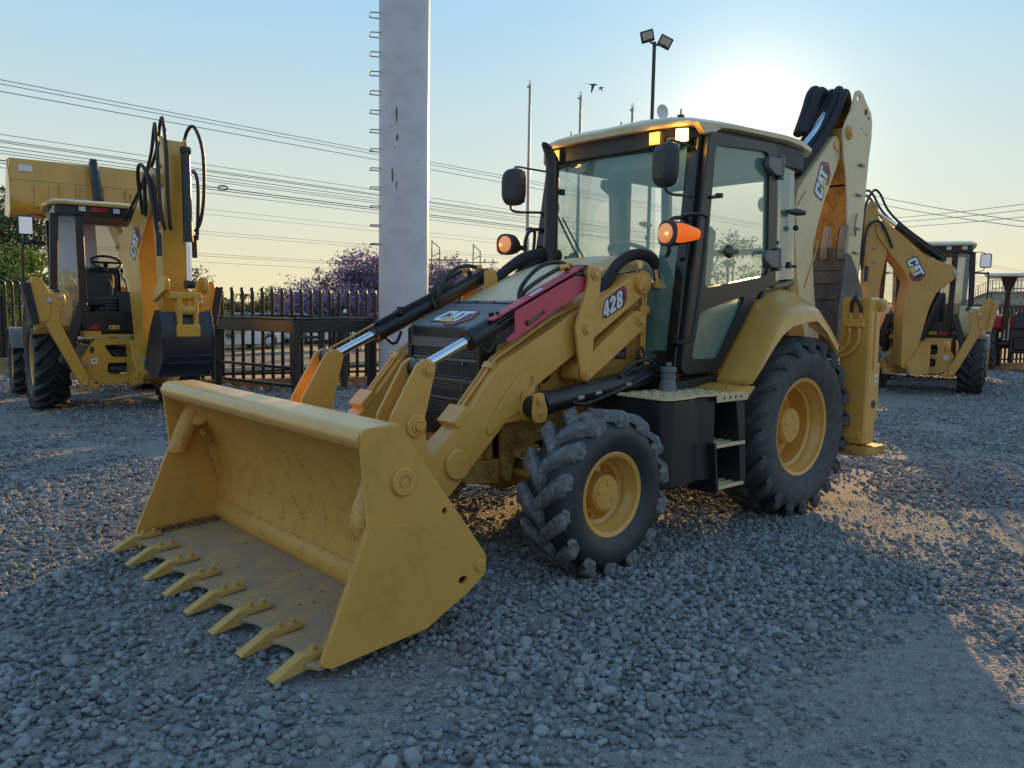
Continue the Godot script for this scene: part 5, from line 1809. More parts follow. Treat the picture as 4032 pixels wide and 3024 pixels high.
	part(Sk, "pin", b, M.paint)
	b = MB.new()
	for q in [[-3.86, 2.87], [-3.84, 2.60], [-3.85, 2.30], [-3.84, 2.08]]:
		b.cut()
		b.box(Vector3(q[0], q[1], -0.565), Vector3(0.09, 0.022, 0.03), 0.006)
	b.cut()
	b.cyl(Vector3(-3.93, 3.15, -0.557), Vector3(-3.93, 3.15, -0.56), 0.012, 8, 0.0)
	b.cut()
	b.cyl(Vector3(-3.83, 3.19, -0.557), Vector3(-3.83, 3.19, -0.56), 0.008, 8, 0.0)
	b.cut()
	b.tube([Vector3(-3.80, 2.43, -0.575), Vector3(-3.77, 2.36, -0.58), Vector3(-3.76, 2.29, -0.58), Vector3(-3.79, 2.23, -0.575)], 0.010, 6, 4)
	part(Sk, "clip", b, M.bolt)
	# bucket folded up between boom and stick, teeth upwards
	b = MB.new()
	var shell = curve2(V2([-3.475, 2.04, -3.465, 1.95, -3.43, 1.75, -3.385, 1.5, -3.40, 1.30, -3.50, 1.18, -3.64, 1.20]), 4)
	b.prism(band(shell, 0.018), -0.64, -0.10, 0.003)
	var Bk = part(L, "digging_bucket", b, M.steel_dirty)
	for z in [-0.645, -0.095]:
		b = MB.new()
		b.prism(rp([Vector3(-3.465, 2.06, 0.02), Vector3(-3.56, 2.04, 0.03), Vector3(-3.70, 1.90, 0.05), Vector3(-3.835, 1.68, 0.05), Vector3(-3.82, 1.50, 0.06), Vector3(-3.68, 1.28, 0.1), Vector3(-3.52, 1.165, 0.1), Vector3(-3.385, 1.28, 0.1), Vector3(-3.375, 1.50, 0.1), Vector3(-3.42, 1.75, 0.1)]), z - 0.012, z + 0.012, 0.003)
		part(Bk, "side_plate", b, M.steel_dirty)
	b = MB.new()
	for q in [[-3.458, 1.92], [-3.432, 1.80], [-3.405, 1.66]]:
		b.box(Vector3(q[0] + 0.006, q[1], -0.37), Vector3(0.02, 0.035, 0.50), 0.006, Basis(Vector3(0, 0, 1), 0.2))
	part(Bk, "wear_strip", b, M.steel_dirty)
	b = MB.new()
	b.box(Vector3(-3.478, 2.05, -0.37), Vector3(0.028, 0.12, 0.55), 0.006)
	part(Bk, "lip", b, M.steel_dirty)
	for z in [-0.61, -0.45, -0.29, -0.13]:
		b = MB.new()
		b.prism(rp([Vector3(-3.45, 2.0, 0.01), Vector3(-3.50, 2.0, 0.01), Vector3(-3.515, 2.16, 0), Vector3(-3.505, 2.30, 0.005), Vector3(-3.49, 2.30, 0.005), Vector3(-3.45, 2.14, 0)]), z - 0.038, z + 0.038, 0.010)
		for y in [2.035, 2.085]:
			b.cyl(Vector3(-3.452, y, z), Vector3(-3.440, y, z), 0.012, 8, 0.002)
		part(Bk, "tooth", b, M.tooth_steel)

# ---------------------------------------------------------------- the two parked machines seen from behind
# own axes: x forward, z to its right, origin on the ground under the rear axle
func make_hoe(label: String, at: Vector3, turn: float, swing: float, shift: float, raised: bool, worn: bool) -> Node3D:
	var L = thing("parked_backhoe", label, "backhoe loader", at, turn, "backhoe loaders parked with their backs turned")
	var P = M.paint_used if worn else M.paint_new
	for s in [-1.0, 1.0]:
		wheel(L, Vector3(0, 0.69, 0.85 * s), 0.70, 0.43, 0.37, 0.045, 20, 0.075, 0.36, 0.1, 0.13, 0.04, 0.24, M.tyre_dark if not worn else M.tyre, P, s, "rear_wheel")
		wheel(L, Vector3(2.1, 0.50, 0.93 * s), 0.51, 0.36, 0.26, 0.035, 16, 0.08, 0.32, 0.1, 0.10, 0.06, 0.17, M.tyre_dark, P, s, "front_wheel")
	var b = MB.new()
	b.box(Vector3(0.9, 0.72, 0), Vector3(3.6, 0.34, 0.62), 0.04)
	part(L, "chassis_frame", b, M.black)
	# hood and front fenders
	b = MB.new()
	b.loft([[Vector3(0.95, 1.0, -0.42), Vector3(0.95, 1.72, -0.40), Vector3(0.95, 1.80, 0.0), Vector3(0.95, 1.72, 0.40), Vector3(0.95, 1.0, 0.42)], [Vector3(2.3, 1.0, -0.40), Vector3(2.3, 1.38, -0.36), Vector3(2.3, 1.45, 0.0), Vector3(2.3, 1.38, 0.36), Vector3(2.3, 1.0, 0.40)]], true, true, true, 0.8)
	part(L, "hood", b, P)
	for s in [-1.0, 1.0]:
		b = MB.new()
		b.X = side(s)
		var rg = []
		for i in 7:
			var a = deg_to_rad(20 + 22 * i)
			rg.append([Vector3(2.1 + cos(a) * 0.57, 0.5 + sin(a) * 0.57, -0.74), Vector3(2.1 + cos(a) * 0.58, 0.5 + sin(a) * 0.58, -1.12), Vector3(2.1 + cos(a) * 0.55, 0.5 + sin(a) * 0.55, -1.13), Vector3(2.1 + cos(a) * 0.545, 0.5 + sin(a) * 0.545, -0.74)])
		b.loft(rg, true, true, true, 0.7)
		part(L, "front_fender", b, M.trim_grey)
		b = MB.new()
		b.X = side(s)
		rg = []
		for q in [[0.92, 0.92], [0.80, 1.28], [0.52, 1.56], [0.15, 1.68], [-0.3, 1.66], [-0.60, 1.52], [-0.66, 1.18]]:
			rg.append([Vector3(q[0], q[1], -0.60), Vector3(q[0] * 0.97, q[1] - 0.02, -0.95), Vector3(q[0] * 0.93, q[1] - 0.07, -1.06), Vector3(q[0] * 0.90, q[1] - 0.12, -1.06), Vector3(q[0] * 0.93, q[1] - 0.07, -0.60)])
		b.loft(rg, true, true, true, 0.7)
		part(L, "rear_fender", b, M.cream_sky_sheen if worn else P)
	# cab
	var cab = Node3D.new()
	cab.name = "cab"
	L.add_child(cab, true)
	b = MB.new()
	var rings = []
	for q in [[1.0, 0.60, 2.80, 2.86], [0.92, 0.74, 2.80, 2.90], [0.2, 0.80, 2.82, 2.94], [-0.38, 0.80, 2.80, 2.89], [-0.60, 0.74, 2.79, 2.85], [-0.66, 0.6, 2.79, 2.83]]:
		var w: float = q[1]
		rings.append([Vector3(q[0], q[2], -w), Vector3(q[0], q[2] + 0.035, -w - 0.01), Vector3(q[0], q[3] - 0.01, -w + 0.1), Vector3(q[0], q[3], 0), Vector3(q[0], q[3] - 0.01, w - 0.1), Vector3(q[0], q[2] + 0.035, w + 0.01), Vector3(q[0], q[2], w)])
	b.loft(rings, true, true, true, 0.7)
	part(cab, "roof", b, M.cream_sky_sheen if worn else P)
	b = MB.new()
	b.X = Transform3D(XZ.basis, Vector3(0, 2.80, 0))
	b.prism(rp([Vector3(0.92, -0.66, 0.06), Vector3(-0.52, -0.76, 0.08), Vector3(-0.60, -0.55, 0.05), Vector3(-0.60, 0.55, 0.05), Vector3(-0.52, 0.76, 0.08), Vector3(0.92, 0.66, 0.06)]), 0.0, 0.14, 0.01)
	part(cab, "roof_fascia", b, M.black)
	for s in [-1.0, 1.0]:
		b = MB.new()
		b.X = side(s)
		b.bar(Vector3(-0.50, 1.15, -0.44), Vector3(-0.52, 2.68, -0.47), 0.10, 0.09, Vector3(0, 0, 1), 0.015)
		part(cab, "rear_pillar", b, M.black)
		b = MB.new()
		b.X = side(s)
		b.bar(Vector3(-0.40, 1.66, -0.78), Vector3(-0.42, 2.68, -0.75), 0.10, 0.07, Vector3(0, 0, 1), 0.015)
		b.bar(Vector3(-0.40, 1.70, -0.78), Vector3(-0.50, 1.15, -0.46), 0.06, 0.06, Vector3(1, 0, 0), 0.012)
		part(cab, "side_pillar", b, M.black)
		b = MB.new()
		b.X = side(s)
		b.bar(Vector3(0.86, 1.15, -0.62), Vector3(0.84, 2.68, -0.66), 0.09, 0.07, Vector3(0, 0, 1), 0.015)
		part(cab, "front_pillar", b, M.black)
		b = MB.new()
		b.X = side(s)
		b.tube([Vector3(0.55, 1.66, -0.86), Vector3(0.55, 1.72, -1.02), Vector3(0.56, 2.28, -1.03), Vector3(0.56, 2.32, -0.98), Vector3(0.58, 2.33, -0.74)], 0.018, 8, 5)
		part(cab, "grab_rail", b, M.black)
		pane(cab, "corner_pane", [Vector3(-0.41, 1.72, -0.76 * -s), Vector3(-0.50, 1.25, -0.50 * -s), Vector3(-0.52, 2.64, -0.50 * -s), Vector3(-0.42, 2.64, -0.73 * -s)], M.glass_clear)
		# mirror
		b = MB.new()
		b.X = side(s)
		b.box(Vector3(0.72, 2.575, -0.97), Vector3(0.07, 0.28, 0.20), 0.03, Basis(Vector3.UP, -0.1))
		var Mi = part(L, "mirror", b, M.plastic)
		b = MB.new()
		b.X = side(s)
		b.box(Vector3(0.683, 2.575, -0.967), Vector3(0.006, 0.24, 0.165), 0.001, Basis(Vector3.UP, -0.1))
		part(Mi, "mirror_glass", b, M.mirror_glass)
		b = MB.new()
		b.X = side(s)
		b.tube([Vector3(0.74, 2.72, -0.95), Vector3(0.76, 2.75, -0.85), Vector3(0.80, 2.72, -0.70)], 0.009, 6, 4)
		b.tube([Vector3(0.74, 2.43, -0.95), Vector3(0.76, 2.38, -0.92), Vector3(0.80, 2.34, -0.70)], 0.009, 6, 4)
		part(Mi, "stay", b, M.plastic)
	b = MB.new()
	b.box(Vector3(-0.52, 1.22, 0), Vector3(0.08, 0.30, 0.95), 0.015)
	part(cab, "rear_panel", b, M.black)
	b = MB.new()
	b.box(Vector3(0.2, 1.08, 0), Vector3(1.4, 0.10, 1.20), 0.01)
	part(cab, "floor", b, M.plastic)
	pane(cab, "windscreen", [Vector3(0.88, 1.45, -0.60), Vector3(0.88, 1.45, 0.60), Vector3(0.86, 2.66, 0.62), Vector3(0.86, 2.66, -0.62)], M.glass_dusty)
	b = MB.new()
	b.prism(rp([Vector3(0.84, 1.12, 0), Vector3(0.55, 1.12, 0), Vector3(0.48, 1.90, 0.05), Vector3(0.60, 2.02, 0.06), Vector3(0.84, 1.96, 0.04)]), -0.20, 0.22, 0.04)
	part(cab, "dashboard", b, M.plastic)
	b = MB.new()
	var hub = Vector3(0.42, 2.08, 0.02)
	var f = MB.frame(Vector3(-0.5, 0.85, 0))
	var rim = []
	for i in 25:
		var a = TAU * i / 24.0
		rim.append(hub + (f.x * cos(a) + f.y * sin(a)) * 0.20)
	b.tube(rim, 0.018, 8, 1, false)
	b.bar(hub - f.x * 0.19, hub + f.x * 0.19, 0.03, 0.02, f.z)
	b.bar(hub, Vector3(0.56, 1.96, 0.02), 0.05, 0.05)
	b.cyl(hub + f.x * 0.19 + Vector3(0, 0, 0), hub + f.x * 0.19 + Vector3(0, 0.07, 0), 0.025, 10)
	part(cab, "steering_wheel", b, M.black)
	b = MB.new()
	if worn:
		b.box(Vector3(-0.02, 1.52, 0.12), Vector3(0.46, 0.14, 0.48), 0.05)
		b.box(Vector3(-0.18, 1.62, 0.12), Vector3(0.14, 0.55, 0.46), 0.05)
		b.box(Vector3(-0.10, 1.86, 0.14), Vector3(0.22, 0.10, 0.40), 0.05, Basis(Vector3(0, 0, 1), 0.3))
	else:
		b.box(Vector3(0.24, 1.50, -0.12), Vector3(0.44, 0.14, 0.46), 0.05)
		b.box(Vector3(0.34, 1.72, -0.12), Vector3(0.14, 0.40, 0.44), 0.05)
	b.box(Vector3(0.1, 1.28, 0.0), Vector3(0.36, 0.3, 0.34), 0.03)
	part(cab, "seat", b, M.seat)
	b = MB.new()
	b.box(Vector3(-0.34, 1.42, 0.13), Vector3(0.16, 0.46, 0.24), 0.03)
	for k in 5:
		b.lathe([Vector2(0, 0.07), Vector2(0.02, 0.085), Vector2(0.04, 0.07)], Vector3(-0.34, 1.34 + 0.045 * k, -0.06), Vector3.UP, 16)
	for z in [-0.06, 0.14]:
		b.tube([Vector3(-0.34, 1.55, z), Vector3(-0.33, 1.75, z), Vector3(-0.30, 1.86, z - 0.05), Vector3(-0.30, 1.92, z - 0.05)], 0.012, 8, 4)
		b.lathe([Vector2(-0.035, 0), Vector2(-0.02, 0.025), Vector2(0.01, 0.03), Vector2(0.035, 0)], Vector3(-0.30, 1.95, z - 0.05), Vector3.UP, 10, 0.2)
	part(cab, "hoe_console", b, M.plastic)
	# lights and stickers on the rear fascia and panel
	for z in [-0.36, 0.0, 0.36, -0.62, 0.62] if worn else [-0.44, -0.02, 0.40]:
		b = MB.new()
		b.box(Vector3(-0.615, 2.74, z), Vector3(0.05, 0.085, 0.10), 0.012)
		var wl = part(L, "work_light", b, M.plastic)
		b = MB.new()
		b.box(Vector3(-0.643, 2.74, z), Vector3(0.008, 0.068, 0.082), 0.003)
		part(wl, "lens", b, M.lens_off)
	b = MB.new()
	b.box(Vector3(-0.612, 2.74, -0.23 if not worn else 0.60), Vector3(0.04, 0.075, 0.22 if not worn else 0.12), 0.012)
	part(L, "tail_lamp", b, M.tail_red)
	var rx = Basis(Vector3(0, 0, 1), Vector3(0, 1, 0), Vector3(-1, 0, 0))
	flat_poly(L, "reflector", [P2([-0.06, 0, 0.06, 0, 0.06, 0.045, -0.06, 0.045])], Transform3D(rx, Vector3(-0.562, 1.13, -0.32 if not worn else 0.36)), M.red_reflector)
	var ys = flat_poly(L, "warning_sticker", [P2([-0.065, 0, 0.065, 0, 0.065, 0.055, -0.065, 0.055])], Transform3D(rx, Vector3(-0.562, 1.125, -0.08 if not worn else 0.18)), M.decal_yellow)
	flat_poly(ys, "print", [P2([-0.05, 0.012, -0.02, 0.012, -0.035, 0.042]), P2([0.01, 0.015, 0.045, 0.02, 0.03, 0.04])], Transform3D(rx, Vector3(-0.5635, 1.125, -0.08 if not worn else 0.18)), M.decal_dark)
	# swing frame: plates with cut-outs
	b = MB.new()
	var rz = Transform3D(Basis(Vector3(0, 0, 1), Vector3(0, 1, 0), Vector3(-1, 0, 0)), Vector3(-0.92, 0, 0))
	b.X = rz
	b.prism(rp([Vector3(-0.40, 1.02, 0.02), Vector3(-0.58, 0.74, 0.03), Vector3(-0.50, 0.45, 0.04), Vector3(0.50, 0.45, 0.04), Vector3(0.58, 0.74, 0.03), Vector3(0.40, 1.02, 0.02)]), 0.0, 0.10, 0.012,
		[rp([Vector3(-0.30, 0.93, 0.03), Vector3(0.30, 0.95, 0.03), Vector3(0.30, 0.76, 0.05), Vector3(-0.20, 0.77, 0.05)]), rp([Vector3(-0.26, 0.69, 0.04), Vector3(0.28, 0.69, 0.04), Vector3(0.28, 0.53, 0.04), Vector3(-0.26, 0.53, 0.04)]), circ(-0.44, 0.87, 0.03, 12, 0.05), circ(0.44, 0.87, 0.03, 12, 0.05)])
	var Fr = part(L, "swing_frame", b, P)
	b = MB.new()
	b.X = XZ
	b.box(Vector3(-0.86, 0.0, -1.05), Vector3(0.34, 1.06, 0.035), 0.008)
	b.box(Vector3(-0.86, 0.0, -0.43), Vector3(0.34, 1.10, 0.05), 0.008)
	b.X = Transform3D.IDENTITY
	b.box(Vector3(-0.85, 1.085, -0.42), Vector3(0.22, 0.05, 0.22), 0.006)
	part(Fr, "frame_plate", b, P)
	b = MB.new()
	b.tube([Vector3(-1.0, 0.84, -0.2), Vector3(-1.02, 0.78, -0.1), Vector3(-1.0, 0.86, 0.02), Vector3(-1.02, 0.90, 0.2)], 0.016, 8, 5)
	b.tube([Vector3(-1.0, 0.62, -0.2), Vector3(-1.03, 0.57, 0.0), Vector3(-1.0, 0.62, 0.2)], 0.018, 8, 5)
	b.cyl(Vector3(-0.98, 0.60, -0.24), Vector3(-0.98, 0.60, 0.24), 0.05, 14)
	b.tube([Vector3(-0.95, 1.0, -0.46), Vector3(-1.05, 0.95, -0.62), Vector3(-1.08, 0.78, -0.68), Vector3(-1.05, 0.62, -0.60)], 0.012, 8, 5)
	part(Fr, "hose", b, M.hose)
	var stk = flat_poly(Fr, "sticker", [P2([-0.035, -0.035, 0.035, -0.035, 0.035, 0.035, -0.035, 0.035])], Transform3D(rx, Vector3(-1.021, 0.72, -0.42 if not worn else 0.45)), M.decal_white)
	flat_poly(stk, "print", [circ(0, 0, 0.016, 10)], Transform3D(rx, Vector3(-1.0225, 0.72, -0.42 if not worn else 0.45)), M.trim_grey)
	b = MB.new()
	for s in [-1.0, 1.0]:
		b.cyl(Vector3(-1.02, 0.67, 0.53 * s), Vector3(-1.045, 0.67, 0.53 * s), 0.035, 14)
	part(Fr, "pin", b, M.bolt)
	# outriggers
	for s in [-1.0, 1.0]:
		b = MB.new()
		b.X = side(s) * Transform3D(rz.basis, Vector3(-1.03, 0, 0))
		b.prism(rp([Vector3(-0.36, 0.48, 0.05), Vector3(-0.40, 0.36, 0.08), Vector3(-0.62, 0.36, 0.06), Vector3(-0.60, 0.48, 0.05)]), 0.0, 0.10, 0.01, [circ(-0.42, 0.44, 0.02, 10)])
		b.prism(rp([Vector3(-0.50, 0.50, 0.06), Vector3(-0.56, 0.36, 0.06), Vector3(-0.66, 0.52, 0.05), Vector3(-0.98, 1.20, 0.05), Vector3(-0.97, 1.60, 0.05), Vector3(-0.76, 1.62, 0.06), Vector3(-0.74, 1.48, 0.06), Vector3(-0.82, 1.42, 0.06), Vector3(-0.80, 1.20, 0.1)]), 0.01, 0.13, 0.012)
		var O2 = part(L, "outrigger", b, P)
		b = MB.new()
		b.X = side(s) * Transform3D(rz.basis, Vector3(-1.03, 0, 0))
		b.prism(rp([Vector3(-0.90, 1.58, 0.03), Vector3(-1.02, 1.80, 0.05), Vector3(-1.10, 1.82, 0.04), Vector3(-1.14, 1.72, 0.01), Vector3(-1.05, 1.24, 0.01), Vector3(-0.94, 1.25, 0.05)]), 0.12, 0.15, 0.006)
		b.prism(rp([Vector3(-0.90, 1.58, 0.03), Vector3(-1.02, 1.80, 0.05), Vector3(-1.10, 1.82, 0.04), Vector3(-1.14, 1.72, 0.01), Vector3(-1.05, 1.24, 0.01), Vector3(-0.94, 1.25, 0.05)]), -0.12, -0.09, 0.006)
		part(O2, "foot_bracket", b, P)
		b = MB.new()
		b.X = side(s) * Transform3D(rz.basis, Vector3(-1.03, 0, 0))
		b.prism(P2([-1.14, 1.74, -1.05, 1.22, -1.13, 1.20, -1.23, 1.72]), -0.20, 0.20, 0.012)
		part(O2, "foot_pad", b, M.tyre_dark if not worn else P)
		b = MB.new()
		b.X = side(s)
		for q in [[1.51, 0.93, 0.034], [1.56, 0.80, 0.026], [0.43, 0.55, 0.03]]:
			b.lathe([Vector2(0, q[2]), Vector2(0.01, q[2]), Vector2(0.012, q[2] * 0.6), Vector2(0.022, q[2] * 0.55), Vector2(0.022, 0)], Vector3(-1.18 if q[0] > 1 and q[1] > 0.9 else -1.16, q[0], -q[1]), Vector3(-1, 0, 0), 16, 0.9)
		part(O2, "pin", b, M.steel)
		b = MB.new()
		b.X = side(s)
		b.box(Vector3(-1.04, 1.10, -0.66), Vector3(0.13, 0.85, 0.12), 0.02, Basis(Vector3(1, 0, 0), 0.30))
		part(O2, "ram_cover", b, M.black)
	# boom group, turned on the swing post
	var G = Node3D.new()
	G.name = "swing_boom"
	L.add_child(G, true)
	G.position = Vector3(-1.10, 0, shift)
	G.rotation.y = swing
	# in this group -x points away from the cab
	b = MB.new()
	b.prism(rp([Vector3(0.10, 1.00, 0.03), Vector3(0.10, 0.42, 0.03), Vector3(-0.10, 0.38, 0.04), Vector3(-0.28, 0.42, 0.05), Vector3(-0.33, 0.60, 0.06), Vector3(-0.20, 0.72, 0.08), Vector3(-0.06, 1.00, 0.04)]), -0.24, -0.15, 0.01)
	b.prism(rp([Vector3(0.10, 1.00, 0.03), Vector3(0.10, 0.42, 0.03), Vector3(-0.10, 0.38, 0.04), Vector3(-0.28, 0.42, 0.05), Vector3(-0.33, 0.60, 0.06), Vector3(-0.20, 0.72, 0.08), Vector3(-0.06, 1.00, 0.04)]), 0.15, 0.24, 0.01)
	b.cyl(Vector3(0.03, 0.40, 0), Vector3(0.03, 1.02, 0), 0.075, 16)
	b.cyl(Vector3(-0.24, 0.53, -0.26), Vector3(-0.24, 0.53, 0.26), 0.05, 16)
	part(G, "swing_post", b, P)
	var bp = rp([Vector3(-0.20, 0.46, 0.05), Vector3(-0.40, 0.52, 0.1), Vector3(-0.42, 1.60, 0.1), Vector3(-0.34, 2.08, 0.1), Vector3(-0.46, 2.30, 0.2), Vector3(-0.72, 2.60, 0.1), Vector3(-0.95, 2.90, 0.1), Vector3(-1.02, 3.10, 0.08), Vector3(-0.86, 3.20, 0.08), Vector3(-0.44, 2.87, 0.1), Vector3(-0.14, 2.62, 0.1), Vector3(0.0, 2.53, 0.1), Vector3(0.42, 2.40, 0.1), Vector3(0.53, 2.28, 0.07), Vector3(0.45, 2.14, 0.1), Vector3(0.16, 1.90, 0.2), Vector3(0.05, 1.66, 0.2), Vector3(-0.08, 1.04, 0.2), Vector3(-0.14, 0.60, 0.05)])
	b = MB.new()
	b.prism(bp, -0.19, -0.165, 0.005)
	b.prism(bp, 0.165, 0.19, 0.005)
	b.prism(band(V2([-0.39, 0.56, -0.395, 1.60, -0.325, 2.08, -0.45, 2.32, -0.70, 2.62, -0.93, 2.92]), 0.02), -0.17, 0.17, 0.003)
	b.prism(band(V2([-0.10, 1.04, 0.03, 1.66, 0.14, 1.90, 0.40, 2.14]), 0.02), -0.17, 0.17, 0.003)
	b.prism(band(V2([0.02, 2.51, -0.14, 2.60, -0.44, 2.85, -0.85, 3.17]), 0.02), -0.17, 0.17, 0.003)
	var Bo = part(G, "boom", b, P)
	b = MB.new()
	for s in [-1.0, 1.0]:
		for q in [[0.47, 2.27, 0.05], [-0.90, 3.05, 0.05], [-0.26, 0.53, 0.045]]:
			b.lathe([Vector2(0, q[2]), Vector2(0.012, q[2]), Vector2(0.014, q[2] * 0.66), Vector2(0.024, q[2] * 0.6), Vector2(0.024, 0)], Vector3(q[0], q[1], 0.19 * s), Vector3(0, 0, s), 18, 0.9)
	part(Bo, "pin", b, M.steel)
	badge(Bo, Transform3D(Basis(Vector3(0.50, -0.866, 0), Vector3(0.866, 0.50, 0), Vector3(0, 0, 1)), Vector3(-0.42, 2.46, 0.1905)), 0.36)
	badge(Bo, Transform3D(Basis(Vector3(-0.50, 0.866, 0), Vector3(0.866, 0.50, 0), Vector3(0, 0, -1)), Vector3(-0.20, 2.06, -0.1905)), 0.36)
	cylinder_ram(G, "boom_cylinder", Vector3(0.0, 1.02, 0), Vector3(0.43, 2.24, 0), 0.72, 0.07, 0.04, M.black)
	cylinder_ram(G, "dipper_cylinder", Vector3(0.30, 2.52, 0), Vector3(-1.02, 3.42, 0), 0.66, 0.065, 0.035, M.black)
	# dipper stick
	b = MB.new()
	var sp = rp([Vector3(-0.98, 3.50, 0.06), Vector3(-1.12, 3.56, 0.06), Vector3(-1.20, 3.30, 0.1), Vector3(-1.20, 2.90, 0.1), Vector3(-1.10, 2.30, 0.2), Vector3(-1.06, 1.10, 0.06), Vector3(-0.90, 1.06, 0.06), Vector3(-0.84, 2.10, 0.2), Vector3(-0.76, 2.60, 0.1), Vector3(-0.80, 2.95, 0.1), Vector3(-0.95, 3.25, 0.1)])
	b.prism(sp, -0.155, -0.13, 0.005)
	b.prism(sp, 0.13, 0.155, 0.005)
	b.prism(band(V2([-1.10, 3.50, -1.175, 3.28, -1.175, 2.90, -1.08, 2.32, -1.04, 1.12]), 0.02), -0.135, 0.135, 0.003)
	b.prism(band(V2([-0.92, 1.10, -0.865, 2.10, -0.785, 2.60, -0.825, 2.95]), 0.02), -0.135, 0.135, 0.003)
	var Sk = part(G, "dipper_stick", b, P)
	b = MB.new()
	for s in [-1.0, 1.0]:
		for q in [[-1.05, 3.46], [-1.08, 3.18], [-1.12, 2.95], [-1.0, 2.7], [-1.0, 2.45], [-1.02, 1.16]]:
			b.lathe([Vector2(0, 0.03), Vector2(0.012, 0.028), Vector2(0.016, 0.016), Vector2(0.016, 0)], Vector3(q[0], q[1], 0.155 * s), Vector3(0, 0, s), 12, 0.9)
	part(Sk, "bolt", b, M.bolt)
	cylinder_ram(G, "bucket_cylinder", Vector3(-1.32, 3.36, 0.06), Vector3(-1.36, 1.74, 0.06), 0.68, 0.055, 0.032, M.black)
	# link and bucket
	b = MB.new()
	for s in [-1.0, 1.0]:
		b.prism(rp([Vector3(-1.02, 1.62, 0.04), Vector3(-1.30, 1.84, 0.06), Vector3(-1.44, 1.82, 0.06), Vector3(-1.44, 1.66, 0.05), Vector3(-1.30, 1.62, 0.05), Vector3(-1.0, 1.50, 0.04)]), s * 0.24 - 0.03, s * 0.24 + 0.03, 0.008)
	b.box(Vector3(-1.38, 1.60, 0.0), Vector3(0.12, 0.11, 0.40), 0.03)
	b.box(Vector3(-1.41, 1.36, -0.10), Vector3(0.10, 0.50, 0.06), 0.012)
	b.box(Vector3(-1.41, 1.36, 0.10), Vector3(0.10, 0.50, 0.06), 0.012)
	b.box(Vector3(-1.42, 1.17, 0.0), Vector3(0.10, 0.16, 0.30), 0.02)
	b.cyl(Vector3(-1.42, 1.42, -0.08), Vector3(-1.42, 1.42, 0.08), 0.06, 14)
	part(G, "bucket_link", b, P)
	b = MB.new()
	b.prism(band(curve2(V2([-1.36, 1.40, -1.44, 1.10, -1.42, 0.80, -1.26, 0.62, -1.04, 0.60, -0.80, 0.72]), 4), 0.02), -0.31, 0.31, 0.004)
	var dm = M.steel_dirty if worn else M.bucket_black
	var Bk = part(G, "digging_bucket", b, dm)
	for z in [-0.31, 0.31]:
		b = MB.new()
		b.prism(rp([Vector3(-1.37, 1.42, 0.03), Vector3(-1.47, 1.10, 0.1), Vector3(-1.45, 0.80, 0.1), Vector3(-1.28, 0.59, 0.1), Vector3(-1.04, 0.57, 0.05), Vector3(-0.80, 0.70, 0.02), Vector3(-1.05, 1.20, 0.05), Vector3(-1.22, 1.42, 0.04)]), z - 0.012, z + 0.012, 0.003)
		part(Bk, "side_plate", b, dm)
	b = MB.new()
	for y in [0.86, 0.78]:
		b.box(Vector3(-1.455 + (0.86 - y) * 0.4, y, 0), Vector3(0.03, 0.03, 0.60), 0.006)
	part(Bk, "wear_strip", b, dm)
	for k in 4:
		b = MB.new()
		b.prism(P2([-0.84, 0.70, -0.84, 0.64, -0.64, 0.80, -0.65, 0.815]), -0.27 + 0.18 * k - 0.03, -0.27 + 0.18 * k + 0.03, 0.006)
		part(Bk, "tooth", b, M.tooth_steel)
	# hoses along boom and stick
	for q in [[-0.17, 0.0], [0.20, 0.04], [-0.10, 0.08]]:
		b = MB.new()
		b.tube([Vector3(0.2, 2.60, q[0]), Vector3(-0.45, 3.0 + q[1], q[0]), Vector3(-0.80, 3.32 + q[1], q[0]), Vector3(-0.98, 3.62 + q[1], q[0] * 1.1), Vector3(-1.12, 3.66 + q[1], q[0] * 1.3), Vector3(-1.26, 3.40, q[0] * 1.5), Vector3(-1.28, 2.9, q[0] * 1.5), Vector3(-1.26, 2.55, q[0] * 1.3), Vector3(-1.22, 2.40, q[0])], 0.022, 8, 5)
		part(G, "hose", b, M.hose)
	b = MB.new()
	b.tube([Vector3(-0.60, 2.62, -0.21), Vector3(-0.72, 3.05, -0.30), Vector3(-0.86, 3.20, -0.32), Vector3(-1.04, 3.05, -0.30), Vector3(-1.10, 2.6, -0.25), Vector3(-1.12, 2.3, -0.22)], 0.024, 8, 5)
	b.tube([Vector3(-0.66, 2.60, -0.20), Vector3(-0.80, 2.98, -0.25), Vector3(-0.90, 3.10, -0.26), Vector3(-1.06, 2.9, -0.24), Vector3(-1.12, 2.5, -0.21)], 0.024, 8, 5)
	b.tube([Vector3(-0.7, 2.70, 0.22), Vector3(-0.95, 3.15, 0.26), Vector3(-1.18, 3.05, 0.26), Vector3(-1.22, 2.6, 0.24), Vector3(-1.22, 2.30, 0.22)], 0.024, 8, 5)
	part(G, "hose", b, M.hose)
	b = MB.new()
	for z in [-0.22, 0.22]:
		b.cyl(Vector3(-1.14, 2.36, z), Vector3(-1.15, 2.08, z), 0.035, 10)
	part(G, "hose_clamp", b, M.black)
	# loader
	var bx = 2.75
	if raised:
		for s in [-1.0, 1.0]:
			b = MB.new()
			b.X = side(s)
			b.prism(rp([Vector3(0.55, 1.75, 0.06), Vector3(0.60, 1.60, 0.06), Vector3(1.6, 2.30, 0.2), Vector3(2.45, 2.75, 0.06), Vector3(2.45, 2.95, 0.06), Vector3(1.5, 2.60, 0.2)]), -0.52, -0.42, 0.008)
			part(L, "loader_arm", b, P)
		b = MB.new()
		var sh = curve2(V2([2.66, 3.62, 2.44, 3.40, 2.36, 3.12, 2.42, 2.92, 2.66, 2.86, 3.3, 2.95]), 4)
		b.prism(band(sh, 0.02), -1.15, 1.15, 0.004)
		var Lb = part(L, "loader_bucket", b, P)
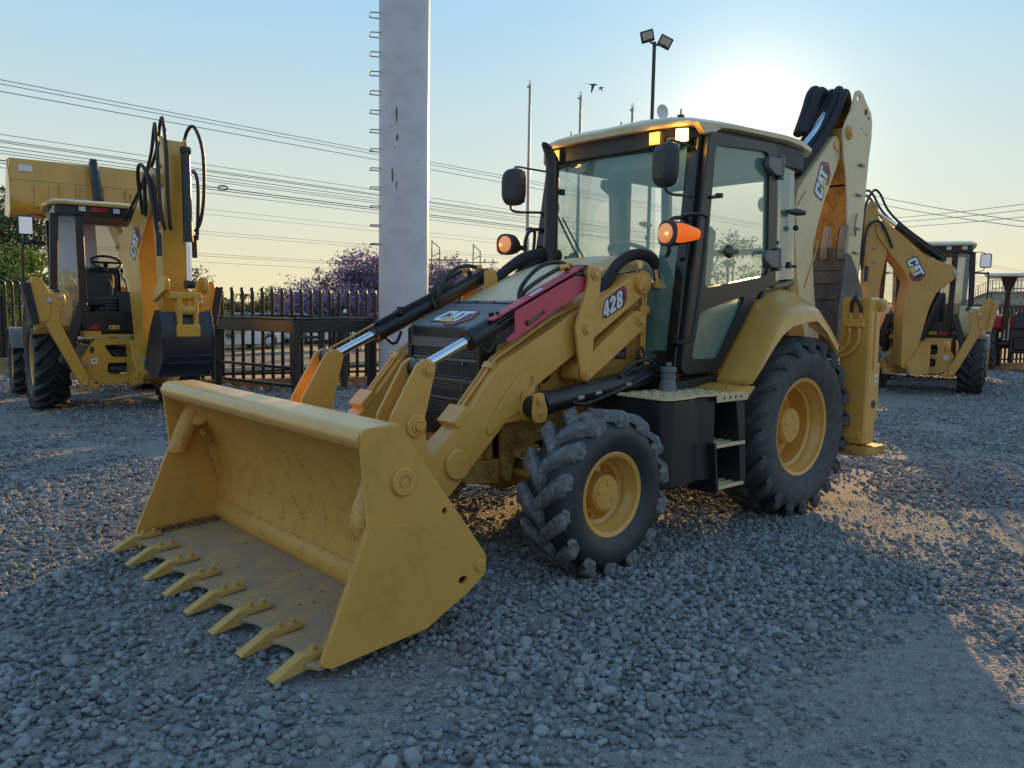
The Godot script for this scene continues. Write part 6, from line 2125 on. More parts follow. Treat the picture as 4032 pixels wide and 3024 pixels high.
		Lb.position.z = 0.16
		for z in [-1.15, 1.15]:
			b = MB.new()
			b.prism(rp([Vector3(2.62, 3.78, 0.02), Vector3(2.40, 3.44, 0.1), Vector3(2.33, 3.12, 0.1), Vector3(2.40, 2.90, 0.06), Vector3(2.66, 2.83, 0.05), Vector3(3.3, 2.92, 0.01), Vector3(2.95, 3.40, 0.1)]), z - 0.012, z + 0.012, 0.004)
			part(Lb, "side_plate", b, P)
		b = MB.new()
		b.box(Vector3(2.50, 3.60, 0), Vector3(0.03, 0.36, 2.28), 0.006, Basis(Vector3(0, 0, 1), -0.25))
		part(Lb, "back_board", b, P)
		b = MB.new()
		for z in [-0.45, -0.20, 0.20, 0.55]:
			b.cut()
			b.box(Vector3(2.36, 3.16, z), Vector3(0.10, 0.50, 0.03), 0.006)
		for z in [-0.72, 0.72]:
			b.cut()
			b.box(Vector3(2.36, 3.18, z), Vector3(0.05, 0.36, 0.20), 0.01)
		part(Lb, "gusset", b, P)
		flat_poly(Lb, "sticker", [P2([-0.10, -0.05, 0.10, -0.05, 0.10, 0.05, -0.10, 0.05])], Transform3D(rx, Vector3(2.46, 3.62, -0.92)), M.decal_white)
		cylinder_ram(L, "tilt_cylinder", Vector3(2.40, 3.80, 0.22), Vector3(1.9, 2.9, 0.22), 0.75, 0.075, 0.04, M.black)
	else:
		for s in [-1.0, 1.0]:
			b = MB.new()
			b.X = side(s)
			b.prism(rp([Vector3(0.75, 1.75, 0.06), Vector3(0.75, 1.55, 0.06), Vector3(2.0, 1.2, 0.2), Vector3(2.9, 0.35, 0.06), Vector3(3.05, 0.5, 0.06), Vector3(2.1, 1.42, 0.2)]), -0.52, -0.42, 0.008)
			part(L, "loader_arm", b, P)
		b = MB.new()
		b.prism(band(curve2(V2([3.5, 1.05, 3.1, 0.85, 3.0, 0.5, 3.15, 0.15, 3.9, 0.06]), 4), 0.02), -1.15, 1.15, 0.004)
		var Lb = part(L, "loader_bucket", b, P)
		for z in [-1.15, 1.15]:
			b = MB.new()
			b.prism(rp([Vector3(3.5, 1.07, 0.02), Vector3(3.08, 0.87, 0.1), Vector3(2.98, 0.5, 0.1), Vector3(3.14, 0.13, 0.06), Vector3(3.9, 0.04, 0.02)]), z - 0.012, z + 0.012, 0.004)
			part(Lb, "side_plate", b, P)
	return L

func build_parked() -> void:
	var a = make_hoe("new yellow backhoe loader with raised front bucket and white sheet inside its windscreen", Vector3(0.015, 0, 8.585), -1.658, 0.12, 0.22, true, false)
	var b = MB.new()
	b.X = Transform3D(Basis(Vector3(0, 0, 1), Vector3(0, 1, 0), Vector3(-1, 0, 0)), Vector3(0.80, 0, 0))
	b.prism(P2([-0.63, 1.92, -0.58, 2.76, -0.30, 2.80, -0.15, 2.76, -0.05, 2.66, -0.02, 1.94]), 0.0, 0.006, 0.0)
	part(a, "paper_sheet", b, M.sheet_white)
	make_hoe("scuffed yellow backhoe loader with its boom swung aside, parked by the red tractor", Vector3(-13.204, 0, 2.451), 3.46, -1.08, 0.0, false, true)

# ---------------------------------------------------------------- tractor at the edge of the yard
func build_tractor() -> void:
	var T = thing("farm_tractor", "red farm tractor under a flat white canopy, beside the scuffed backhoe loader", "tractor", Vector3(-20.95, 0, 2.95), 3.40)
	for s in [-1.0, 1.0]:
		wheel(T, Vector3(0, 0.72, 0.82 * s), 0.74, 0.46, 0.40, 0.05, 18, 0.06, 0.5, 0.1, 0.10, 0.05, 0.24, M.tyre, M.white, s, "rear_wheel")
		wheel(T, Vector3(2.1, 0.42, 0.68 * s), 0.43, 0.26, 0.22, 0.03, 14, 0.06, 0.4, 0.1, 0.07, 0.05, 0.12, M.tyre_dark, M.white, s, "front_wheel")
	var b = MB.new()
	b.box(Vector3(0.9, 0.75, 0), Vector3(2.9, 0.35, 0.42), 0.05)
	b.cyl(Vector3(0, 0.72, -0.8), Vector3(0, 0.72, 0.8), 0.12, 16)
	b.box(Vector3(-0.35, 0.80, 0), Vector3(0.30, 0.60, 0.60), 0.04)
	part(T, "transmission", b, M.black)
	b = MB.new()
	b.loft([[Vector3(0.75, 0.95, -0.34), Vector3(0.75, 1.45, -0.33), Vector3(0.75, 1.58, 0), Vector3(0.75, 1.45, 0.33), Vector3(0.75, 0.95, 0.34)], [Vector3(2.4, 0.90, -0.28), Vector3(2.4, 1.28, -0.25), Vector3(2.4, 1.36, 0), Vector3(2.4, 1.28, 0.25), Vector3(2.4, 0.90, 0.28)]], true, true, true, 0.8)
	part(T, "hood", b, M.red_paint)
	for s in [-1.0, 1.0]:
		b = MB.new()
		b.X = side(s)
		var rg = []
		for i in 7:
			var a = deg_to_rad(25 + 20 * i)
			rg.append([Vector3(cos(a) * 0.84, 0.72 + sin(a) * 0.80, -0.50), Vector3(cos(a) * 0.84, 0.72 + sin(a) * 0.80, -1.02), Vector3(cos(a) * 0.80, 0.70 + sin(a) * 0.74, -1.04), Vector3(cos(a) * 0.80, 0.70 + sin(a) * 0.77, -0.50)])
		b.loft(rg, true, true, true, 0.7)
		var Fe = part(T, "rear_fender", b, M.red_paint)
		b = MB.new()
		b.X = side(s)
		b.box(Vector3(-0.62, 1.30, -0.80), Vector3(0.05, 0.07, 0.18), 0.012)
		part(Fe, "fender_lamp", b, M.amber_off)
	b = MB.new()
	b.box(Vector3(0.05, 1.12, 0), Vector3(0.46, 0.12, 0.46), 0.05)
	b.box(Vector3(-0.18, 1.34, 0), Vector3(0.12, 0.40, 0.44), 0.05)
	part(T, "seat", b, M.seat)
	b = MB.new()
	var hub = Vector3(0.62, 1.55, 0)
	var f = MB.frame(Vector3(-0.35, 0.93, 0))
	var rim = []
	for i in 25:
		var a = TAU * i / 24.0
		rim.append(hub + (f.x * cos(a) + f.y * sin(a)) * 0.20)
	b.tube(rim, 0.015, 8, 1, false)
	b.bar(hub - f.x * 0.19, hub + f.x * 0.19, 0.03, 0.02, f.z)
	b.bar(hub, Vector3(0.74, 1.30, 0), 0.04, 0.04)
	part(T, "steering_wheel", b, M.black)
	b = MB.new()
	b.box(Vector3(0.10, 2.545, 0), Vector3(1.8, 0.085, 1.9), 0.03)
	part(T, "canopy", b, M.white)
	for s in [-1.0, 1.0]:
		b = MB.new()
		b.X = side(s)
		b.loft([[Vector3(-0.32, 1.10, -0.50), Vector3(-0.22, 1.10, -0.50), Vector3(-0.22, 1.10, -0.40), Vector3(-0.32, 1.10, -0.40)], [Vector3(-0.34, 2.10, -0.46), Vector3(-0.22, 2.10, -0.46), Vector3(-0.22, 2.10, -0.34), Vector3(-0.34, 2.10, -0.34)], [Vector3(-0.42, 2.51, -0.60), Vector3(-0.10, 2.51, -0.60), Vector3(-0.10, 2.51, -0.20), Vector3(-0.42, 2.51, -0.20)]], true, true, true, 0.7)
		part(T, "canopy_post", b, M.black)
	b = MB.new()
	b.tube([Vector3(1.5, 1.40, -0.42), Vector3(1.5, 1.75, -0.42), Vector3(1.48, 1.95, -0.44), Vector3(1.40, 2.05, -0.50)], 0.045, 10, 5)
	part(T, "exhaust_stack", b, M.black)
	b = MB.new()
	b.box(Vector3(-0.1, 1.58, 0.32), Vector3(0.6, 0.26, 0.45), 0.08)
	part(T, "blue_cover", b, M.blue_paint)

# ---------------------------------------------------------------- positions from the photograph (pixels of the 4032 x 3024 picture give directions only)
const EYE := Vector3(3.4779, 1.5529, -4.0649)
const FOCAL := 3174.0
const AHEAD := Vector3(-0.665, 0, 0.747)

func sight(px: float, py: float) -> Vector3:
	var b = Basis.from_euler(Vector3(-0.0978, 2.4138, 0.01648), EULER_ORDER_YXZ)
	return (b * Vector3((px - 2016.0) / FOCAL, -(py - 1512.0) / FOCAL, -1.0)).normalized()

func at_depth(px: float, py: float, depth: float) -> Vector3:
	var d = sight(px, py)
	return EYE + d * (depth / d.dot(AHEAD))

# ---------------------------------------------------------------- ground
const F1 := Vector2(-2.548, 10.918)
const FDIR := Vector2(-0.954, -0.30)
const FN := Vector2(-0.30, 0.954)
const RDIR := Vector2(-0.995, 0.10)
const RN := Vector2(0.10, 0.995)
var undul := FastNoiseLite.new()
var cover := FastNoiseLite.new()

func fence_side(x: float, z: float) -> float:
	var s = (Vector2(x, z) - F1).dot(FN)
	return s - max(0.0, x + 2.3) * 1.6

func ground_y(x: float, z: float) -> float:
	var s = fence_side(x, z)
	var y = undul.get_noise_2d(x * 60.0, z * 60.0) * 0.014
	if s > -1.7:
		y -= 0.20 * smoothstep(-1.7, -0.2, s)
	if s > 0.0:
		y -= 0.36 * smoothstep(0.0, 6.0, s)
	return y

func gravel_cover(x: float, z: float) -> float:
	var v = cover.get_noise_2d(x * 34.0, z * 34.0) * 1.1 + cover.get_noise_2d(x * 120.0 + 300.0, z * 120.0) * 0.5
	return clamp(0.74 + v * 1.15, 0.22, 1.0)

func build_ground() -> void:
	undul.seed = 4
	undul.frequency = 0.01
	cover.seed = 9
	cover.frequency = 0.01
	var b = MB.new()
	b.quad(Vector3(-1500, -0.64, -1500), Vector3(1500, -0.64, -1500), Vector3(1500, -0.64, 1500), Vector3(-1500, -0.64, 1500), Vector3.UP)
	structure("terrain", b, M.earth_tan)
	# yard: a grid that dips towards the fence
	b = MB.new()
	var xs = []
	var zs = []
	for v in [-90, -60, -40, -30]:
		xs.append(float(v))
	for i in 133:
		xs.append(-25.0 + i * 0.25)
	for v in [12, 20, 40]:
		xs.append(float(v))
	for v in [-60, -30, -15]:
		zs.append(float(v))
	for i in 109:
		zs.append(-9.0 + i * 0.25)
	for v in [20, 24, 30]:
		zs.append(float(v))
	var hs = {}
	for i in xs.size():
		for j in zs.size():
			hs[i * 1000 + j] = ground_y(xs[i], zs[j])
	for i in xs.size() - 1:
		for j in zs.size() - 1:
			var c = fence_side((xs[i] + xs[i + 1]) * 0.5, (zs[j] + zs[j + 1]) * 0.5)
			if c > 5.0:
				continue
			var p = [Vector3(xs[i], hs[i * 1000 + j], zs[j]), Vector3(xs[i + 1], hs[(i + 1) * 1000 + j], zs[j]), Vector3(xs[i + 1], hs[(i + 1) * 1000 + j + 1], zs[j + 1]), Vector3(xs[i], hs[i * 1000 + j + 1], zs[j + 1])]
			var n = []
			for q in p:
				n.append(Vector3(ground_y(q.x - 0.2, q.z) - ground_y(q.x + 0.2, q.z), 0.4, ground_y(q.x, q.z - 0.2) - ground_y(q.x, q.z + 0.2)).normalized())
			b.quadn(p[0], p[1], p[2], p[3], n[0], n[1], n[2], n[3])
	structure("ground", b, M.dirt)
	# road: two carriageways either side of a dirt strip, running along RDIR
	var o = Vector2(-2.0, 13.0)
	var strip = func(called: String, s0: float, s1: float, y: float, m: Material) -> void:
		var q = MB.new()
		var a = o + RN * s0 - RDIR * 200.0
		var c = o + RN * s0 + RDIR * 400.0
		var d = o + RN * s1 + RDIR * 400.0
		var e = o + RN * s1 - RDIR * 200.0
		q.quad(Vector3(a.x, y, a.y), Vector3(c.x, y, c.y), Vector3(d.x, y, d.y), Vector3(e.x, y, e.y), Vector3.UP)
		structure(called, q, m)
	strip.call("road", 6.2, 12.0, -0.560, M.asphalt)
	strip.call("median", 12.2, 19.0, -0.575, M.earth_tan)
	strip.call("road", 19.2, 30.0, -0.560, M.asphalt)
	var k = MB.new()
	for s in [6.1, 12.1, 19.1, 30.1]:
		var a: Vector2 = o + RN * s - RDIR * 120.0
		var c: Vector2 = o + RN * s + RDIR * 250.0
		k.bar(Vector3(a.x, -0.52, a.y), Vector3(c.x, -0.52, c.y), 0.14, 0.2, Vector3(0, 1, 0), 0.02)
	structure("kerb", k, M.concrete)

func stone_mesh(seed_: int, flatness: float) -> ArrayMesh:
	var r = RandomNumberGenerator.new()
	r.seed = seed_
	var t = (1.0 + sqrt(5.0)) / 2.0
	var v = [Vector3(-1, t, 0), Vector3(1, t, 0), Vector3(-1, -t, 0), Vector3(1, -t, 0), Vector3(0, -1, t), Vector3(0, 1, t), Vector3(0, -1, -t), Vector3(0, 1, -t), Vector3(t, 0, -1), Vector3(t, 0, 1), Vector3(-t, 0, -1), Vector3(-t, 0, 1)]
	var f = [[0, 11, 5], [0, 5, 1], [0, 1, 7], [0, 7, 10], [0, 10, 11], [1, 5, 9], [5, 11, 4], [11, 10, 2], [10, 7, 6], [7, 1, 8], [3, 9, 4], [3, 4, 2], [3, 2, 6], [3, 6, 8], [3, 8, 9], [4, 9, 5], [2, 4, 11], [6, 2, 10], [8, 6, 7], [9, 8, 1]]
	var cut = []
	for i in 5:
		cut.append([Vector3(r.randfn(), r.randfn(), r.randfn()).normalized(), r.randf_range(0.55, 0.85)])
	var stretch = Vector3(1.0, flatness, r.randf_range(0.65, 0.95))
	var shape = func(p: Vector3) -> Vector3:
		var q = p.normalized()
		for c in cut:
			var d: float = q.dot(c[0]) - c[1]
			if d > 0.0:
				q -= c[0] * d
		return q * stretch
	var mid = {}
	var b = MB.new()
	var tris = []
	for q in f:
		var a: Vector3 = v[q[0]].normalized()
		var c: Vector3 = v[q[1]].normalized()
		var d: Vector3 = v[q[2]].normalized()
		var ac = (a + c).normalized()
		var cd = (c + d).normalized()
		var da = (d + a).normalized()
		tris.append_array([[a, ac, da], [c, cd, ac], [d, da, cd], [ac, cd, da]])
	for q in tris:
		var A: Vector3 = shape.call(q[0])
		var B: Vector3 = shape.call(q[1])
		var D: Vector3 = shape.call(q[2])
		var n = (D - A).cross(B - A)
		if n.dot(A) < 0.0:
			n = -n
		n = n.normalized()
		b.tri(A, B, D, n.lerp(A.normalized(), 0.35), n.lerp(B.normalized(), 0.35), n.lerp(D.normalized(), 0.35))
	return b.mesh()

func scatter(parent: Node, called: String, mesh: Mesh, m: Material, xf: Array, cl: Array) -> void:
	var mm = MultiMesh.new()
	mm.transform_format = MultiMesh.TRANSFORM_3D
	mm.use_colors = true
	mm.mesh = mesh
	mm.instance_count = xf.size()
	for i in xf.size():
		mm.set_instance_transform(i, xf[i])
		mm.set_instance_color(i, cl[i])
	var o = MultiMeshInstance3D.new()
	o.name = numbered(parent, called)
	o.multimesh = mm
	o.material_override = m
	parent.add_child(o, true)

func stone_color(r: RandomNumberGenerator) -> Color:
	var g = r.randf_range(0.15, 0.37)
	var w = r.randfn(0.0, 0.02)
	if r.randf() < 0.06:
		w += 0.05
	return Color(g * (0.97 + w), g * 1.01, g * (1.06 - w))

func build_gravel() -> void:
	var root = Node3D.new()
	root.name = "gravel"
	add_child(root)
	tag(root, "grey crushed stone spread over the dusty yard", "gravel", "", "stuff")
	var r = RandomNumberGenerator.new()
	r.seed = 20
	var kinds = 5
	var X = []
	var K = []
	for k in kinds:
		X.append([])
		K.append([])
	var right = Vector2(-0.747, -0.665)
	var ahead = Vector2(-0.665, 0.747)
	var eye = Vector2(EYE.x, EYE.z)
	for band_ in [[1.5, 3.2, 2100.0, 0.0095, 0.0215], [3.2, 5.5, 1800.0, 0.0100, 0.0220], [5.5, 9.0, 1250.0, 0.0110, 0.0235], [9.0, 14.0, 800.0, 0.013, 0.026], [14.0, 22.0, 420.0, 0.018, 0.032]]:
		var d0: float = band_[0]
		var d1: float = band_[1]
		var w0 = 0.68
		var area = w0 * (d1 * d1 - d0 * d0)
		for i in int(area * band_[2]):
			var d = sqrt(lerp(d0 * d0, d1 * d1, r.randf()))
			var l = r.randf_range(-w0, w0) * d
			var p = eye + ahead * d + right * l
			if fence_side(p.x, p.y) > -1.3:
				continue
			var cv = gravel_cover(p.x, p.y)
			if r.randf() > cv * cv * 1.05:
				continue
			var s = r.randf_range(band_[3], band_[4]) * (0.75 + 0.45 * cv)
			if r.randf() < 0.025:
				s *= 1.7
			if r.randf() < 0.3:
				s *= 0.6
			var up = r.randf() * 0.016 * cv * cv if d < 9.0 else r.randf() * 0.01 * cv
			var bas = Basis.from_euler(Vector3(r.randfn(0, 0.4), r.randf() * TAU, r.randfn(0, 0.4))).scaled_local(Vector3(s, s, s))
			var k = r.randi() % kinds
			X[k].append(Transform3D(bas, Vector3(p.x, ground_y(p.x, p.y) + up + s * 0.18, p.y)))
			K[k].append(stone_color(r))
	# fine grit between the stones, close by
	for i in 60000:
		var d = sqrt(lerp(2.2, 42.0, r.randf()))
		var l = r.randf_range(-0.68, 0.68) * d
		var p = eye + ahead * d + right * l
		var s = r.randf_range(0.0022, 0.0055)
		var bas = Basis.from_euler(Vector3(0, r.randf() * TAU, 0)).scaled_local(Vector3(s, s, s))
		X[0].append(Transform3D(bas, Vector3(p.x, ground_y(p.x, p.y) + s * 0.2, p.y)))
		K[0].append(stone_color(r))
	for k in kinds:
		scatter(root, "stones", stone_mesh(100 + k, [0.62, 0.5, 0.72, 0.42, 0.8][k]), M.stone, X[k], K[k])

# ---------------------------------------------------------------- fence, rack, pole
func build_fence() -> void:
	var bar = MB.new()
	var path = []
	for i in 7:
		var a = PI * 0.5 * i / 6.0 * 1.35
		path.append(Vector3(0.085 - cos(a) * 0.085, 1.66 + sin(a) * 0.085, 0))
	var pts = [Vector3(0, -0.12, 0), Vector3(0, 1.0, 0)]
	pts.append_array(path)
	bar.tube(pts, 0.034, 10, 1)
	var bm = bar.mesh()
	var turn = atan2(-FDIR.y, FDIR.x)
	var run = func(label: String, o: Vector2, d: Vector2, n0: int, n1: int, step: float, lift: float) -> void:
		var L = thing("steel_fence", label, "fence", Vector3(o.x, 0, o.y), 0.0, "black fence around the yard")
		var nn = Vector2(-d.y, d.x)
		for i in range(n0, n1):
			var p = d * (step * i)
			var q = put(L, "bar", bm, M.fence_black)
			q.position = Vector3(p.x, 0.03 + lift, p.y)
			q.rotation.y = atan2(-nn.y, nn.x) + PI
		var a = d * (step * (n0 - 0.5))
		var c = d * (step * (n1 - 0.5))
		for y in [0.16, 1.27]:
			var b = MB.new()
			b.bar(Vector3(a.x, y + lift, a.y), Vector3(c.x, y + lift, c.y), 0.05, 0.03)
			part(L, "rail", b, M.fence_black)
		for i in range(n0, n1, 14):
			var p = d * (step * (i - 0.5))
			var b = MB.new()
			b.box(Vector3(p.x, 0.65 + lift, p.y), Vector3(0.08, 1.6, 0.08), 0.006)
			part(L, "post", b, M.fence_black)
		var pb = MB.new()
		pb.bar(Vector3(a.x, -0.17 + lift, a.y), Vector3(c.x, -0.17 + lift, c.y), 0.46, 0.22, Vector3.UP, 0.01)
		part(L, "plinth", pb, M.plinth)
	run.call("black bar fence on a tan plinth running past the white sign pole", F1, FDIR, -2, 128, 0.1829, 0.0)
	var a0 = at_depth(430, 1190, 16.6)
	var a1 = at_depth(-260, 1190, 19.2)
	var P0 = Vector2(a0.x, a0.z)
	run.call("black bar fence behind the backhoe loader with the raised bucket", P0, (Vector2(a1.x, a1.z) - P0).normalized(), 0, 24, 0.26, 0.12)

func build_rack() -> void:
	# welded black steel frame standing in front of the fence
	var L = thing("steel_frame_rack", "welded black steel frame rack standing before the fence", "steel rack", Vector3(-2.72, 0, 8.30))
	var c = [Vector3(0.44, 0, 2.2), Vector3(0, 0, 0), Vector3(-1.66, 0, 0.34), Vector3(-1.22, 0, 2.54)]
	var top = 1.25
	for i in 4:
		var b = MB.new()
		b.box(c[i] + Vector3(0, top * 0.5 - 0.03, 0), Vector3(0.11, top + 0.06, 0.11), 0.008)
		part(L, "leg", b, M.fence_black)
	for q in [[0, 1], [1, 2], [0, 3], [2, 3]]:
		var a: Vector3 = c[q[0]]
		var e: Vector3 = c[q[1]]
		var b = MB.new()
		b.bar(a + Vector3(0, top - 0.12, 0), e + Vector3(0, top - 0.12, 0), 0.20, 0.10, Vector3.UP, 0.008)
		part(L, "beam", b, M.fence_black)
		b = MB.new()
		b.bar(a + Vector3(0, top + 0.015, 0), e + Vector3(0, top + 0.015, 0), 0.03, 0.12, Vector3.UP, 0.004)
		part(L, "flange", b, M.fence_black)
	for y in [0.14, 0.44]:
		var b = MB.new()
		b.bar(c[0] + Vector3(0, y, 0), c[1] + Vector3(0, y, 0), 0.05, 0.05, Vector3.UP, 0.004)
		part(L, "rail", b, M.fence_black)
	for y in [0.14, 0.95]:
		var b = MB.new()
		b.bar(c[1] + Vector3(0, y, 0), c[1].lerp(c[2], 0.32) + Vector3(0, y, 0), 0.05, 0.05, Vector3.UP, 0.004)
		part(L, "rail", b, M.fence_black)
	for t in [0.32, 0.62]:
		var p: Vector3 = c[1].lerp(c[2], t)
		var b = MB.new()
		b.box(p + Vector3(0, 0.62, 0), Vector3(0.09, 1.1, 0.09), 0.006)
		part(L, "post", b, M.fence_black)

func build_sign_pole() -> void:
	var R = 0.448
	var L = thing("sign_pole", "thick white painted sign pole with climbing rungs and rust spots", "pole", Vector3(-4.87, 0, 8.32))
	var b = MB.new()
	b.lathe([Vector2(-0.2, R * 1.0), Vector2(4.0, R * 0.995), Vector2(9.0, R * 1.0), Vector2(14.0, R)], Vector3.ZERO, Vector3.UP, 72)
	part(L, "shaft", b, M.pole_paint)
	b = MB.new()
	b.lathe([Vector2(-0.2, 0.0), Vector2(-0.2, 0.62), Vector2(0.06, 0.62), Vector2(0.07, 0.60), Vector2(0.07, R)], Vector3.ZERO, Vector3.UP, 48)
	part(L, "base_flange", b, M.pole_paint)
	# rungs stick out on the picture's far edge of the shaft
	var toEye = (Vector3(EYE.x, 0, EYE.z) - Vector3(-4.87, 0, 8.32)).normalized()
	var lat = Vector3(0.747, 0, 0.665)
	var out = (lat * 0.97 + toEye * 0.25).normalized()
	var tan_ = out.cross(Vector3.UP).normalized()
	for k in 17:
		var y = 2.60 + 0.330 * k
		b = MB.new()
		var e = out * (R - 0.02)
		b.tube([e + tan_ * 0.15 + Vector3(0, y, 0), out * (R + 0.15) + tan_ * 0.13 + Vector3(0, y, 0), out * (R + 0.15) - tan_ * 0.13 + Vector3(0, y, 0), e - tan_ * 0.15 + Vector3(0, y, 0)], 0.011, 6, 1)
		part(L, "rung", b, M.galv)
	# rust where the paint has flaked off
	var face = toEye
	var rs = RandomNumberGenerator.new()
	rs.seed = 8
	for q in [[-0.13, 4.80, 0.020, 0.16], [-0.12, 4.42, 0.022, 0.07], [-0.20, 3.80, 0.018, 0.13], [-0.13, 3.60, 0.012, 0.10], [-0.24, 4.62, 0.008, 0.02], [0.24, 4.05, 0.012, 0.015], [0.02, 1.36, 0.01, 0.07], [-0.16, 4.25, 0.006, 0.02], [-0.3, 4.9, 0.006, 0.012]]:
		b = MB.new()
		var n = 14
		var ring = []
		for i in n:
			var a = TAU * i / n
			var u: float = q[0] + cos(a) * q[2] * rs.randf_range(0.5, 1.3)
			var v: float = q[1] + sin(a) * q[3] * rs.randf_range(0.6, 1.2)
			var th: float = asin(clamp(u / R, -0.9, 0.9))
			var dir = face.rotated(Vector3.UP, th)
			ring.append([dir * (R + 0.0015) + Vector3(0, v, 0), dir])
		for i in range(1, n - 1):
			b.tri(ring[0][0], ring[i][0], ring[i + 1][0], ring[0][1], ring[i][1], ring[i + 1][1])
		part(L, "rust_spot", b, M.rust)

func build_far_poles() -> void:
	for q in [[2087, 330, 0.075, "tallest bare flag pole, standing behind the loader mirror"], [2287, 375, 0.08, "middle bare flag pole under the two birds"], [2491, 422, 0.08, "bare flag pole next to the floodlight mast"]]:
		var p = at_depth(q[0], q[1], 30.0)
		var L = thing("flag_pole", q[3], "flag pole", Vector3(p.x, -0.6, p.z), 0.0, "row of bare flag poles")
		var h: float = p.y + 0.6
		var b = MB.new()
		b.lathe([Vector2(0, 0.075), Vector2(h * 0.45, 0.070), Vector2(h * 0.46, 0.060), Vector2(h * 0.72, 0.057), Vector2(h * 0.73, 0.05), Vector2(h, 0.046), Vector2(h, 0)], Vector3.ZERO, Vector3.UP, 16)
		part(L, "shaft", b, M.galv)
		b = MB.new()
		b.tube([Vector3(-0.04, h, 0), Vector3(-0.045, h + 0.08, 0), Vector3(0, h + 0.13, 0), Vector3(0.045, h + 0.08, 0), Vector3(0.04, h, 0)], 0.012, 6, 4)
		b.cyl(Vector3(0.02, h - 0.12, 0.0), Vector3(0.13, h - 0.12, 0.0), 0.035, 8)
		part(L, "tip_ring", b, M.galv)
	var p = at_depth(2577, 165, 25.0)
	var L = thing("floodlight_mast", "dark mast with two square floodlights, a white dish and a camera", "light mast", Vector3(p.x, -0.6, p.z))
	var h: float = p.y + 0.6
	var lat = Vector3(-0.747, 0, -0.665)
	var b = MB.new()
	b.cyl(Vector3.ZERO, Vector3(0, h, 0), 0.055, 14)
	part(L, "mast", b, M.mast_brown)
	var face = Basis(lat, Vector3.UP, lat.cross(Vector3.UP))
	for q in [[-0.22, 0.16, 0.30, 0.25], [0.32, 0.0, -0.45, 0.15]]:
		var bas: Basis = face * Basis(Vector3(0, 0, 1), q[2]) * Basis(Vector3(1, 0, 0), 0.45)
		b = MB.new()
		b.box(lat * q[0] + Vector3(0, h + q[1], 0), Vector3(0.40, 0.34, 0.09), 0.02, bas)
		var fl = part(L, "floodlight", b, M.black)
		b = MB.new()
		b.box(lat * q[0] + Vector3(0, h + q[1], 0) + bas * Vector3(0, 0.025, 0.048), Vector3(0.31, 0.22, 0.01), 0.002, bas)
		part(fl, "led_panel", b, M.led_panel)
		b = MB.new()
		b.bar(Vector3(0, h - 0.08, 0), lat * q[0] + Vector3(0, h + q[1] - 0.1, 0), 0.05, 0.04)
		part(fl, "bracket", b, M.black)
	b = MB.new()
	b.X = Transform3D(face * Basis(Vector3(0, 1, 0), 0.5), lat * 0.25 + Vector3(0, h - 2.05, 0))
	var dish = []
	for i in 5:
		var ring = []
		for j in 20:
			var a = TAU * j / 20
			var t = i / 4.0
			ring.append(Vector3(cos(a) * 0.22 * t, sin(a) * 0.22 * t, 0.10 * t * t))
		dish.append(ring)
	b.loft(dish, true, false, false, 0.2)
	b.tube([Vector3(0, -0.1, 0.02), Vector3(0.0, 0.0, 0.2)], 0.012, 6, 1)
	part(L, "dish", b, M.white)
	b = MB.new()
	b.box(lat * 0.13 + Vector3(0, h - 2.42, 0), Vector3(0.13, 0.16, 0.10), 0.02)
	b.box(lat * 0.16 + Vector3(0, h - 2.66, 0), Vector3(0.22, 0.04, 0.05), 0.01)
	part(L, "camera_box", b, M.white)

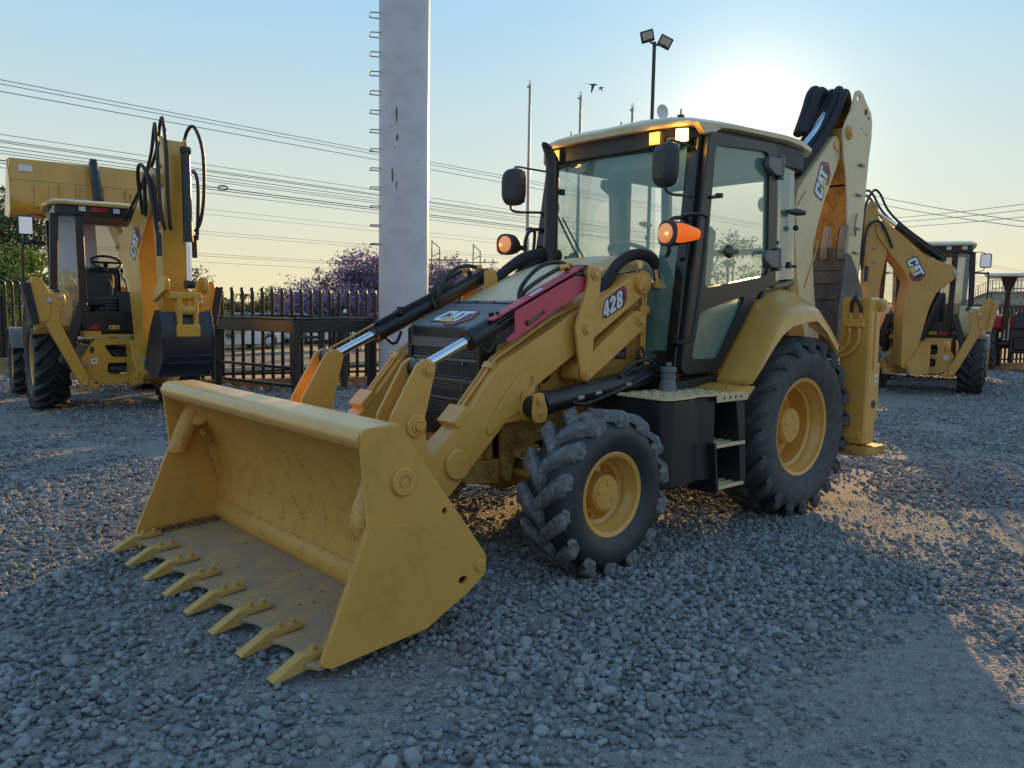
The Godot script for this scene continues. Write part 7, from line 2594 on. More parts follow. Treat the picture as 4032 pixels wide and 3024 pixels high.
func build_wires() -> void:
	var D = Vector3(-0.995, 0, 0.10)
	var n = 0
	for q in [[172, 26.0, 0.012], [181, 26.4, 0.012], [197, 26.0, 0.013], [290, 24.0, 0.009], [303, 24.2, 0.012], [307, 23.8, 0.011], [317, 24.0, 0.011], [325, 24.4, 0.010], [331, 23.6, 0.010], [346, 24.0, 0.017], [352, 24.1, 0.013], [362, 24.3, 0.009], [405, 42.0, 0.009], [418, 42.0, 0.009], [462, 44.0, 0.010], [470, 44.5, 0.010], [520, 60.0, 0.014], [526, 60.0, 0.016], [542, 60.0, 0.012]]:
		var p = at_depth(0, q[0] * 1.8228, q[1])
		var path = []
		for i in 25:
			var t = -30.0 + 10.0 * i
			var ph = fposmod(t + 14.0, 45.0) / 45.0
			path.append(p + D * t + Vector3(0, -0.5 * sin(ph * PI) + 0.26, 0) * 0.0 + Vector3(0, 0.00004 * (t - 40.0) * (t - 40.0) - 0.064, 0))
		var L = thing("power_line", "thin dark overhead cable strung along the road", "cable", Vector3.ZERO, 0.0, "overhead cables along the road")
		var b = MB.new()
		b.tube(path, q[2], 5, 1, false)
		part(L, "conductor", b, M.wire)
		n += 1
	# cables that cross the road at the right
	for q in [[3440, 870, 4200, 790, 60.0, 40.0], [3450, 885, 4200, 815, 60.0, 40.0], [3440, 905, 4200, 845, 60.0, 40.0], [3400, 770, 4200, 905, 50.0, 36.0], [3400, 800, 4200, 925, 50.0, 36.0]]:
		var a = at_depth(q[0], q[1], q[4])
		var c = at_depth(q[2], q[3], q[5])
		var path = []
		for i in 13:
			var t = -0.6 + i * 0.2
			path.append(a.lerp(c, t) + Vector3(0, 0.5 * (t - 0.5) * (t - 0.5), 0))
		var L = thing("power_line", "thin cable crossing over behind the footbridge", "cable", Vector3.ZERO, 0.0, "cables crossing near the footbridge")
		var b = MB.new()
		b.tube(path, 0.016, 5, 1, false)
		part(L, "conductor", b, M.wire)
	# slack coil tied to one cable
	var cp = at_depth(877, 740, 17.6)
	var L = thing("cable_coil", "slack coil of cable tied to an overhead line", "cable coil", cp)
	var b = MB.new()
	for k in 4:
		var ring = []
		for i in 21:
			var a = TAU * i / 20.0
			ring.append(Vector3(0.747, 0, 0.665) * (cos(a) * (0.10 + 0.006 * k)) + Vector3(0, sin(a) * 0.045 + k * 0.004 - 0.006, 0) + Vector3(-0.665, 0, 0.747) * (0.06 * sin(a + k)))
		b.tube(ring, 0.006, 5, 1, false)
	part(L, "coil", b, M.wire)

func build_towers() -> void:
	for q in [[1717, 928, 90.0, "power pole of two lattice legs standing behind the pink jacaranda trees"], [1878, 944, 100.0, "power pole with a bent crossarm between the pink jacaranda trees"]]:
		var p = at_depth(q[0], q[1], q[2])
		var L = thing("power_pole", q[3], "power pole", Vector3(p.x, -0.6, p.z), 0.0, "lattice power poles")
		var h: float = p.y + 0.6
		var lat = Vector3(-0.747, 0, -0.665)
		var b = MB.new()
		for s in [-1.0, 1.0]:
			b.bar(lat * 0.55 * s, lat * 0.42 * s + Vector3(0, h * (0.95 if s < 0 else 0.86), 0), 0.20, 0.16, Vector3(0.6, 0, -0.7), 0.01)
		part(L, "leg", b, M.galv)
		b = MB.new()
		for i in 8:
			var y = h * (0.06 + 0.1 * i)
			b.bar(lat * -0.52 + Vector3(0, y, 0), lat * 0.52 + Vector3(0, y + (h * 0.05 if i % 2 else 0.0), 0), 0.10, 0.06)
		part(L, "brace", b, M.galv)
		b = MB.new()
		for y in [0.72, 0.55]:
			b.bar(lat * -2.4 + Vector3(0, h * y, 0), lat * 2.6 + Vector3(0, h * y + 0.1, 0), 0.14, 0.12)
			for x in [-2.0, -1.2, 1.0, 2.0]:
				b.cyl(lat * x + Vector3(0, h * y + 0.1, 0), lat * x + Vector3(0, h * y + 0.45, 0), 0.10, 8)
		b.bar(lat * 0.42 + Vector3(0, h * 0.86, 0), lat * -0.35 + Vector3(0, h * 0.93, 0), 0.12, 0.1)
		part(L, "crossarm", b, M.galv)

func build_birds() -> void:
	for q in [[2336, 333, 1.0, "bird gliding with one wing held level over the flag poles"], [2367, 344, 0.62, "bird with both wings swept down, following the gliding bird"]]:
		var p = at_depth(q[0], q[1], 34.0)
		var L = thing("bird", q[3], "bird", p, 0.0, "birds in flight")
		var k: float = q[2]
		var lat = Vector3(-0.747, 0, -0.665)
		var b = MB.new()
		var body = []
		for s in [[-0.17, 0.004], [-0.12, 0.02], [-0.04, 0.035], [0.04, 0.038], [0.10, 0.028], [0.13, 0.026], [0.16, 0.016], [0.19, 0.003]]:
			var ring = []
			for i in 10:
				var a = TAU * i / 10
				ring.append(lat * (s[0] * k) + (Vector3.UP * sin(a) + AHEAD * cos(a)) * (s[1] * k))
			body.append(ring)
		b.loft(body, true, true, true, 0.2)
		for s in [-1.0, 1.0]:
			var lift: float = (0.02 if s < 0 else -0.30) if k > 0.9 else -0.22
			var out: Vector3 = (lat * -0.45 if s < 0 else lat * -0.06) if k > 0.9 else (lat * (0.14 * s - 0.05))
			var w = []
			for t in 5:
				var u = t / 4.0
				var c = out * (u * k) + Vector3(0, lift * u * k, 0) + AHEAD * (0.12 * s * u * k)
				var ch = 0.075 * k * (1.0 - u * 0.75)
				w.append([c + lat * ch, c + Vector3(0, 0.012 * k * (1 - u), 0), c - lat * ch, c - Vector3(0, 0.006 * k * (1 - u), 0)])
			b.loft(w, true, true, true, 0.2)
		part(L, "body", b, M.bird_grey)

# ---------------------------------------------------------------- trees
# crown: list of [centre, radii] blobs in tree axes; leaves lie on twigs spread through them
func tree(called: String, label: String, base: Vector3, trunk_h: float, trunk_r: float, blobs: Array, count: int, leaf: float, cols: Array, m: Material, seed_: int, gap := 0.25, group := "") -> Node3D:
	var L = thing(called, label, "tree", base, 0.0, group)
	var r = RandomNumberGenerator.new()
	r.seed = seed_
	var t = MB.new()
	t.tube([Vector3(0, -0.3, 0), Vector3(r.randfn(0, 0.05), trunk_h * 0.5, r.randfn(0, 0.05)), Vector3(r.randfn(0, 0.1), trunk_h, r.randfn(0, 0.1))], [trunk_r, trunk_r * 0.7], 10, 4)
	var twigs = []
	for q in blobs:
		var c: Vector3 = q[0]
		var rad: Vector3 = q[1]
		var o = Vector3(0, trunk_h * 0.9, 0)
		t.tube([o, o.lerp(c, 0.5) + Vector3(r.randfn(0, 0.2), -0.1, r.randfn(0, 0.2)) * rad.x * 0.3, c], [trunk_r * 0.5, trunk_r * 0.18], 7, 4)
		for k in 9:
			var e = c + Vector3(r.randfn(), r.randfn() * 0.8, r.randfn()).normalized() * rad * r.randf_range(0.55, 0.95)
			t.tube([c, c.lerp(e, 0.5) + Vector3(r.randfn(0, 0.1), r.randfn(0, 0.1), r.randfn(0, 0.1)) * rad.x, e], [trunk_r * 0.16, trunk_r * 0.04], 5, 3)
			twigs.append([e, rad])
	part(L, "trunk", t, M.bark)
	var b = MB.new()
	# sprays: small clumps on the blob surfaces, so that gaps stay between them
	var sprays = []
	var total = 0.0
	for q in blobs:
		total += q[1].x * q[1].y * q[1].z
	for q in blobs:
		var ns: int = int(40.0 * q[1].x * q[1].y * q[1].z / total * blobs.size()) + 10
		for k in ns:
			var d = Vector3(r.randfn(), r.randfn(), r.randfn()).normalized()
			var rr = r.randf_range(0.45, 1.0)
			if d.y < -0.3:
				rr *= 0.8
			sprays.append([q[0] + d * q[1] * rr, q[1] * r.randf_range(0.14, 0.30)])
	for i in count:
		var s: Array = sprays[r.randi() % sprays.size()]
		var p: Vector3 = s[0] + Vector3(r.randfn(), r.randfn() * 0.8, r.randfn()) * s[1] * 0.75
		var col: Color = cols[r.randi() % cols.size()]
		var v = r.randf_range(0.7, 1.25)
		b.tint = Color(col.r * v, col.g * v, col.b * v)
		var u = Vector3(r.randfn(), r.randfn(), r.randfn()).normalized()
		var w = u.cross(Vector3(r.randfn(), r.randfn(), r.randfn())).normalized()
		var l = leaf * r.randf_range(0.6, 1.4)
		var n = u.cross(w)
		b.tri(p - u * l, p + w * l * 0.45, p + u * l, n, n, n)
		b.tri(p - u * l, p + u * l, p - w * l * 0.45, n, n, n)
	part(L, "crown", b, m)
	return L

func blob_list(r: RandomNumberGenerator, n: int, w: float, y0: float, y1: float, size: float, dome := true) -> Array:
	var out = []
	for i in n:
		var a = r.randf() * TAU
		var d = sqrt(r.randf())
		var y: float = lerp(y0, y1, r.randf())
		if dome:
			y = lerp(y0, y1, (1.0 - d * d) * r.randf_range(0.55, 1.0))
		var s = size * r.randf_range(0.75, 1.2)
		out.append([Vector3(cos(a) * d * w, y, sin(a) * d * w), Vector3(s, s * 0.75, s)])
	return out

func build_trees() -> void:
	var r = RandomNumberGenerator.new()
	r.seed = 31
	var purple = [Color(0.25, 0.16, 0.30), Color(0.31, 0.21, 0.36), Color(0.19, 0.13, 0.22), Color(0.14, 0.125, 0.07), Color(0.38, 0.27, 0.43)]
	var pink = [Color(0.34, 0.20, 0.34), Color(0.42, 0.27, 0.40), Color(0.24, 0.16, 0.22), Color(0.15, 0.13, 0.07)]
	var green = [Color(0.075, 0.115, 0.025), Color(0.10, 0.14, 0.03), Color(0.05, 0.085, 0.02), Color(0.13, 0.16, 0.04)]
	var bright = [Color(0.14, 0.22, 0.035), Color(0.18, 0.26, 0.05), Color(0.09, 0.15, 0.03), Color(0.22, 0.28, 0.06)]
	var dark = [Color(0.075, 0.105, 0.035), Color(0.06, 0.09, 0.028), Color(0.095, 0.12, 0.05)]
	var dry = [Color(0.10, 0.10, 0.045), Color(0.07, 0.085, 0.03), Color(0.14, 0.13, 0.07)]
	var put_tree = func(kind: String, label: String, px: float, depth: float, top: float, width: float, th: float, nb: int, size: float, cnt: int, leaf: float, cols: Array, m: Material, seed_: int, low: float, grp: String) -> void:
		var p = at_depth(px, 1200, depth)
		var q = at_depth(px, top, depth)
		var h = q.y + 0.6
		r.seed = seed_ * 13
		var bl = blob_list(r, nb, width * 0.5 - size * 0.5, low, h - size * 0.7, size)
		bl.append([Vector3(0, h - size * 0.8, 0), Vector3(size * 1.2, size * 0.8, size * 1.2)])
		tree(kind, label, Vector3(p.x, -0.62, p.z), th, 0.05 * h * 0.4 + 0.04, bl, cnt, leaf, cols, m, seed_, 0.25, grp)
	put_tree.call("jacaranda_tree", "round purple jacaranda in bloom beside the white sign pole", 1425, 54.0, 972, 11.0, 2.0, 34, 1.7, 34000, 0.10, purple, M.bloom, 3, 1.4, "jacaranda trees in bloom")
	put_tree.call("jacaranda_tree", "thin pink jacaranda behind the lattice power pole", 1760, 66.0, 1000, 8.5, 2.0, 20, 1.5, 14000, 0.10, pink, M.bloom, 4, 1.6, "jacaranda trees in bloom")
	put_tree.call("jacaranda_tree", "low pink jacaranda between two power poles", 1945, 74.0, 1040, 8.0, 1.6, 16, 1.4, 9000, 0.11, pink, M.bloom, 5, 1.4, "jacaranda trees in bloom")
	put_tree.call("street_tree", "grey green tree with a sparse crown beside the exhaust stack", 2060, 70.0, 1000, 4.5, 2.4, 9, 0.9, 2600, 0.09, dry, M.leaf, 6, 1.8, "trees across the road")
	put_tree.call("street_tree", "bright green bushy tree next to the backhoe mirror", 20, 25.0, 925, 5.0, 1.2, 18, 0.95, 11000, 0.085, bright, M.leaf, 7, 0.9, "trees across the road")
	put_tree.call("street_tree", "tall dark tree behind the bright green tree", 60, 38.0, 745, 8.5, 3.0, 20, 1.3, 10000, 0.10, dark, M.leaf, 8, 2.2, "trees across the road")
	put_tree.call("street_tree", "round green tree behind the bar fence and backhoe boom", 735, 34.0, 1035, 4.2, 1.0, 16, 0.8, 8000, 0.07, green, M.leaf, 9, 0.8, "trees across the road")
	put_tree.call("street_tree", "small green tree over the white wall, next to the purple jacaranda", 1075, 56.0, 1128, 4.0, 0.8, 10, 0.85, 4500, 0.085, green, M.leaf, 10, 0.8, "trees across the road")
	put_tree.call("street_tree", "low olive tree under the purple jacaranda's edge", 1175, 57.0, 1140, 5.0, 0.6, 12, 0.85, 5000, 0.085, dry, M.leaf, 11, 0.7, "trees across the road")
	put_tree.call("street_tree", "low dusty bush beyond the far end of the white wall", 900, 120.0, 1185, 10.0, 0.8, 10, 1.5, 2500, 0.2, dry, M.leaf, 12, 0.6, "trees across the road")
	put_tree.call("street_tree", "backlit tree seen between boom and dipper stick", 3165, 33.0, 960, 4.0, 1.6, 10, 0.8, 4000, 0.075, dark, M.leaf, 13, 1.4, "trees across the road")
	put_tree.call("street_tree", "backlit tree seen through the cab door glass", 2880, 40.0, 905, 6.0, 2.0, 14, 1.0, 6000, 0.09, dark, M.leaf, 14, 1.4, "trees across the road")
	put_tree.call("street_tree", "far hazy tree past the footbridge pillar", 3850, 120.0, 1190, 9.0, 1.5, 9, 1.6, 2500, 0.2, dry, M.leaf, 16, 1.0, "trees across the road")
	# palm
	var p = at_depth(960, 1200, 110.0)
	var L = thing("palm_tree", "small palm with drooping fronds behind the bar fence", "palm", Vector3(p.x, -0.6, p.z))
	var b = MB.new()
	b.tube([Vector3.ZERO, Vector3(0.1, 1.2, 0), Vector3(0, 2.2, 0)], 0.16, 8, 3)
	part(L, "trunk", b, M.bark)
	for i in 16:
		var a = TAU * i / 16 + r.randf() * 0.3
		var d = Vector3(cos(a), 0, sin(a))
		b = MB.new()
		b.tint = dry[i % 3]
		var prev = Vector3(0, 2.2, 0)
		for k in 6:
			var t = (k + 1) / 6.0
			var nx = Vector3(0, 2.2 + 1.1 * sin(t * 2.4) - t * t * 0.7, 0) + d * (1.9 * t)
			var sd = d.cross(Vector3.UP) * (0.22 * (1.0 - t * 0.7))
			b.flat(prev - sd, prev + sd, nx + sd * 0.8, nx - sd * 0.8, Vector3.UP)
			prev = nx
		part(L, "frond", b, M.leaf)

func build_plants() -> void:
	var r = RandomNumberGenerator.new()
	r.seed = 61
	# grass on the verge past the fence
	var b = MB.new()
	for i in 9000:
		var t = r.randf_range(-2.0, 9.0)
		var s = r.randf_range(0.2, 5.4)
		var q = F1 + FDIR * t + FN * s
		var y = ground_y(q.x, q.y)
		var h = r.randf_range(0.05, 0.16) * (1.6 if r.randf() < 0.06 else 1.0)
		var a = r.randf() * TAU
		var d = Vector3(cos(a), 0, sin(a))
		var g = r.randf_range(0.7, 1.3)
		b.tint = Color(0.16 * g, 0.20 * g, 0.035 * g) if r.randf() < 0.7 else Color(0.26 * g, 0.22 * g, 0.07 * g)
		var p = Vector3(q.x, y - 0.01, q.y)
		var tip = p + Vector3(0, h, 0) + d * h * r.randf_range(0.2, 0.8)
		var sd = d.cross(Vector3.UP) * 0.012
		b.tri(p - sd, p + sd, tip, Vector3.UP, Vector3.UP, Vector3.UP)
	var o = part(self, "verge_grass", b, M.leaf)
	tag(o, "short yellow green grass on the verge past the fence", "grass", "", "stuff")
	# weeds at the foot of the fence and rack
	for q in [[-3.2, 8.75, 0.22], [-3.0, 8.5, 0.16], [-3.75, 8.9, 0.18], [-4.1, 9.35, 0.22], [-2.55, 8.95, 0.15], [-1.9, 10.2, 0.2]]:
		var L = thing("weed_clump", "small pale weed clump at the foot of the steel rack", "weed", Vector3(q[0], ground_y(q[0], q[1]), q[1]), 0.0, "weeds by the rack")
		b = MB.new()
		for i in 26:
			var a = r.randf() * TAU
			var d = Vector3(cos(a), 0, sin(a))
			var h: float = q[2] * r.randf_range(0.5, 1.2)
			b.tint = Color(0.20, 0.21, 0.06) * r.randf_range(0.7, 1.3)
			var p = d * r.randf() * 0.06
			var m1 = p + Vector3(0, h * 0.6, 0) + d * h * 0.2
			var tip = p + Vector3(0, h, 0) + d * h * r.randf_range(0.3, 0.7)
			var sd = d.cross(Vector3.UP) * 0.008
			b.flat(p - sd, p + sd, m1 + sd, m1 - sd, d)
			b.tri(m1 - sd, m1 + sd, tip, d, d, d)
		part(L, "blades", b, M.leaf)
	# bark mulch and dry leaves in the planting bed
	b = MB.new()
	for i in 9000:
		var t = r.randf_range(-1.5, 7.0)
		var s = -absf(r.randfn(0.0, 0.55)) - 0.15
		if s < -1.7:
			continue
		var q = F1 + FDIR * t + FN * s
		var y = ground_y(q.x, q.y) + r.randf() * 0.03
		var g = r.randf_range(0.6, 1.4)
		b.tint = [Color(0.13, 0.06, 0.035), Color(0.09, 0.05, 0.035), Color(0.22, 0.13, 0.07), Color(0.16, 0.05, 0.03)][r.randi() % 4] * g
		var l = r.randf_range(0.015, 0.05)
		b.box(Vector3(q.x, y, q.y), Vector3(l, l * 0.2, l * 0.5), 0.0, Basis.from_euler(Vector3(r.randfn(0, 0.4), r.randf() * TAU, r.randfn(0, 0.4))))
	o = part(self, "bark_litter", b, M.mulch)
	tag(o, "brown bark and dry leaf litter along the fence plinth", "bark", "", "stuff")
	# rough stones edging the bed
	var sm = [stone_mesh(301, 0.7), stone_mesh(302, 0.6), stone_mesh(303, 0.8)]
	for i in 26:
		var t = -0.6 + i * 0.26
		var q = F1 + FDIR * t + FN * (-1.62 + r.randfn(0, 0.04))
		var L = put(self, "edging_stone", sm[i % 3], M.edge_stone)
		L.position = Vector3(q.x, ground_y(q.x, q.y) + 0.03, q.y)
		L.rotation.y = r.randf() * TAU
		L.scale = Vector3.ONE * r.randf_range(0.09, 0.15)
		tag(L, "rough grey stone in the low edging of the planting bed", "stone", "edging stones")

# ---------------------------------------------------------------- street
func build_street() -> void:
	# low white wall across the road with painted letters
	var c = at_depth(1100, 1240, 50.0)
	var dirw = Vector3(RDIR.x, 0, RDIR.y)
	var L = thing("boundary_wall", "long low white wall with dark painted letters across the road", "wall", Vector3(c.x, -0.6, c.z))
	var b = MB.new()
	b.bar(dirw * -60.0 + Vector3(0, 0.71, 0), dirw * 130.0 + Vector3(0, 0.71, 0), 1.42, 0.2, Vector3.UP, 0.02)
	part(L, "masonry", b, M.wall_white)
	for q in [[-3.0, "DVERA"], [3.6, "ABI DE LA"]]:
		var tm = TextMesh.new()
		tm.text = q[1]
		var sf = SystemFont.new()
		sf.font_names = PackedStringArray(["Droid Sans"])
		sf.font_weight = 700
		tm.font = sf
		tm.font_size = 96
		tm.pixel_size = 0.0085
		tm.depth = 0.01
		var o = put(L, "lettering", tm, M.decal_dark)
		o.position = dirw * q[0] + Vector3(0, 0.85, 0) + Vector3(RN.x, 0, RN.y) * -0.108
		o.basis = Basis(dirw, Vector3.UP, dirw.cross(Vector3.UP))
	# parked cars behind the fence
	var car = make_car("white hatchback with multi-spoke wheels seen through the fence bars")
	var w = at_depth(1024, 1368, 36.5)
	car.position = Vector3(w.x, -0.56, w.z) - Vector3(RDIR.x, 0, RDIR.y) * 1.3
	car.rotation.y = atan2(-RDIR.y, RDIR.x)
	var w2 = at_depth(1235, 1300, 41.0)
	copy(car, "white car passing in front of the lettered wall, only its roof above the rack", Vector3(w2.x, -0.56, w2.z), atan2(-RDIR.y, RDIR.x))
	build_rider()
	build_bridge()
	build_kiosk()

func make_car(label: String) -> Node3D:
	var L = thing("street_car", label, "car", Vector3.ZERO, 0.0, "white cars on the road")
	var b = MB.new()
	var rings = []
	for q in [[2.05, 0.45, 0.62, 0.60], [1.98, 0.28, 0.78, 0.76], [1.5, 0.22, 0.90, 0.84], [0.8, 0.22, 0.98, 0.86], [-0.5, 0.22, 1.0, 0.87], [-1.5, 0.24, 0.98, 0.85], [-1.95, 0.32, 0.90, 0.78], [-2.02, 0.5, 0.8, 0.66]]:
		var wd: float = q[3]
		rings.append([Vector3(q[0], q[1], -wd * 0.92), Vector3(q[0], (q[1] + q[2]) * 0.5, -wd), Vector3(q[0], q[2] - 0.03, -wd * 0.96), Vector3(q[0], q[2], -wd * 0.85), Vector3(q[0], q[2] + 0.02, 0), Vector3(q[0], q[2], wd * 0.85), Vector3(q[0], q[2] - 0.03, wd * 0.96), Vector3(q[0], (q[1] + q[2]) * 0.5, wd), Vector3(q[0], q[1], wd * 0.92)])
	b.loft(rings, true, true, true, 0.5)
	part(L, "body", b, M.car_white)
	b = MB.new()
	rings = []
	for q in [[0.75, 0.97, 0.78], [0.15, 1.42, 0.62], [-0.9, 1.45, 0.62], [-1.7, 1.0, 0.74]]:
		rings.append([Vector3(q[0], 0.95, -0.80), Vector3(q[0], q[1] - 0.02, -q[2]), Vector3(q[0], q[1], 0), Vector3(q[0], q[1] - 0.02, q[2]), Vector3(q[0], 0.95, 0.80)])
	b.loft(rings, true, true, true, 0.5)
	part(L, "greenhouse", b, M.glass_car)
	b = MB.new()
	b.loft([[Vector3(0.18, 1.425, -0.62), Vector3(0.18, 1.445, 0), Vector3(0.18, 1.425, 0.62), Vector3(0.18, 1.40, 0)], [Vector3(-0.95, 1.455, -0.62), Vector3(-0.95, 1.48, 0), Vector3(-0.95, 1.455, 0.62), Vector3(-0.95, 1.42, 0)]], true, true, true, 0.7)
	for s in [-1.0, 1.0]:
		b.bar(Vector3(0.78, 0.98, 0.79 * s), Vector3(0.17, 1.42, 0.63 * s), 0.06, 0.04)
		b.bar(Vector3(-0.35, 0.98, 0.82 * s), Vector3(-0.38, 1.44, 0.645 * s), 0.07, 0.03)
		b.bar(Vector3(-1.65, 0.98, 0.76 * s), Vector3(-0.93, 1.45, 0.63 * s), 0.10, 0.04)
	part(L, "roof", b, M.car_white)
	for s in [-1.0, 1.0]:
		for x in [1.28, -1.28]:
			b = MB.new()
			b.lathe([Vector2(-0.10, 0.2), Vector2(-0.10, 0.30), Vector2(-0.06, 0.32), Vector2(0.06, 0.32), Vector2(0.10, 0.30), Vector2(0.10, 0.2)], Vector3(x, 0.32, 0.76 * s), Vector3(0, 0, s), 28)
			b.lathe([Vector2(0.0, 0.37), Vector2(0.115, 0.37), Vector2(0.115, 0.33)], Vector3(x, 0.34, 0.74 * s), Vector3(0, 0, s), 28)
			var wh = part(L, "wheel", b, M.tyre_dark)
			b = MB.new()
			b.lathe([Vector2(0.0, 0.205), Vector2(0.09, 0.205), Vector2(0.095, 0.19), Vector2(0.06, 0.185)], Vector3(x, 0.32, 0.76 * s), Vector3(0, 0, s), 28)
			for i in 7:
				var a = TAU * i / 7
				b.bar(Vector3(x, 0.32, 0.85 * s), Vector3(x + cos(a) * 0.19, 0.32 + sin(a) * 0.19, 0.845 * s), 0.045, 0.02, Vector3(0, 0, 1))
			part(wh, "rim", b, M.white)
	b = MB.new()
	for s in [-1.0, 1.0]:
		b.box(Vector3(1.93, 0.68, 0.58 * s), Vector3(0.10, 0.14, 0.30), 0.04)
	part(L, "headlight", b, M.lens_off)
	return L

func build_rider() -> void:
	var p = at_depth(1355, 1330, 33.0)
	var turn = atan2(-RDIR.y, RDIR.x)
	var L = thing("bicycle", "bicycle ridden along the road in front of the white wall", "bicycle", Vector3(p.x, -0.56, p.z), turn)
	for x in [0.52, -0.52]:
		var b = MB.new()
		var ring = []
		for i in 29:
			var a = TAU * i / 28.0
			ring.append(Vector3(x + cos(a) * 0.33, 0.34 + sin(a) * 0.33, 0))
		b.tube(ring, 0.018, 6, 1, false)
		for i in 10:
			var a = TAU * i / 10.0
			b.tube([Vector3(x, 0.34, 0), Vector3(x + cos(a) * 0.32, 0.34 + sin(a) * 0.32, 0)], 0.003, 4, 1, false)
		part(L, "wheel", b, M.tyre_dark)
	var b = MB.new()
	for q in [[-0.52, 0.34, -0.12, 0.30], [-0.52, 0.34, -0.22, 0.85], [-0.12, 0.30, -0.22, 0.92], [-0.12, 0.30, 0.36, 0.80], [-0.20, 0.80, 0.36, 0.88], [0.34, 0.98, 0.52, 0.34]]:
		b.tube([Vector3(q[0], q[1], 0), Vector3(q[2], q[3], 0)], 0.02, 8, 1)
	b.tube([Vector3(0.34, 1.0, -0.26), Vector3(0.36, 1.0, 0), Vector3(0.34, 1.0, 0.26)], 0.014, 6, 3)
	b.box(Vector3(-0.24, 0.95, 0), Vector3(0.24, 0.06, 0.14), 0.025)
	part(L, "frame", b, M.black)
	# rider: one blended body from tapered bones
	var R = thing("person", "rider in dark clothes and a pale helmet bent over the bicycle", "person", Vector3(p.x, -0.56, p.z), turn)
	var bones = [[Vector3(-0.22, 1.02, 0), Vector3(0.02, 1.42, 0), 0.15, 0.17], [Vector3(0.02, 1.42, 0), Vector3(0.09, 1.58, 0), 0.06, 0.06], [Vector3(0.11, 1.66, 0), Vector3(0.12, 1.70, 0), 0.10, 0.10]]
	for s in [-1.0, 1.0]:
		bones.append([Vector3(0.02, 1.42, 0.18 * s), Vector3(0.10, 1.18, 0.27 * s), 0.055, 0.045])
		bones.append([Vector3(0.10, 1.18, 0.27 * s), Vector3(0.33, 1.03, 0.23 * s), 0.045, 0.035])
		bones.append([Vector3(-0.22, 1.0, 0.09 * s), Vector3(0.12, 0.78 + 0.08 * s, 0.11 * s), 0.085, 0.06])
		bones.append([Vector3(0.12, 0.78 + 0.08 * s, 0.11 * s), Vector3(-0.08, 0.40 + 0.12 * s, 0.11 * s), 0.06, 0.045])
		bones.append([Vector3(-0.08, 0.40 + 0.12 * s, 0.11 * s), Vector3(0.08, 0.36 + 0.12 * s, 0.11 * s), 0.045, 0.035])
	part(R, "body", blend_body(bones, 0.028), M.cloth_dark)
	b = MB.new()
	b.lathe([Vector2(-0.02, 0.125), Vector2(0.03, 0.135), Vector2(0.09, 0.115), Vector2(0.135, 0.06), Vector2(0.145, 0.0)], Vector3(0.11, 1.69, 0), Vector3(0.1, 1, 0), 16, 0.2)
	part(R, "helmet", b, M.white)

# smooth union of tapered capsules, meshed as surface nets
func blend_body(bones: Array, cell: float) -> MB:
	var lo = Vector3.ONE * 1e9
	var hi = -lo
	for q in bones:
		for e in 2:
			lo = lo.min(q[e] - Vector3.ONE * 0.24)
			hi = hi.max(q[e] + Vector3.ONE * 0.24)
	var n = Vector3i(((hi - lo) / cell).ceil())
	var f = PackedFloat32Array()
	f.resize((n.x + 1) * (n.y + 1) * (n.z + 1))
	var at = func(p: Vector3) -> float:
		var d = 1.0
		for q in bones:
			var ab: Vector3 = q[1] - q[0]
			var t: float = clamp((p - q[0]).dot(ab) / ab.length_squared(), 0.0, 1.0)
			var e: float = p.distance_to(q[0] + ab * t) - lerp(q[2], q[3], t)
			var h: float = clamp(0.5 + 0.5 * (d - e) / 0.05, 0.0, 1.0)
			d = lerp(d, e, h) - 0.05 * h * (1.0 - h)
		return d
	var sx = n.x + 1
	var sxy = sx * (n.y + 1)
	for k in n.z + 1:
		for j in n.y + 1:
			for i in n.x + 1:
				f[i + j * sx + k * sxy] = at.call(lo + Vector3(i, j, k) * cell)
	var vert = {}
	for k in n.z:
		for j in n.y:
			for i in n.x:
				var acc = Vector3.ZERO
				var c = 0
				var base = i + j * sx + k * sxy
				for e in [[0, 1], [0, sx], [0, sxy], [1, 1 + sx], [1, 1 + sxy], [sx, sx + 1], [sx, sx + sxy], [sxy, sxy + 1], [sxy, sxy + sx], [1 + sx, 1 + sx + sxy], [1 + sxy, 1 + sx + sxy], [sx + sxy, 1 + sx + sxy]]:
					var a: float = f[base + e[0]]
					var b2: float = f[base + e[1]]
					if (a < 0.0) != (b2 < 0.0):
						var t: float = a / (a - b2)
						var u0 = Vector3(e[0] % sx, (e[0] % sxy) / sx, e[0] / sxy)
						var u1 = Vector3(e[1] % sx, (e[1] % sxy) / sx, e[1] / sxy)
						acc += u0.lerp(u1, t)
						c += 1
				if c > 0:
					vert[base] = lo + (Vector3(i, j, k) + acc / c) * cell
	var m = MB.new()
	var nrm = func(p: Vector3) -> Vector3:
		return Vector3(at.call(p + Vector3(0.01, 0, 0)) - at.call(p - Vector3(0.01, 0, 0)), at.call(p + Vector3(0, 0.01, 0)) - at.call(p - Vector3(0, 0.01, 0)), at.call(p + Vector3(0, 0, 0.01)) - at.call(p - Vector3(0, 0, 0.01))).normalized()
	var step = [1, sx, sxy]
	for base in vert:
		var i: int = base % sx
		var j: int = (base % sxy) / sx
		var k: int = base / sxy
		for ax in 3:
			if (f[base] < 0.0) == (f[base + step[ax]] < 0.0):
				continue
			var u: int = step[(ax + 1) % 3]
			var w: int = step[(ax + 2) % 3]
			var q = [base, base - u, base - u - w, base - w]
			var ok = true
			for x in q:
				if not vert.has(x):
					ok = false
			if ok:
				m.quadn(vert[q[0]], vert[q[1]], vert[q[2]], vert[q[3]], nrm.call(vert[q[0]]), nrm.call(vert[q[1]]), nrm.call(vert[q[2]]), nrm.call(vert[q[3]]))
	return m

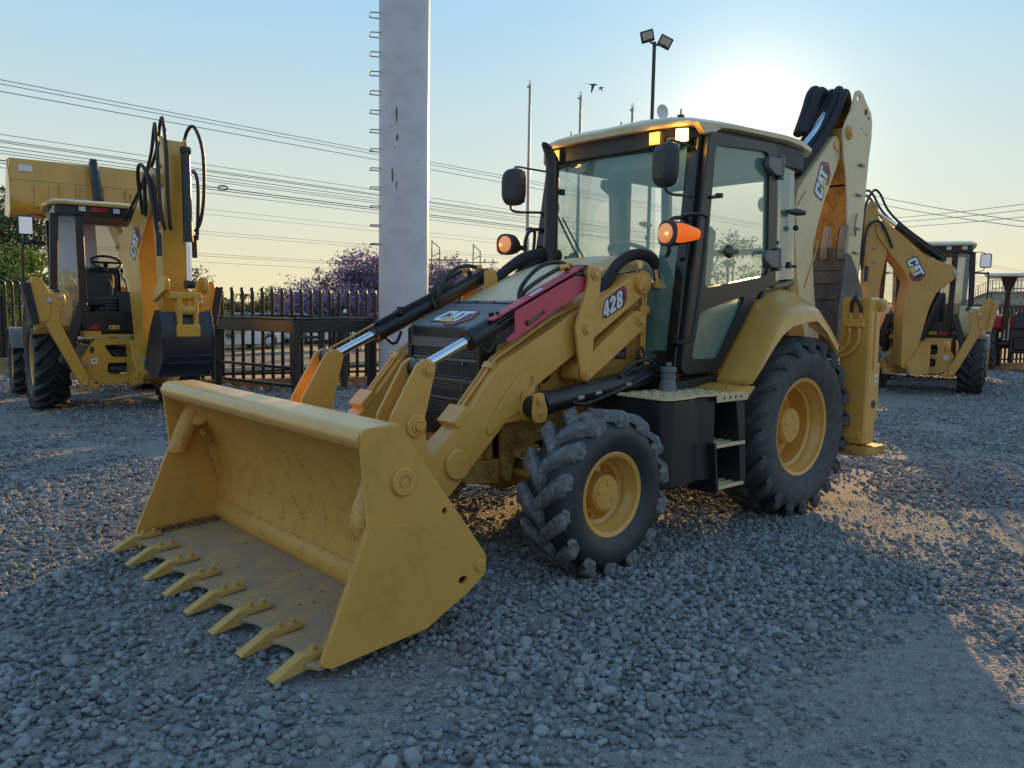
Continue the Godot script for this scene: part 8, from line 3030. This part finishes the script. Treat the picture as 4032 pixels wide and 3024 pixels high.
func build_bridge() -> void:
	var a = at_depth(3745, 1190, 78.0)
	var c = at_depth(3950, 1152, 70.0)
	var e = at_depth(4300, 1152, 62.0)
	var L = thing("footbridge", "concrete footbridge with a thin railing rising over the road", "footbridge", Vector3(a.x, -0.6, a.z))
	var o = Vector3(a.x, -0.6, a.z)
	var P = [a - o - Vector3(0, 0.9, 0), c - o, e - o]
	var b = MB.new()
	for i in 2:
		b.bar(P[i] - Vector3(0, 0.55, 0), P[i + 1] - Vector3(0, 0.55, 0), 1.0, 2.2, Vector3.UP, 0.03)
	part(L, "deck", b, M.concrete)
	b = MB.new()
	for i in 2:
		b.bar(P[i] + Vector3(0, 0.02, 0), P[i + 1] + Vector3(0, 0.02, 0), 0.14, 2.5, Vector3.UP, 0.02)
	part(L, "edge_beam", b, M.concrete)
	for i in 2:
		var u: Vector3 = P[i + 1] - P[i]
		var sd = u.cross(Vector3.UP).normalized() * 1.15
		for s in [-1.0, 1.0]:
			b = MB.new()
			for y in [0.35, 1.05]:
				b.tube([P[i] + sd * s + Vector3(0, y, 0), P[i + 1] + sd * s + Vector3(0, y, 0)], 0.035, 5, 1)
			part(L, "rail", b, M.galv)
			b = MB.new()
			var cnt = int(u.length() / 0.35)
			for k in cnt + 1:
				var q: Vector3 = P[i] + u * (k / float(cnt)) + sd * s
				b.tube([q + Vector3(0, 0.05, 0), q + Vector3(0, 1.05, 0)], 0.03 if k % 6 else 0.05, 4, 1, false)
			part(L, "balusters", b, M.galv).set_meta("kind", "stuff")
	for q in [0.12, 0.75]:
		var base: Vector3 = P[1].lerp(P[2], q) if q < 0.5 else P[0].lerp(P[1], 0.2)
		b = MB.new()
		var h: float = base.y - 0.95
		b.lathe([Vector2(-0.5, 0.7), Vector2(h - 1.2, 0.7), Vector2(h - 0.2, 1.1), Vector2(h, 1.15), Vector2(h, 0)], Vector3(base.x, 0, base.z), Vector3.UP, 20)
		part(L, "pillar", b, M.concrete)

func build_kiosk() -> void:
	var p = at_depth(1722, 1150, 56.0)
	var L = thing("roadside_shelter", "small shelter with white roof edge and truss gable behind the sign pole", "shelter", Vector3(p.x, -0.6, p.z))
	var lat = Vector3(-0.747, 0, -0.665)
	var h: float = p.y + 0.6
	var b = MB.new()
	b.bar(lat * -1.2 + Vector3(0, h + 0.35, 0), lat * 1.6 + Vector3(0, h + 0.35, 0), 0.16, 1.6, Vector3.UP, 0.02)
	part(L, "roof_edge", b, M.white)
	b = MB.new()
	b.bar(lat * -1.1 + Vector3(0, h * 0.5, 0) + AHEAD * 0.4, lat * 1.5 + Vector3(0, h * 0.5, 0) + AHEAD * 0.4, h + 0.4, 0.1, Vector3.UP, 0.01)
	part(L, "wall", b, M.charcoal)
	b = MB.new()
	for q in [[-0.9, -0.3, -0.1, 0.25], [-0.1, 0.25, 0.7, -0.3]]:
		b.bar(lat * q[0] + Vector3(0, h + q[1], 0), lat * q[2] + Vector3(0, h + q[3], 0), 0.09, 0.06)
	part(L, "truss", b, M.white)
	for x in [-1.1, 1.5]:
		b = MB.new()
		b.bar(lat * x, lat * x + Vector3(0, h + 0.3, 0), 0.12, 0.12)
		part(L, "post", b, M.white)

func _ready() -> void:
	make_materials()
	set_stage()
	build_ground()
	build_main_loader()
	build_parked()
	build_tractor()
	build_fence()
	build_rack()
	build_sign_pole()
	build_far_poles()
	build_wires()
	build_towers()
	build_street()
	build_trees()
	build_birds()
	build_plants()
	build_gravel()
